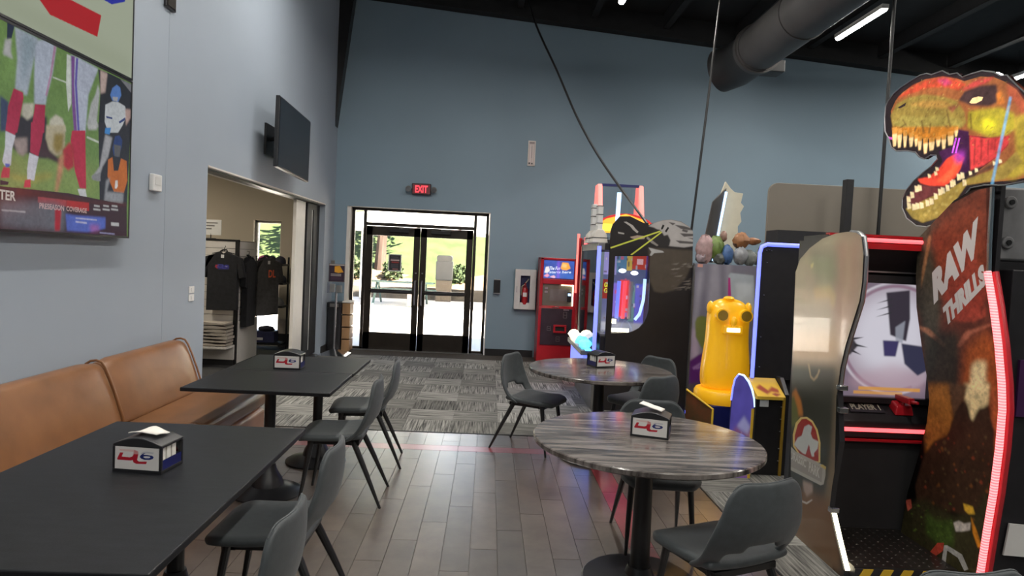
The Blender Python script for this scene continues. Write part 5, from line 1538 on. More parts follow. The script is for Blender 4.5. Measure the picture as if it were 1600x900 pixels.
# ================================================================ FAR WALL THINGS
t = thing('exit_sign', 'lit red EXIT sign with two lamp heads above the doors', 'exit sign', (-1.178, FY, 2.73))
MB().bx(-1.335, -1.02, FY - .06, FY, 2.64, 2.825).build('housing', 'black_plastic', t, bevel=.008)
ex = Art(200, 110, (.04, .002, .004))
ex.text('EXIT', (.14, .12), (.72, 0), (0, .76), (1.0, .04, .06))
sheet('lit_face', ex.material('exit_face', emit=2.2, base=.02), (-1.32, FY - .062, 2.655), (.285, 0, 0), (0, 0, .155), t, .003)
for s in (-1, 1):
    x = -1.178 + s * .21
    MB().tube([(x, FY - .02, 2.73), (x, FY - .09, 2.725)], [.035, .05], 16).build('lamp_head', 'grey_metal', t, smooth=True)
    MB().tube([(x, FY - .091, 2.725), (x, FY - .094, 2.725)], .042, 16).build('lens', 'clear', t)
    MB().tube([(x, FY - .03, 2.73), (-1.178 + s * .14, FY - .03, 2.73)], .012, 8).build('bracket', 'black_plastic', t)
pl = Art(40, 140, (.50, .42, .40))
pl.rect(.1, .9, .9, .97, (.25, .2, .2)); pl.rect(.2, .12, .42, .86, (.62, .54, .52)); pl.rect(.45, .3, .55, .8, (.3, .26, .25)); pl.rect(.6, .12, .8, .86, (.58, .5, .47))
pl.disc(.2, .08, .14, .04, (.02, .02, .02)); pl.disc(.62, .07, .12, .035, (.02, .02, .02))
t = thing('wall_plaque', 'narrow upright pale plaque high on the far wall', 'sign', (.622, FY, 3.21))
MB().bx(.56, .685, FY - .025, FY, 3.215, 3.63).build('plate', 'white_trim', t, bevel=.004)
sheet('print', pl.material('plaque_print'), (.57, FY - .026, 3.225), (.105, 0, 0), (0, 0, .395), t, .002)
t = thing('card_reader', 'small black card reader beside the entrance doors', 'card reader', (.15, FY, 1.05))
MB().bx(.095, .205, FY - .04, FY, 1.065, 1.29).build('body', 'black_plastic', t, bevel=.01)
MB().bx(.095, .205, FY - .045, FY, 1.05, 1.068).bx(.10, .20, FY - .042, FY, 1.286, 1.30).build('trim_bar', 'steel', t)
t = thing('extinguisher_box', 'white wall box with a red extinguisher behind its window', 'extinguisher box', (.625, FY, .81))
m_ = MB().bx(.445, .54, FY - .10, FY, .815, 1.485).bx(.70, .80, FY - .10, FY, .815, 1.485).bx(.54, .70, FY - .10, FY, .815, .93).bx(.54, .70, FY - .10, FY, 1.38, 1.485)
m_.build('cabinet', 'white_plastic', t, bevel=.006)
MB().bx(.54, .70, FY - .012, FY - .004, .93, 1.38).build('back_plate', 'navy', t)
MB().bx(.54, .70, FY - .097, FY - .094, .93, 1.38).build('window_pane', 'glass', t)
MB().bx(.475, .487, FY - .115, FY - .10, 1.1, 1.2).build('pull', 'steel', t)
e_ = MB().lathe([(.05, .90), (.055, .92), (.055, 1.15), (.03, 1.20), (.018, 1.22), (.018, 1.26)], 20, (.62, FY - .055, 0)).build('extinguisher_bottle', 'red_metal', t, smooth=True)
MB().tube([(.62, FY - .06, 1.25), (.66, FY - .065, 1.30), (.675, FY - .065, 1.33)], .010, 8).tube([(.62, FY - .06, 1.24), (.57, FY - .06, 1.20), (.565, FY - .06, 1.05)], .010, 8).build('hose', 'cream', t, smooth=True)
MB().bx(.588, .652, FY - .113, FY - .108, 1.03, 1.10).build('paper_label', 'white_plastic', e_)

# sign stand, bin, box near the doors
st = thing('sign_stand', 'sign stand with a small poster and metal pyramid foot left of the doors', 'sign stand', (-2.40, 10.72, 0))
MB().add([(-2.63, 10.5, .004), (-2.17, 10.5, .004), (-2.17, 10.94, .004), (-2.63, 10.94, .004), (-2.40, 10.72, .10)], [(3, 2, 1, 0), (0, 1, 4), (1, 2, 4), (2, 3, 4), (3, 0, 4)]).build('foot', 'chrome', st)
MB().tube([(-2.40, 10.72, .08), (-2.40, 10.74, 1.02)], .016, 12).build('pole', 'steel', st, smooth=True)
sp = Art(90, 110, (.035, .02, .04))
sp.rect(0, .93, 1, 1, (.5, .45, .42)); sp.poly([(.35, .88), (.7, .92), (.95, .55), (.6, .5), (.35, .55)], (.75, .36, .03)); sp.rect(.1, .40, .8, .44, (.5, .48, .46)); sp.rect(.1, .32, .8, .36, (.45, .42, .42)); sp.rect(.12, .1, .85, .28, (.06, .03, .06))
sheet('poster', sp.material('stand_poster'), (-2.52, 10.735, 1.16), (.235, 0, 0), (0, 0, .27), st, .004)
MB().bx(-2.53, -2.275, 10.74, 10.75, 1.15, 1.44).bx(-2.50, -2.44, 10.735, 10.75, 1.44, 1.49).build('poster_frame', 'grey_metal', st)
MB().bx(-2.535, -2.28, 10.70, 10.705, .985, 1.145).bx(-2.535, -2.28, 10.70, 10.75, .98, .987).build('leaflet_pocket', 'clear', st)
MB().bx(-2.50, -2.42, 10.715, 10.735, .988, 1.12).bx(-2.40, -2.31, 10.715, 10.735, .988, 1.10).build('leaflets', 'frosted', st)
bn = thing('waste_bin', 'tall black waste bin in the corner behind the sign stand', 'bin', (-2.47, 11.08, 0))
MB().prism(rounded(-2.585, -2.355, 10.95, 11.22, .04), 'Z', .0, .72).build('body', 'black_plastic', bn, smooth=True)
MB().prism(rounded(-2.592, -2.348, 10.942, 11.228, .045), 'Z', .72, .81).build('lid', 'black_plastic', bn, smooth=True, bevel=.012)
MB().bx(-2.54, -2.40, 10.938, 10.943, .735, .79).build('flap', 'grey_metal', bn)
bx_ = thing('display_crate', 'light wooden display crate beside the black waste bin', 'crate', (-2.28, 11.1, 0))
for k in range(4):
    MB().bx(-2.345, -2.22, 10.98, 11.28, .02 + k * .2, .20 + k * .2).build('board', 'wood', bx_, bevel=.004)
MB().bx(-2.348, -2.217, 10.975, 11.285, .81, .835).build('top_board', 'white_trim', bx_)

# ================================================================ SHOP
gd = thing('slatwall_gondola', 'white slatwall shop gondola holding shirts', 'display stand', (-3.9, 9.65, 0))
GX0, GX1, GY0, GY1 = -4.6, -3.45, 9.36, 10.05
for k in range(14):
    z = .29 + k * .1015
    MB().bx(GX0, GX1 - .02, GY0 - .012, GY0 + .012, z, z + .094).build('slat', 'slat_white', gd)
    MB().bx(GX1 - .012, GX1 + .012, GY0 + .03, GY1, z, z + .094).build('slat', 'slat_white', gd)
MB().bx(GX0, GX1 - .02, GY0 + .012, GY1, .28, 1.715).build('core', 'grey_metal', gd)
MB().bx(GX0, GX1, GY0 - .06, GY1, .08, .285).build('base_cabinet', 'slat_white', gd, bevel=.004)
MB().bx(GX0, GX1 - .01, GY0 - .05, GY1, .0, .08).build('plinth', 'black_paint', gd)
MB().bx(GX1 - .03, GX1 + .015, GY0 - .02, GY0 + .03, .0, 1.73).bx(GX0, GX1 + .015, GY0 - .02, GY0 + .01, 1.705, 1.73).build('black_frame', 'black_metal', gd)
MB().bx(GX1 + .0, GX1 + .02, GY0 + .03, GY1 + .12, .02, .60).build('end_panel', 'slat_white', gd, bevel=.003)
sg = thing('shelf_sign', 'grey card sign standing on top of the slatwall gondola', 'sign', (-3.86, 9.4, 1.73))
MB().bx(-4.0, -3.70, 9.40, 9.41, 1.78, 1.99).build('card', 'frosted', sg)
MB().tube([(-3.84, 9.405, 1.735), (-3.84, 9.405, 1.80)], .006, 8).bx(-3.90, -3.78, 9.38, 9.43, 1.732, 1.738).build('foot', 'black_metal', sg)
for k in range(3):
    MB().bx(-3.97, -3.75 - .04 * k, 9.396, 9.3995, 1.94 - k * .04, 1.955 - k * .04).build('text_line', 'grey_metal', sg)
def shirt(label, origin, rz, w, h, mt, art=None, long=False):
    r = thing('hanging_shirt', label, 'shirt', (0, 0, 0))
    out = [(-.10 * w, 0), (-.22 * w, -.03), (-.5 * w, -.10 * h), (-.60 * w, -.42 * h), (-.44 * w, -.45 * h), (-.40 * w, -.26 * h), (-.41 * w, -h), (.41 * w, -h * .99), (.40 * w, -.26 * h), (.44 * w, -.45 * h), (.60 * w, -.42 * h), (.5 * w, -.10 * h), (.22 * w, -.03), (.10 * w, 0), (.05 * w, -.03), (-.05 * w, -.03)]
    MB().prism(out, 'Y', -.05, .03).build('cloth', mt, r, smooth=True, bevel=.02, segs=3, angle=60)
    MB().tube([(-.10 * w, -.01, .0), (0, -.02, -.035), (.10 * w, -.01, .0), (.05 * w, .02, .025), (-.05 * w, .02, .025), (-.10 * w, -.01, 0)], .010, 8).build('collar', mt, r, smooth=True)
    MB().tube([(0, 0, .0), (0, 0, .05), (.02, 0, .07), (.0, .03, .08)], .004, 6).tube([(-.16, 0, -.03), (0, 0, .01), (.16, 0, -.03)], .006, 6).build('hanger', 'black_metal', r)
    if art:
        art(r)
    r.location = origin
    r.rotation_euler = (0, 0, rz)
    MB().bx(-.012, .012, -.055, -.05, -.07, -.04)
    return r
def print1(r):
    q = Art(120, 60, (.010, .010, .012))
    q.poly([(.05, .5), (.2, .25), (.3, .5), (.28, .8), (.1, .8)], (.30, .03, .05), 1, 1)
    logo(q, .15, .05, .8, .9, fade=False, red=(.05, .05, .26), navy=(.05, .05, .30))
    q.poly([(.25, .2), (.9, .25), (.92, .7), (.3, .85)], (.04, .04, .25), .55, 2)
    sheet('chest_print', q.material('shirt_print', rough=.9), (-.11, -.0525, -.26), (.22, 0, 0), (0, 0, .10), r, .001)
    MB().bx(-.02, .02, -.0535, -.0505, -.085, -.04).build('neck_label', 'white_plastic', r)
def print2(r):
    q = Art(60, 80, (.055, .052, .05))
    q.text('DL', (.1, .15), (.8, 0), (0, .7), (.70, .13, .05))
    sheet('chest_print', q.material('shirt_print_orange', rough=.9), (-.02, -.0525, -.32), (.16, 0, 0), (0, 0, .16), r, .001)
    MB().bx(-.02, .02, -.0535, -.0505, -.10, -.05).build('neck_label', 'white_plastic', r)
shirt('black shirt with a blue chest print on the gondola front', (-3.60, 9.27, 1.56), 0, .50, .80, 'shirt_black', print1)
shirt('dark grey shirt with an orange chest print at the gondola corner', (-3.27, 10.02, 1.50), 1.0, .48, .86, 'shirt_grey', print2)
shirt('long black shirt hanging on the gondola side beside the grey shirt', (-3.375, 9.58, 1.50), 1.5, .34, .98, 'shirt_black')
rs2 = random.Random(11)
for k in range(7):
    z = .292 + k * .047
    x0 = -3.86 + rs2.uniform(-.02, .02)
    m_ = MB()
    vv = []
    for j in range(7):
        for i in range(9):
            u, v = i / 8, j / 6
            vv.append((x0 + .40 * u, 9.05 + .26 * v, z + .034 + .008 * math.sin(6 * u + k) * (1 - v)))
    nb = len(vv)
    vv += [(p[0], p[1], z + .004 + .004 * math.sin(5 * p[0] + k)) for p in vv[:nb]]
    F = [(j * 9 + i, j * 9 + i + 1, (j + 1) * 9 + i + 1, (j + 1) * 9 + i) for j in range(6) for i in range(8)]
    F += [tuple(nb + a for a in reversed(f_)) for f_ in F[:48]]
    for i in range(8):
        F += [(i + 1, i, nb + i, nb + i + 1), (54 + i, 54 + i + 1, nb + 54 + i + 1, nb + 54 + i)]
    for j in range(6):
        F += [(j * 9, (j + 1) * 9, nb + (j + 1) * 9, nb + j * 9), ((j + 1) * 9 + 8, j * 9 + 8, nb + j * 9 + 8, nb + (j + 1) * 9 + 8)]
    m_.add(vv, F)
    names = ['bottom', 'second', 'third', 'fourth', 'fifth', 'sixth', 'topmost']
    tag(m_.build('folded_shirt', 'cloth_taupe', smooth=True, loc=(x0 + .2, 9.18, z)), 'folded taupe shirt, %s of the stack on the gondola shelf' % (names[k] if k in (0, 6) else names[k] + ' from the bottom'), 'shirt', 'folded shirts on the gondola')
MB().bx(-4.3, -3.44, 9.02, 9.298, .26, .288).build('front_shelf', 'slat_white', gd, bevel=.003)
# cap shelves before the window
cs = thing('cap_shelf', 'black shelf unit with caps standing before the bright shop window', 'shelf', (-3.5, 10.95, 0))
for z in (.12, .72, 1.09, 1.39):
    MB().bx(-3.80, -3.26, 10.80, 11.12, z - .03, z).build('shelf_board', 'black_metal', cs)
for x in (-3.79, -3.27):
    MB().bx(x - .012, x + .012, 11.09, 11.12, 0, 1.5).build('upright', 'black_metal', cs)
MB().tube([(-3.8, 10.80, 1.30), (-3.26, 10.80, 1.30)], .004, 6).build('rail', 'steel', cs)
cap_proto = None
def cap(label, x, y, z, mt, rz=0.0):
    r = thing('cap', label, 'cap', (x, y, z), 0, 'caps on the window shelves')
    MB().lathe([(.085, 0), (.088, .02), (.085, .06), (.068, .095), (.035, .118), (.006, .125)], 20, (x, y, z)).build('crown', mt, r, smooth=True)
    pts_ = [(x + .085 * math.cos(a), y - .085 * math.sin(a)) for a in [PI * k / 10 for k in range(11)]]
    out_ = [(x + .075 * math.cos(a), y - .085 * math.sin(a) - .075 * math.sin(a)) for a in [PI * k / 10 for k in range(10, -1, -1)]]
    MB().prism(pts_ + out_, 'Z', z + .003, z + .010).build('brim', mt, r)
    MB().lathe([(.008, 0), (.008, .006)], 10, (x, y, z + .124)).build('button', mt, r)
    return r
for lb, x, z, mt in (('pink cap on the top window shelf', -3.63, 1.39, 'cap_pink'), ('dark cap in the middle of the top window shelf', -3.50, 1.39, 'cap_dark'), ('dark cap at the right end of the top window shelf', -3.36, 1.39, 'cap_dark'),
                     ('dark cap left on the second window shelf', -3.49, 1.09, 'cap_dark'), ('dark cap right on the second window shelf', -3.34, 1.09, 'cap_dark'), ('pale grey cap right on the third window shelf', -3.37, .72, 'cap_grey'), ('grey cap beside the pale cap on the third window shelf', -3.53, .72, 'cap_grey')):
    cap(lb, x, 10.96, z, mt)
t = thing('merch_box', 'dark box of folded goods on the lowest window shelf', 'box', (-3.52, 10.95, .12))
MB().bx(-3.70, -3.38, 10.84, 11.05, .12, .30).build('carton', 'box_navy', t, bevel=.01)
MB().blob((-3.54, 10.94, .33), (.13, .09, .055), 14, 0, 3, .1).build('folded_cap', 'cap_dark', t, smooth=True)
MB().bx(-3.66, -3.56, 10.835, 10.84, .16, .20).build('label', 'white_plastic', t)

# ================================================================ RED KIOSK
t = thing('card_kiosk', 'red card kiosk with a blue screen against the far wall', 'kiosk', (1.13, 10.95, 0))
KX0, KX1, KY = .825, 1.42, 10.72
m_ = MB()
m_.bx(KX0, KX1, KY + .01, FY - .02, 0, .93).bx(KX0, KX1, KY + .09, FY - .02, .93, 1.70)
m_.bx(KX0, KX0 + .05, KY, FY - .1, .93, 1.70).bx(KX1 - .05, KX1, KY, FY - .1, .93, 1.70)
m_.bx(KX0 + .05, KX1 - .05, KY, KY + .12, 1.28, 1.36).bx(KX0, KX1, KY, FY - .1, 1.665, 1.70)
m_.build('cabinet', 'red_metal', t, bevel=.006)
ks = Art(200, 110, (.04, .10, .42))
ks.noise(.5, 30, 8)
ks.poly([(0, .3), (.6, .4), (1, .2), (1, 0), (0, 0)], (.05, .16, .55), .7, 6)
ks.poly([(.55, .6), (.6, .92), (.8, .9), (.88, .6), (.75, .48), (.6, .5)], (.95, .40, .06), 1, 2); ks.poly([(.58, .66), (.62, .86), (.76, .8), (.74, .62)], (1.0, .58, .2), 1, 3)
ks.poly([(.02, .30), (.06, .62), (.16, .66), (.2, .4), (.12, .28)], (.85, .80, .80), 1, 2)
ks.text('The Fun', (.16, .46), (.36, .02), (.03, .20), (.75, .82, .95))
ks.text('starts here', (.18, .27), (.72, .05), (.02, .15), (.62, .72, .92))
ks.poly([(0, .12), (.12, .26), (.2, .16), (.12, .04)], (.85, .35, .5), 1, 2); ks.poly([(.2, .08), (.34, .18), (.4, .08), (.36, 0)], (.85, .5, .6), 1, 2)
ks.rect(.44, .0, .52, 1, (.30, .10, .9), .5, 6)
sheet('marquee_screen', ks.material('kiosk_screen', rough=.2, emit=1.1, base=.02), (KX0 + .055, KY + .012, 1.372), (KX1 - KX0 - .11, 0, 0), (0, 0, .285), t, .02)
m_ = MB().bx(KX0 + .05, KX1 - .05, KY + .03, KY + .10, .93, 1.28)
m_.build('control_face', 'kiosk_face', t, bevel=.004)
kd = Art(120, 60, (.02, .03, .03))
kd.rect(.02, .42, .34, .95, (.08, .2, .7)); kd.rect(.34, .42, .66, .95, (.7, .42, .22)); kd.rect(.66, .42, .98, .95, (.1, .6, .22)); kd.rect(.1, .12, .88, .32, (.75, .6, .25))
for x in (.1, .42, .74):
    kd.rect(x, .62, x + .16, .72, (.03, .05, .08), .6)
sheet('touch_screen', kd.material('kiosk_touch', rough=.2, emit=1.2, base=.02), (KX0 + .185, KY + .028, 1.03), (.25, 0, 0), (0, 0, .16), t, .004)
MB().bx(KX0 + .17, KX0 + .45, KY + .024, KY + .03, 1.01, 1.20).build('screen_surround', 'grey_metal', t)
MB().bx(KX1 - .145, KX1 - .075, KY + .0, KY + .03, 1.0, 1.16).build('card_reader', 'black_plastic', t, bevel=.006)
MB().bx(KX1 - .135, KX1 - .085, KY - .004, KY, 1.10, 1.14).build('reader_light', 'led_ice', t)
MB().bx(KX1 - .062, KX1 - .050, KY - .006, KY + .03, .94, 1.27).bx(KX0 + .35, KX1 - .05, KY - .006, KY + .03, 1.262, 1.274).build('face_trim_light', 'led_warm', t)
for z in (1.19, 1.13):
    MB().bx(KX0 + .085, KX0 + .135, KY + .02, KY + .032, z, z + .035).build('button', 'steel', t, bevel=.003)
MB().bx(KX0 + .045, KX1 - .055, KY - .004, KY + .012, .30, .89).build('lower_door', 'kiosk_panel', t, bevel=.004)
m_ = MB().bx(KX0 + .25, KX0 + .46, KY - .03, KY, .50, .53).bx(KX0 + .25, KX0 + .46, KY - .03, KY, .60, .63).bx(KX0 + .25, KX0 + .28, KY - .03, KY, .53, .60).bx(KX0 + .43, KX0 + .46, KY - .03, KY, .53, .60)
m_.build('card_slot', 'red_metal', t, bevel=.004)
MB().bx(KX0 + .27, KX0 + .44, KY - .012, KY - .003, .525, .605).build('slot_mouth', 'black_paint', t)
for (x, z, w_, h_) in ((.40, .74, .06, .10), (.15, .53, .06, .07), (.30, .36, .06, .08)):
    m_ = MB()
    for a in ((0, w_, 0, .006), (0, w_, h_ - .006, h_), (0, .006, 0, h_), (w_ - .006, w_, 0, h_), (.012, w_ - .012, h_ * .45, h_ * .55)):
        m_.bx(KX0 + x + a[0], KX0 + x + a[1], KY - .006, KY - .004, z + a[2], z + a[3])
    m_.build('hint_icon', 'grey_metal', t)
MB().bx(KX0 + .40, KX0 + .49, KY - .012, KY - .004, .865, .88).build('lock', 'steel', t)
MB().tube([(KX0 + .22, KY - .01, .905), (KX0 + .33, KY - .018, .915)], .006, 8).build('latch', 'chrome', t)

# ================================================================ STAR CABINET (coin pusher)
SX0, SY0, SY1 = 1.22, 7.45, 8.84
st = thing('star_coin_pusher', 'black coin pusher with a grey planet and green beams on its side', 'arcade machine', (1.8, 8.1, 0))
su = lambda p: (1.21 + 1.12 * p[0], max(.0, 2.20 * p[1]))
sa = Art(480, 900)
sa.traced('star', .75)
sa.noise(.15, 30, 5)
out = [su(p) for p in STAR_OUTLINE]
win = [su(p) for p in STAR_WINDOW]
# outline runs clockwise from the left edge; slit joins it to the window
i0 = 0
poly = [out[0]] + [win[0]] + win[1:][::1] + [win[0]] + [out[0]] + out[1:]
def area(p):
    return sum(p[i][0] * p[(i + 1) % len(p)][1] - p[(i + 1) % len(p)][0] * p[i][1] for i in range(len(p))) / 2
if area(out) * area(win) > 0:
    win = [win[0]] + win[1:][::-1]
poly = [out[0], win[0]] + win[1:] + [win[0], out[0]] + out[1:]
star_mat = sa.material('star_side_print', rough=.42, spec=.3)
star_uv = lambda co: ((co.x - 1.21) / 1.12, co.z / 2.20)
def panel_with_hole(name, outer, hole, y0, y1, mats, parent, uv):
    """flat panel in an XZ plane with a window; faces are made by filling between two loops"""
    bm = bmesh.new()
    rings = []
    for y in (y0, y1):
        es = []
        vo = [bm.verts.new((p[0], y, p[1])) for p in outer]
        vh = [bm.verts.new((p[0], y, p[1])) for p in hole]
        for vs_ in (vo, vh):
            for i in range(len(vs_)):
                es.append(bm.edges.new((vs_[i], vs_[(i + 1) % len(vs_)])))
        r = bmesh.ops.triangle_fill(bm, edges=es, use_beauty=True, use_dissolve=False)
        for g_ in r['geom']:
            if isinstance(g_, bmesh.types.BMFace):
                g_.material_index = 0 if y == y0 else 1
        rings.append((vo, vh))
    for a, b in zip(rings[0], rings[1]):
        for i in range(len(a)):
            f_ = bm.faces.new((a[i], a[(i + 1) % len(a)], b[(i + 1) % len(b)], b[i]))
            f_.material_index = 1
    bmesh.ops.recalc_face_normals(bm, faces=bm.faces)
    me = bpy.data.meshes.new(name)
    bm.to_mesh(me)
    bm.free()
    for m in mats:
        me.materials.append(M[m] if isinstance(m, str) else m)
    ul = me.uv_layers.new(name='print')
    for lp in me.loops:
        ul.data[lp.index].uv = uv(me.vertices[lp.vertex_index].co)
    me.transform(Matrix.Translation(-parent.location))
    o = bpy.data.objects.new(name, me)
    COL.objects.link(o)
    o.parent = parent
    return o
panel_with_hole('side_panel', out, win, SY0, SY0 + .03, [star_mat, 'cabinet_black'], st, star_uv)
wx0, wx1 = min(p[0] for p in win), max(p[0] for p in win)
wz0, wz1 = min(p[1] for p in win), max(p[1] for p in win)
MB().prism(win, 'Y', SY0 + .012, SY0 + .017).build('side_window_pane', 'clear', st)
# body behind the panel
m_ = MB().bx(SX0 + .06, 2.27, SY0 + .03, SY1, 0, wz0 - .04).bx(wx1 + .03, 2.27, SY0 + .03, SY1, wz0 - .04, 1.90).bx(SX0 + .03, wx1 + .03, SY0 + .03, SY1, 1.80, 1.88)
m_.build('body', 'cabinet_black', st, bevel=.006)
# play field seen through the windows
pf = Art(200, 280, (.10, .12, .22))
pf.rect(0, .72, .28, 1, (.30, .28, .55)); pf.rect(.28, .75, .5, .98, (.10, .22, .34)); pf.rect(.5, .78, .62, 1, (.55, .40, .08)); pf.rect(.62, .80, 1, 1, (.48, .06, .04)); pf.rect(.72, .86, .86, .93, (.75, .45, .45))
pf.rect(0, .42, .22, .66, (.25, .03, .02)); pf.text('GO', (.03, .56), (.12, 0), (0, .06), (.75, .85, .05)); pf.text('GO', (.03, .49), (.16, 0), (0, .06), (.75, .85, .05))
pf.rect(.22, .2, .38, .62, (.22, .18, .55), 1, 2); pf.rect(.38, .2, .58, .66, (.75, .07, .07), 1, 2); pf.rect(.58, .15, .72, .6, (.14, .28, .26), 1, 2); pf.rect(.72, .1, .95, .62, (.10, .12, .60), 1, 2)
rr = random.Random(5)
for k in range(60):
    x, y = rr.uniform(0, .95), rr.uniform(.05, .95)
    pf.rect(x, y, x + rr.uniform(.02, .07), y + rr.uniform(.01, .06), rr.choice([(.5, .55, .7), (.08, .05, .08), (.6, .1, .15), (.2, .25, .6), (.55, .5, .5), (.05, .08, .16), (.3, .45, .5)]), .75, 1)
pf.rect(0, 0, 1, .13, (.35, .38, .45), .9, 3)
MB_ = sheet('play_field', pf.material('play_field_print', rough=.3, emit=.75), (SX0 + .12, SY0 + .36, wz0 - .03), (wx1 - SX0 - .05, 0, 0), (0, 0, wz1 - wz0 + .06), st, .01)
MB().bx(SX0 + .06, wx1 + .02, SY0 + .03, SY1 - .02, wz0 - .04, wz0 - .02).build('play_deck', 'steel', st)
rr = random.Random(8)
m_ = MB()
for k in range(90):
    a = rr.uniform(wx0 - .05, wx1 - .02); b = rr.uniform(SY0 + .05, SY0 + .33)
    m_.lathe([(.018, 0), (.018, .005)], 8, (a, b, wz0 - .02 + rr.uniform(0, .02)))
tag(m_.build('coins', 'chrome', st), 'coins lying on the play deck', kind='stuff')
MB().tube([(wx1 - .03, SY0 + .12, wz0 + .62), (wx1 - .035, SY0 + .12, wz0 + .38), (wx1 - .07, SY0 + .12, wz0 + .22), (wx1 - .12, SY0 + .12, wz0 + .15)], .018, 10).build('light_tube', 'led_ice', st, smooth=True)
for x in (wx0 + .13, wx0 + .27):
    MB().blob((x, SY0 + .2, wz0 + .70 - .02 * (x > wx0 + .2)), (.045, .04, .026), 14, 0, 1, 0).build('dome_lamp', 'glow_white', st, smooth=True)
MB().bx(wx0 + .01, wx0 + .21, SY0 + .06, SY0 + .09, wz0 + .01, wz0 + .05).build('deck_light', 'led_warm', st)
MB().bx(wx0 + .0, wx0 + .07, SY0 + .10, SY0 + .13, wz0 + .10, wz0 + .15).build('deck_light', 'led_warm', st)
for x, mt in ((wx0 + .10, 'led_blue_soft'), (wx0 + .17, 'led_red_soft'), (wx0 + .245, 'frosted')):
    MB().tube([(x, SY0 + .25, wz0 + .15), (x + .01, SY0 + .25, wz0 + .58)], .022, 10).build('prize_column', mt, st, smooth=True)
# front of the machine (towards the aisle)
MB().bx(SX0, SX0 + .012, SY0 + .05, SY1 - .05, .70, 1.80).build('front_glass', 'clear', st)
m_ = MB().bx(SX0 - .01, SX0 + .06, SY1 - .05, SY1, .0, 1.88).bx(SX0 - .01, SX0 + .06, SY0, SY1, 1.80, 1.88).bx(SX0 - .01, SX0 + .06, SY0, SY1, 0, .30)
m_.build('front_frame', 'grey_metal', st, bevel=.005)
MB().tube([(SX0 - .004, SY0 - .004, .38), (SX0 - .004, SY0 - .004, 1.84)], .022, 10).build('edge_light', 'led_blue', st, smooth=True)
MB().bx(SX0 - .14, SX0 + .05, SY0 + .08, SY1 - .05, .60, .66).build('front_shelf', 'grey_metal', st, bevel=.01)
MB().bx(SX0 - .10, SX0 + .05, SY0 + .12, SY1 - .1, .30, .60).build('ticket_door', 'led_blue_soft', st, bevel=.01)
for k, (y, mt) in enumerate(((7.62, 'led_cyan'), (7.95, 'led_cyan'), (8.28, 'glow_white'), (8.62, 'led_warm'))):
    MB().blob((SX0 - .08, y, .72), (.07, .08, .055), 12, 0, 3 + k, .22).build('player_light', mt, st, smooth=True)
MB().bx(SX0 - .09, SX0 - .02, SY0 + .05, SY1 - .06, .655, .672).build('shelf_light', 'led_cyan', st)
# small pale tower ship on top at the front corner
for x, y, z in ((1.215, 7.95, 2.34), (1.225, 7.60, 2.30)):
    tw_ = MB().bx(x - .03, x + .03, y - .06, y + .06, 1.88, z).build('topper_tower', 'white_plastic', st, bevel=.008)
    MB().prism([(x - .09, 1.88), (x + .09, 1.88), (x + .07, 1.98), (x + .03, 2.03), (x - .03, 2.03), (x - .07, 1.98)], 'Y', y - .11, y + .11).build('topper_foot', 'white_trim', st, bevel=.006)
    for s in (.12, .24, .36):
        MB().bx(x - .033, x + .033, y - .063, y + .063, 2.0 + s * .8, 2.008 + s * .8).build('seam', 'black_metal', tw_)
    MB().bx(x - .093, x + .093, y - .113, y + .113, 1.93, 1.938).build('topper_seam', 'black_metal', st)
MB().tube([(1.50, 8.0, 1.88), (1.51, 8.0, 2.50)], .026, 10).build('light_wand', 'led_ice', st, smooth=True)

# ================================================================ RED COIN PUSHER BEHIND
t = thing('red_coin_pusher', 'taller coin pusher with red neon edges behind the star cabinet', 'arcade machine', (1.85, 9.5, 0))
RX0, RY0, RY1 = 1.295, 8.92, 9.75
MB().bx(RX0 + .03, 2.35, RY0, RY1, 0, .75).bx(1.8, 2.35, RY0, RY1, .75, 1.96).bx(RX0 + .02, 2.35, RY0, RY1, 1.88, 1.97).build('body', 'cabinet_black', t, bevel=.006)
MB().bx(RX0 + .01, RX0 + .02, RY0 + .04, RY1 - .04, .75, 1.88).build('front_glass', 'clear', t)
for y in (RY0, RY1 - .05):
    MB().bx(RX0 - .008, RX0 + .04, y, y + .05, 0, 2.0).build('red_pillar', 'red_metal', t, bevel=.006)
MB().tube([(RX0 - .022, RY0 + .01, .04), (RX0 - .022, RY0 + .01, 1.98)], .022, 10).build('edge_neon', 'led_red', t, smooth=True)
MB().tube([(RX0 - .016, RY1 - .02, 1.2), (RX0 - .016, RY1 - .02, 2.06)], .02, 10).build('edge_neon', 'led_coral', t, smooth=True)
MB().bx(RX0 - .03, RX0 + .04, RY0 + .06, RY1 - .06, .62, .70).build('front_shelf', 'red_metal', t, bevel=.01)
for k, x in enumerate((1.50, 2.08)):
    MB().prism([(9.15, 1.97), (9.75, 1.97), (9.62, 2.76), (9.40, 2.76)], 'X', x - .035, x + .035).build('hoop_side', 'led_coral', t, bevel=.02)
MB().bx(1.53, 2.05, 9.40, 9.44, 2.73, 2.765).build('top_bar', 'navy', t)
MB().bx(1.535, 2.045, 9.41, 9.42, 2.0, 2.73).build('top_screen', 'clear', t)
sgn = Art(200, 70, (.45, .02, .02))
sgn.poly([(0, .2), (.2, .7), (.5, .98), (.8, .7), (1, .2), (1, 0), (0, 0)], (.85, .40, .04)); sgn.rect(.05, .1, .3, .45, (.9, .75, .08)); sgn.rect(.55, .1, .8, .5, (.85, .8, .65), 1, 1); sgn.rect(.82, .1, .98, .35, (.95, .45, .05), 1, 1)
sgn.text('FUN', (.30, .18), (.28, .02), (.03, .36), (.95, .06, .08))
arch = [(1.36 + .44 * (1 - math.cos(PI * k / 12)), 2.06 + .27 * math.sin(PI * k / 12)) for k in range(13)]
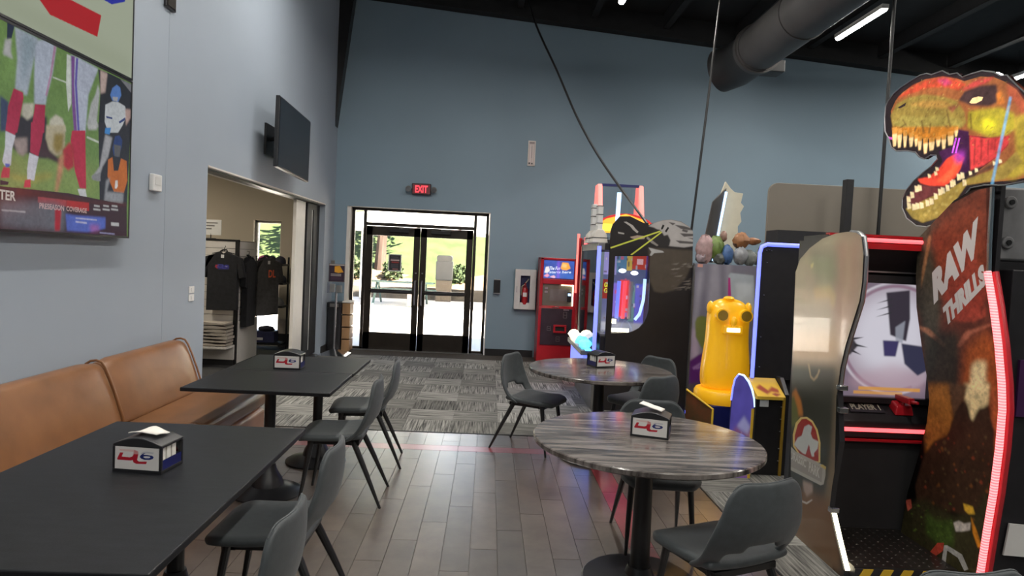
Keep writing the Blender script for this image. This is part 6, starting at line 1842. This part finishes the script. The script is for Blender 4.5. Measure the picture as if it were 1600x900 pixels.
MB().prism(arch, 'Y', 8.98, 9.02, 1, 0).build('arch_sign', [sgn.material('arch_sign_print', emit=.9), 'black_plastic'], t, uv=lambda co: ((co.x - 1.36) / .88, (co.z - 2.06) / .27))

# ================================================================ HERO COIN PUSHER
t = thing('comic_coin_pusher', 'grey coin pusher with green and purple artwork behind the yellow figure', 'arcade machine', (2.75, 7.8, 0))
ha = Art(300, 660)
ha.traced('hero', 1.1)
ha.rect(.045, .965, .12, .985, (.6, .30, .24))
ha.noise(.12, 40, 9)
MB().prism([(2.28, .04), (3.40, .04), (3.40, 1.70), (2.28, 1.70)], 'Y', 7.4, 7.43, 1, 0).build('side_panel', [ha.material('comic_side_print', rough=.28, coat=.2), 'grey_metal'], t, uv=lambda co: ((co.x - 2.28) / .78, co.z / 1.72))
MB().bx(2.30, 3.40, 7.43, 7.98, .0, 1.68).build('body', 'grey_metal', t, bevel=.006)
MB().bx(2.272, 2.290, 7.395, 7.43, .04, 1.70).build('edge_trim', 'steel', t)
MB().bx(2.27, 3.3, 7.36, 7.40, .015, .05).build('floor_glow', 'led_blue', t)
# burst shaped back board and framed panel on top
bu = [(2.60, 1.72), (2.62, 2.10), (2.66, 2.45), (2.735, 2.68), (2.80, 2.60), (2.85, 2.56), (2.95, 2.55), (2.93, 2.44), (2.97, 2.40), (2.93, 2.32), (2.95, 2.22), (2.91, 2.16), (2.92, 2.06), (2.88, 1.98), (2.90, 1.90), (2.86, 1.72)]
MB().prism(bu, 'Y', 7.86, 7.90).build('burst_board', 'cream', t, bevel=.004)
MB().add([(2.42, 7.70, 1.72), (2.62, 7.84, 1.72), (2.73, 7.84, 2.60), (2.53, 7.70, 2.42), (2.42, 7.66, 1.72), (2.62, 7.80, 1.72), (2.73, 7.80, 2.60), (2.53, 7.66, 2.42)], [(0, 1, 2, 3), (7, 6, 5, 4), (0, 4, 5, 1), (1, 5, 6, 2), (2, 6, 7, 3), (3, 7, 4, 0)]).build('side_mirror', 'duct_grey', t, bevel=.01)
MB().tube([(2.61, 7.80, 1.74), (2.72, 7.80, 2.55)], .022, 8).build('mirror_light', 'led_ice', t)
# plain rounded topper shapes (generic, coloured like the row of figures)
tops = [('topper_shape', (2.42, 7.52, 1.86), (.10, .08, .16), (.42, .28, .28)), ('topper_shape', (2.38, 7.5, 1.77), (.06, .06, .07), (.30, .24, .26)), ('topper_shape', (2.55, 7.52, 1.89), (.09, .07, .13), (.16, .24, .06)), ('topper_shape', (2.60, 7.5, 1.77), (.08, .07, .07), (.13, .14, .13)),
        ('topper_shape', (2.67, 7.48, 1.81), (.07, .07, .11), (.06, .13, .30)), ('topper_shape', (2.64, 7.55, 2.02), (.04, .04, .06), (.30, .18, .14)), ('topper_shape', (2.83, 7.52, 1.98), (.10, .08, .09), (.30, .13, .05)), ('topper_shape', (2.96, 7.52, 1.98), (.10, .05, .04), (.30, .12, .05)),
        ('topper_shape', (2.82, 7.48, 1.81), (.08, .07, .10), (.30, .31, .33)), ('topper_shape', (2.94, 7.52, 1.79), (.08, .06, .09), (.26, .28, .27)), ('topper_shape', (3.06, 7.55, 1.80), (.06, .05, .10), (.30, .36, .36))]
for k, (nm, c_, r_, col) in enumerate(tops):
    MB().blob(c_, r_, 16, 0, 40 + k, .13).build(nm, mat('topper_%d' % k, col, .5, vary=.25, scale=18), t, smooth=True)

# ================================================================ BLACK BLUE-EDGED CABINET
t = thing('blue_edged_cabinet', 'black arcade cabinet with a blue light edge and yellow control deck', 'arcade machine', (2.8, 5.8, 0))
prof = rounded(2.235, 3.95, .75, 1.87, .05)
MB().prism(prof, 'Y', 5.50, 5.55).build('hood', 'cabinet_black', t, smooth=True, bevel=.004)
lt = [(2.232, 5.492, .76), (2.232, 5.492, 1.80), (2.245, 5.492, 1.85), (2.29, 5.492, 1.872), (2.60, 5.492, 1.872), (3.95, 5.492, 1.872)]
MB().tube(lt, .017, 8).build('edge_light', 'led_blue', t, smooth=True)
for p in ((2.29, 1.82), (2.31, 1.825), (2.33, 1.82), (2.30, 1.72), (2.29, 1.45), (2.285, 1.1), (2.29, .85)):
    MB().lathe([(.006, 0), (.006, .004)], 8, (p[0], 5.496, p[1])).build('screw', 'steel', t)
yd = Art(120, 60, (.72, .45, .05))
yd.poly([(.1, .55), (.3, .7), (.5, .45), (.7, .62), (.9, .5), (.85, .35), (.6, .4), (.4, .28), (.2, .45)], (.35, .06, .03), 1, 2); yd.poly([(.55, .3), (.7, .2), (.9, .3), (.7, .35)], (.30, .05, .03), 1, 1); yd.rect(.0, .8, 1, 1, (.55, .35, .12), .7, 5)
MB().add([(2.20, 5.28, .645), (2.43, 5.28, .645), (2.43, 5.50, .76), (2.20, 5.50, .76), (2.20, 5.28, .62), (2.43, 5.28, .62), (2.43, 5.50, .62), (2.20, 5.50, .62)], [(0, 1, 2, 3), (7, 6, 5, 4), (0, 4, 5, 1), (1, 5, 6, 2), (2, 6, 7, 3), (3, 7, 4, 0)]).build('control_deck', yd.material('deck_print', rough=.35), t, uv=lambda co: ((co.x - 2.20) / .23, (co.z - .62) / .14))
MB().bx(2.20, 2.43, 5.30, 5.62, .0, .62).build('pedestal', 'cabinet_black', t, bevel=.004)
MB().bx(2.415, 2.432, 5.28, 5.30, .0, .64).build('gold_edge', 'gold_dark', t)
for z in (.12, .22, .36, .46, .56):
    MB().lathe([(.007, 0), (.007, .006)], 8, (2.408, 5.294, z)).build('bolt', 'steel', t)
MB().bx(2.23, 2.30, 5.292, 5.298, .56, .615).build('price_card', 'frosted', t)
MB().prism([(5.3, .0), (6.3, .0), (6.3, .78), (5.42, .78), (5.3, .66)], 'X', 2.436, 2.47).build('side_cheek', 'cabinet_black', t, bevel=.004)
MB().bx(2.5, 3.95, 5.56, 6.3, 0, .75).bx(2.75, 3.95, 5.56, 6.3, .75, 1.86).build('base', 'cabinet_black', t)
MB().bx(2.60, 3.95, 6.02, 6.28, 1.87, 2.03).build('roof_box', 'black_paint', t)
for x in (3.355,):
    MB().bx(x - .035, x + .035, 6.24, 6.32, 1.9, 2.55).build('roof_post', 'black_paint', t, bevel=.004)
tp = thing('rounded_board', 'taupe board with rounded corners standing behind the black cabinet', 'panel', (3.6, 6.6, 0))
MB().prism(rounded(2.74, 4.5, 1.2, 2.53, .09), 'Y', 6.60, 6.65).build('board', 'taupe_panel', tp, smooth=True, bevel=.004)
MB().bx(3.0, 3.1, 6.65, 6.75, 0, 1.8).bx(4.1, 4.2, 6.65, 6.75, 0, 1.8).build('stand', 'black_metal', tp)

# ================================================================ YELLOW FIGURE SEAT AND FIN
t = thing('yellow_figure_ride', 'glowing yellow moulded figure with round lamp eyes on a black pedestal', 'arcade ride', (2.18, 5.95, 0))
ycx, ycy = 2.175, 5.98
prf = [(.05, .56), (.195, .565), (.208, .62), (.212, .70), (.206, .80), (.196, .90), (.186, 1.0), (.182, 1.10), (.184, 1.20), (.178, 1.28), (.15, 1.34), (.10, 1.375), (.04, 1.388), (.004, 1.39)]
m_ = MB()
n = 40
o_ = len(m_.v)
for r_, z in prf:
    for k in range(n):
        a = 2 * PI * k / n
        sq = (abs(math.cos(a)) ** 3 + abs(math.sin(a)) ** 3) ** (-1 / 3)
        m_.v.append((ycx + r_ * sq * math.cos(a) * 1.0, ycy + r_ * sq * math.sin(a) * .72, z))
for i in range(len(prf) - 1):
    for k in range(n):
        m_.f.append([i * n + k, i * n + (k + 1) % n, (i + 1) * n + (k + 1) % n, (i + 1) * n + k]); m_.m.append(0)
m_.f.append(list(range(n))[::-1]); m_.m.append(0)
m_.f.append([(len(prf) - 1) * n + k for k in range(n)]); m_.m.append(0)
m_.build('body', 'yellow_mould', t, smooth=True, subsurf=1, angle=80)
fy = ycy - .145
for s in (-1, 1):
    x = ycx + s * .105
    er_ = MB().tube([(x, fy + .03, 1.245), (x, fy - .022, 1.245)], .058, 20).build('eye_ring', 'yellow_mould', t, smooth=True)
    MB().tube([(x, fy - .018, 1.245), (x, fy - .027, 1.245)], .046, 20).build('eye', 'gold_dark', er_, smooth=True)
    MB().blob((ycx + s * .172, ycy - .02, 1.30), (.03, .05, .06), 12, 0, 5, .05).build('ear', 'yellow_mould', t, smooth=True)
MB().bx(ycx - .09, ycx + .09, fy - .012, fy + .04, 1.078, 1.158).build('mouth_surround', 'yellow_mould', t, bevel=.012, segs=3)
MB().bx(ycx - .058, ycx + .058, fy - .018, fy - .008, 1.10, 1.136).build('mouth_light', 'led_warm', t, bevel=.006)
MB().blob((ycx, fy + .0, 1.19), (.035, .03, .05), 12, 0, 5, .04).build('nose', 'yellow_mould', t, smooth=True)
MB().blob((ycx - .02, ycy - .05, 1.39), (.05, .05, .022), 12, 0, 6, .04).build('crest', 'yellow_mould', t, smooth=True)
MB().tube([(ycx + .185, fy + .01, .72), (ycx + .20, fy - .02, .80), (ycx + .18, fy - .01, .92)], .014, 10).build('grab_handle', 'black_plastic', t, smooth=True)
MB().lathe([(.05, .46), (.235, .46), (.25, .49), (.25, .55), (.235, .575), (.05, .58)], 40, (ycx - .02, ycy - .03, 0)).build('seat_rim', 'yellow_mould', t, smooth=True)
MB().bx(1.99, 2.19, 5.72, 6.15, .0, .46).build('pedestal', 'navy', t, bevel=.005)
MB().add([(1.80, 5.86, .0), (1.985, 5.68, .0), (1.985, 5.68, .44), (1.80, 5.86, .57), (1.815, 5.875, .0), (2.0, 5.695, .0), (2.0, 5.695, .44), (1.815, 5.875, .57)], [(0, 1, 2, 3), (7, 6, 5, 4), (0, 4, 5, 1), (1, 5, 6, 2), (2, 6, 7, 3), (3, 7, 4, 0)]).build('side_shield', mat('shield_print', (.045, .04, .015), .4, color2=(.16, .05, .02), scale=9), t)
MB().tube([(1.80, 5.86, .57), (1.985, 5.68, .44), (1.985, 5.68, .0)], .010, 8).build('shield_edge', 'yellow_deck', t)
fn = thing('lit_fin_shield', 'rounded violet fin shield with a white lit edge before the control deck', 'arcade part', (2.06, 5.3, 0))
fa = Art(100, 240, (.085, .07, .34))
fa.noise(.25, 40, 4)
fa.poly([(0, .35), (.3, .5), (.6, .42), (1, .5), (1, 0), (0, 0)], (.24, .08, .10), .9, 8); fa.poly([(.3, .5), (.6, .6), (.9, .5), (.8, .42)], (.35, .35, .55), .7, 4)
for k in range(25):
    x, y = rr.uniform(0, .95), rr.uniform(.05, .42)
    fa.rect(x, y, x + .08, y + .04, rr.choice([(.4, .12, .04), (.12, .03, .05), (.3, .2, .3)]), .7, 1)
fo = [(1.965, .0), (1.96, .45), (1.965, .62), (1.972, .72), (1.985, .79), (2.01, .825), (2.045, .815), (2.085, .77), (2.115, .71), (2.135, .64), (2.143, .57), (2.143, .0)]
MB().prism(fo, 'Y', 5.20, 5.22, 1, 0).build('shield', [fa.material('fin_print', rough=.3, emit=.35), 'navy'], fn, uv=lambda co: ((co.x - 1.96) / .184, co.z / .83))
MB().tube([(p[0] + .004, 5.21, p[1] + .002) for p in fo[4:11]], [.008, .010, .012, .013, .013, .012, .010], 10).build('edge_light', 'led_ice', fn, smooth=True)
MB().tube([(p[0] - .004, 5.205, p[1]) for p in fo[2:6]], .007, 8).build('rear_edge_light', 'led_blue', fn, smooth=True)
MB().bx(2.125, 2.146, 5.197, 5.225, .0, .56).build('gold_post', 'yellow_deck', fn)

# ================================================================ DINOSAUR RIDE CABINET
t = thing('dinosaur_ride', 'big dinosaur ride cabinet with red light strips, screen and printed sides', 'arcade machine', (2.3, 3.8, 0))
LXp, RXp = 2.0, 2.60
lo_ = [(4.36 - .90 * p[0], max(.0, 1.92 * p[1])) for p in RIDE_L_OUTLINE]
la = Art(420, 860)
la.traced('panelL', 1.2)
la.noise(.10, 50, 2)
la.text('JURASSIC', (.13, .226), (.26, .004), (.0, .034), (.46, .44, .40), .9)
la.text('PARK', (.43, .232), (.15, .002), (.0, .032), (.46, .44, .40), .9)
uvL = lambda co: ((4.36 - co.y) / .90, co.z / 1.92)
MB().prism(lo_, 'X', LXp, LXp + .03, 1, 0).build('left_panel', [la.material('ride_left_print', rough=.28, coat=.25), 'black_plastic'], t, uv=uvL)
edge = sorted([p for p in lo_ if p[0] < 3.80 and p[1] > .02], key=lambda p: p[1])
MB().tube([(LXp + .018, p[0] - .002, p[1]) for p in edge if p[1] > .93], .011, 8).build('panel_edge_trim', 'steel', t)
MB().tube([(LXp + .02, p[0] - .006, p[1]) for p in edge if p[1] < .36], .013, 8).build('lower_edge_light', 'led_warm', t)
for z in (.36, .93, 1.02):
    e_ = min(edge, key=lambda p: abs(p[1] - z))
    MB().bx(LXp - .005, LXp + .045, e_[0] - .03, e_[0] + .01, e_[1] - .015, e_[1] + .015).build('edge_clip', 'chrome', t, bevel=.004)
# right panel
ra = Art(480, 1240)
ra.traced('panelR', 1.1)
ra.noise(.35, 40, 6)
ra.noise(.5, 10, 16)
ra.text('RAW', (.265, .682), (.40, .142), (-.045, .085), (.56, .54, .52), bold=.07)
ra.text('THRILLS', (.40, .628), (.34, .118), (-.045, .050), (.56, .54, .52), bold=.07)
zf = [(4.05 - .85 * p[0], max(0, 2.2 * p[1])) for p in RIDE_R_FAR]
zn = [(4.05 - .85 * p[0], max(0, 2.2 * p[1])) for p in RIDE_R_NEAR]
ro = zf[::-1] + [(3.72, 2.10), (3.60, 2.14)] + zn
uvR = lambda co: ((4.05 - co.y) / .85, co.z / 2.2)
MB().prism(ro, 'X', RXp, RXp + .012, 1, 0).build('right_panel', [ra.material('ride_right_print', rough=.5, spec=.2), 'black_plastic'], t, uv=uvR)
rope = [p for p in zn if p[1] < 1.72]
sm = []
for i in range(len(rope) - 1):
    for s in range(5):
        sm.append((rope[i][0] + (rope[i + 1][0] - rope[i][0]) * s / 5, rope[i][1] + (rope[i + 1][1] - rope[i][1]) * s / 5))
sm.append(rope[-1])
MB().tube([(RXp - .006, p[0] - .004, p[1]) for p in sm], .017, 10).build('edge_light_rope', 'led_rope', t, smooth=True)
MB().tube([(RXp + .03, p[0] - .012, p[1]) for p in sm], .016, 8).build('rope_channel', 'red_metal', t, smooth=True)
MB().tube([(RXp, p[0] - .004, p[1]) for p in zn if p[1] > 1.70], .012, 8).build('panel_edge_trim', 'chrome', t)
# interior
PI0, PI1 = LXp + .031, 2.80
MB().bx(PI0, PI1, 4.30, 4.36, .0, 1.86).build('rear_wall', 'cabinet_black', t)
sc_ = Art(400, 380, (.24, .18, .24))
sc_.disc(.70, .52, .46, .48, (.50, .42, .50), 1, 6); sc_.disc(.66, .55, .34, .36, (.85, .82, .92), 1, 30)
def ring(ar, cx, cy, r, w, col, al, a0, a1):
    o1 = [(cx + r * math.cos(math.radians(a)), cy + r * 1.05 * math.sin(math.radians(a))) for a in range(a0, a1, 6)]
    o2 = [(cx + (r - w) * math.cos(math.radians(a)), cy + (r - w) * 1.05 * math.sin(math.radians(a))) for a in range(a0, a1, 6)]
    ar.poly(o1 + o2[::-1], col, al, 2)
ring(sc_, .70, .52, .45, .025, (.34, .20, .28), .9, 60, 300); ring(sc_, .70, .52, .475, .018, (.80, .74, .82), .9, 60, 300)
sc_.poly([(0, 1), (.3, 1), (.12, .75), (0, .5)], (.22, .18, .24), .6, 14); sc_.poly([(0, 0), (.35, 0), (.2, .25), (0, .35)], (.26, .22, .28), .7, 16); sc_.poly([(.3, .15), (.7, .3), (1, .2), (1, .05), (.4, .05)], (.62, .40, .48), .5, 16)
sc_.poly([(.16, .48), (.24, .56), (.33, .53), (.39, .44), (.33, .36), (.22, .38)], (.06, .05, .06), 1, 2)
for a, b in (((.34, .5), (.44, .52)), ((.36, .45), (.48, .43)), ((.34, .40), (.43, .36))):
    sc_.poly([(a[0], a[1] - .012), b, (a[0], a[1] + .012)], (.04, .04, .05), 1, 1)
sc_.poly([(.60, .92), (.80, .95), (.82, .70), (.80, .50), (.66, .55), (.63, .75)], (.05, .04, .06), 1, 2); sc_.poly([(.70, .62), (.78, .68), (.77, .48), (.71, .5)], (.4, .42, .5), .8, 2)
for z in (.86, .80, .74):
    sc_.poly([(.52, z - .04), (.66, z), (.66, z + .015)], (.04, .04, .05), 1, 1)
sc_.poly([(.60, .50), (.74, .50), (.72, .36), (.62, .36)], (.06, .05, .16), 1, 2); sc_.poly([(.76, .48), (.95, .46), (1, .25), (.92, .2), (.80, .3)], (.05, .05, .10), 1, 2)
sc_.rect(.42, .055, .95, .085, (.85, .40, .08), .9, 1); sc_.rect(.38, .02, .80, .048, (.85, .40, .08), .8, 1)
sheet('game_screen', sc_.material('game_picture', rough=.1, emit=.66, base=.02), (PI0 + .01, 4.12, .895), (PI1 - PI0 - .02, 0, 0), (0, 0, .715), t, .02)
MB().bx(PI0, PI1, 4.08, 4.2, .86, .895).bx(PI0, PI1, 4.08, 4.2, 1.61, 1.66).bx(PI0, PI0 + .012, 4.08, 4.2, .9, 1.62).bx(PI1 - .012, PI1, 4.08, 4.2, .9, 1.62).build('screen_bezel', 'black_plastic', t)
MB().add([(PI0, 4.12, 1.66), (PI1, 4.12, 1.66), (PI1, 3.98, 1.84), (PI0, 3.98, 1.84), (PI0, 4.30, 1.66), (PI1, 4.30, 1.66), (PI1, 4.30, 1.89), (PI0, 4.30, 1.89), (PI0, 3.98, 1.89), (PI1, 3.98, 1.89)], [(0, 1, 2, 3), (3, 2, 9, 8), (8, 9, 6, 7), (5, 4, 7, 6), (1, 0, 4, 5), (0, 3, 8, 7, 4), (1, 5, 6, 9, 2)]).build('canopy', 'cabinet_black', t)
MB().tube([(PI0, 3.972, 1.868), (PI1, 3.972, 1.868)], .012, 8).build('top_light', 'led_red', t, smooth=True)
MB().bx(PI0, PI1, 3.97, 4.02, 1.886, 1.90).bx(PI0, PI1, 3.975, 3.979, 1.815, 1.850).build('red_lip', 'red_metal', t)
MB().bx(PI0 + .01, PI1 - .01, 4.09, 4.10, 1.675, 1.685).build('canopy_rail', 'steel', t)
# gun console with its light strip
MB().prism([(4.14, .87), (4.03, .80), (4.0, .76), (4.0, .66), (4.2, .66), (4.2, .87)], 'X', PI0, PI1).build('console', 'cabinet_black', t, bevel=.006)
MB().bx(PI0 + .005, PI1 - .005, 3.990, 4.0, .700, .722).build('console_light', 'led_red', t)
MB().bx(PI0 + .005, PI1 - .005, 3.985, 4.005, .640, .654).build('console_trim', 'red_metal', t)
pp = Art(160, 50, (.02, .015, .018))
pp.text('PLAYER 1', (.08, .22), (.84, 0), (0, .5), (.50, .46, .36))
sheet('player_card', pp.material('player_print'), (PI0 + .24, 4.035, .812), (.22, 0, 0), (0, .085, .052), t, .003)
MB().add([(PI1 - .26, 4.02, .80), (PI1 - .14, 4.02, .80), (PI1 - .14, 4.10, .84), (PI1 - .26, 4.10, .84), (PI1 - .25, 4.025, .86), (PI1 - .15, 4.025, .86), (PI1 - .15, 4.095, .89), (PI1 - .25, 4.095, .89)], [(0, 1, 2, 3), (7, 6, 5, 4), (0, 4, 5, 1), (1, 5, 6, 2), (2, 6, 7, 3), (3, 7, 4, 0)]).build('gun_mount', 'red_metal', t, bevel=.008)
MB().tube([(PI1 - .20, 4.05, .86), (PI1 - .20, 4.04, .90)], .014, 8).bx(PI1 - .22, PI1 - .18, 3.96, 4.10, .885, .92).tube([(PI1 - .20, 3.96, .90), (PI1 - .20, 3.90, .905)], .010, 8).build('toy_gun', 'red_metal', t, bevel=.004)
# dark foot well, deck and step
MB().bx(PI0, PI1, 4.02, 4.30, .085, .66).build('foot_well', 'black_paint', t)
MB().bx(PI0, RXp - .002, 3.46, 4.30, .0, .085).bx(RXp - .002, PI1, 3.98, 4.30, 0, .085).build('step_block', 'cabinet_black', t)
dm = MB().bx(PI0, RXp - .002, 3.47, 4.02, .085, .092)
for i in range(11):
    for j in range(12):
        x, y = PI0 + .03 + i * .05, 3.50 + j * .044
        a = .012 if (i + j) % 2 else .005
        b = .017 - a
        dm.add([(x - a, y, .092), (x, y - b, .092), (x + a, y, .092), (x, y + b, .092), (x, y, .096)], [(0, 1, 4), (1, 2, 4), (2, 3, 4), (3, 0, 4)])
dm.build('tread_plate', 'diamond', t)
for k in range(5):
    MB().add([(PI0 + .005 + k * .11, 3.456, .01), (PI0 + .06 + k * .11, 3.456, .01), (PI0 + .10 + k * .11, 3.456, .084), (PI0 + .045 + k * .11, 3.456, .084)] + [(PI0 + .005 + k * .11, 3.461, .01), (PI0 + .06 + k * .11, 3.461, .01), (PI0 + .10 + k * .11, 3.461, .084), (PI0 + .045 + k * .11, 3.461, .084)], [(0, 1, 2, 3), (7, 6, 5, 4), (0, 4, 5, 1), (1, 5, 6, 2), (2, 6, 7, 3), (3, 7, 4, 0)]).build('hazard_stripe', 'hazard_yellow', t)
# dinosaur head sheet above the right panel
hh = Art(760, 540, (.022, .012, .014))
hh.traced('head', .9)
rh = random.Random(21)
for k in range(420):
    x, y = rh.uniform(.03, .75), rh.uniform(.30, .92)
    px_ = hh.a[min(539, int(y * 540)), min(759, int(x * 760))]
    if px_[0] > .25 and px_[1] > .05 and not (px_[0] > .7):
        l_, a_ = rh.uniform(.008, .03), rh.uniform(-.5, 1.2)
        dx, dy = l_ * math.cos(a_), l_ * math.sin(a_)
        hh.poly([(x, y), (x + dx, y + dy), (x + dx * .6 - .003, y + dy * .6 + .006)], rh.choice([(.10, .05, .02), (.20, .12, .03), (.58, .46, .12), (.16, .04, .02)]), .55, .6)
hh.noise(.45, 14, 12)
hh.noise(.35, 60, 5)
ho = [(4.50 - 1.50 * p[0], 1.95 + 1.05 * p[1]) for p in HEAD_OUTLINE]
uvH = lambda co: ((4.50 - co.y) / 1.50, (co.z - 1.95) / 1.05)
MB().prism(ho, 'X', 2.62, 2.645, 1, 0).build('dinosaur_head_sign', [hh.material('dinosaur_print', rough=.25, emit=.40, coat=.15), 'clear'], t, uv=uvH)
MB().tube([(2.619, p[0], p[1]) for p in ho + ho[:1]], .004, 6).build('sign_edge', 'steel', t)
MB().prism([(3.42, 1.70), (3.95, 1.70), (3.85, 2.0), (3.7, 2.15), (3.5, 2.3), (3.42, 2.2)], 'X', 2.636, 2.66).build('sign_bracket', 'cabinet_black', t)
# loudspeaker beside the head
MB().bx(2.645, 2.705, 3.53, 3.75, 1.74, 2.17).build('speaker_side', 'black_plastic', t, bevel=.008)
MB().prism(rounded(2.706, 3.06, 1.77, 2.16, .03), 'Y', 3.52, 3.75).build('speaker_box', 'grey_speaker', t, smooth=True, bevel=.012)
for z in (1.865, 2.08):
    b_ = MB().tube([(2.765, 3.53, z), (2.765, 3.505, z)], .034, 16).build('speaker_boss', 'grey_speaker', t, smooth=True, bevel=.006)
    MB().tube([(2.765, 3.505, z), (2.765, 3.498, z)], .014, 12).build('bolt', 'black_metal', b_)
# rear body right of the panel
MB().bx(2.805, 2.83, 3.8, 4.36, .0, 1.9).bx(2.83, 3.5, 3.9, 4.36, 0, 1.80).build('right_body', 'cabinet_black', t, bevel=.006)

# dark cabinet at the right edge
t = thing('dark_cabinet', 'dark arcade cabinet at the right edge with a paper notice low on it', 'arcade machine', (3.1, 3.1, 0))
MB().bx(2.735, 3.6, 3.42, 3.68, .0, 1.72).build('body', 'cabinet_black', t, bevel=.006)
MB().bx(2.80, 3.5, 3.405, 3.421, .95, 1.25).build('violet_panel', mat('violet_panel', (.045, .012, .06), .4), t)
MB().add([(2.79, 3.40, .21), (2.99, 3.40, .20), (2.99, 3.40, .37), (2.81, 3.40, .38), (2.79, 3.41, .21), (2.99, 3.41, .20), (2.99, 3.41, .37), (2.81, 3.41, .38)], [(0, 1, 2, 3), (7, 6, 5, 4), (0, 4, 5, 1), (1, 5, 6, 2), (2, 6, 7, 3), (3, 7, 4, 0)]).build('paper_notice', 'frosted', t)
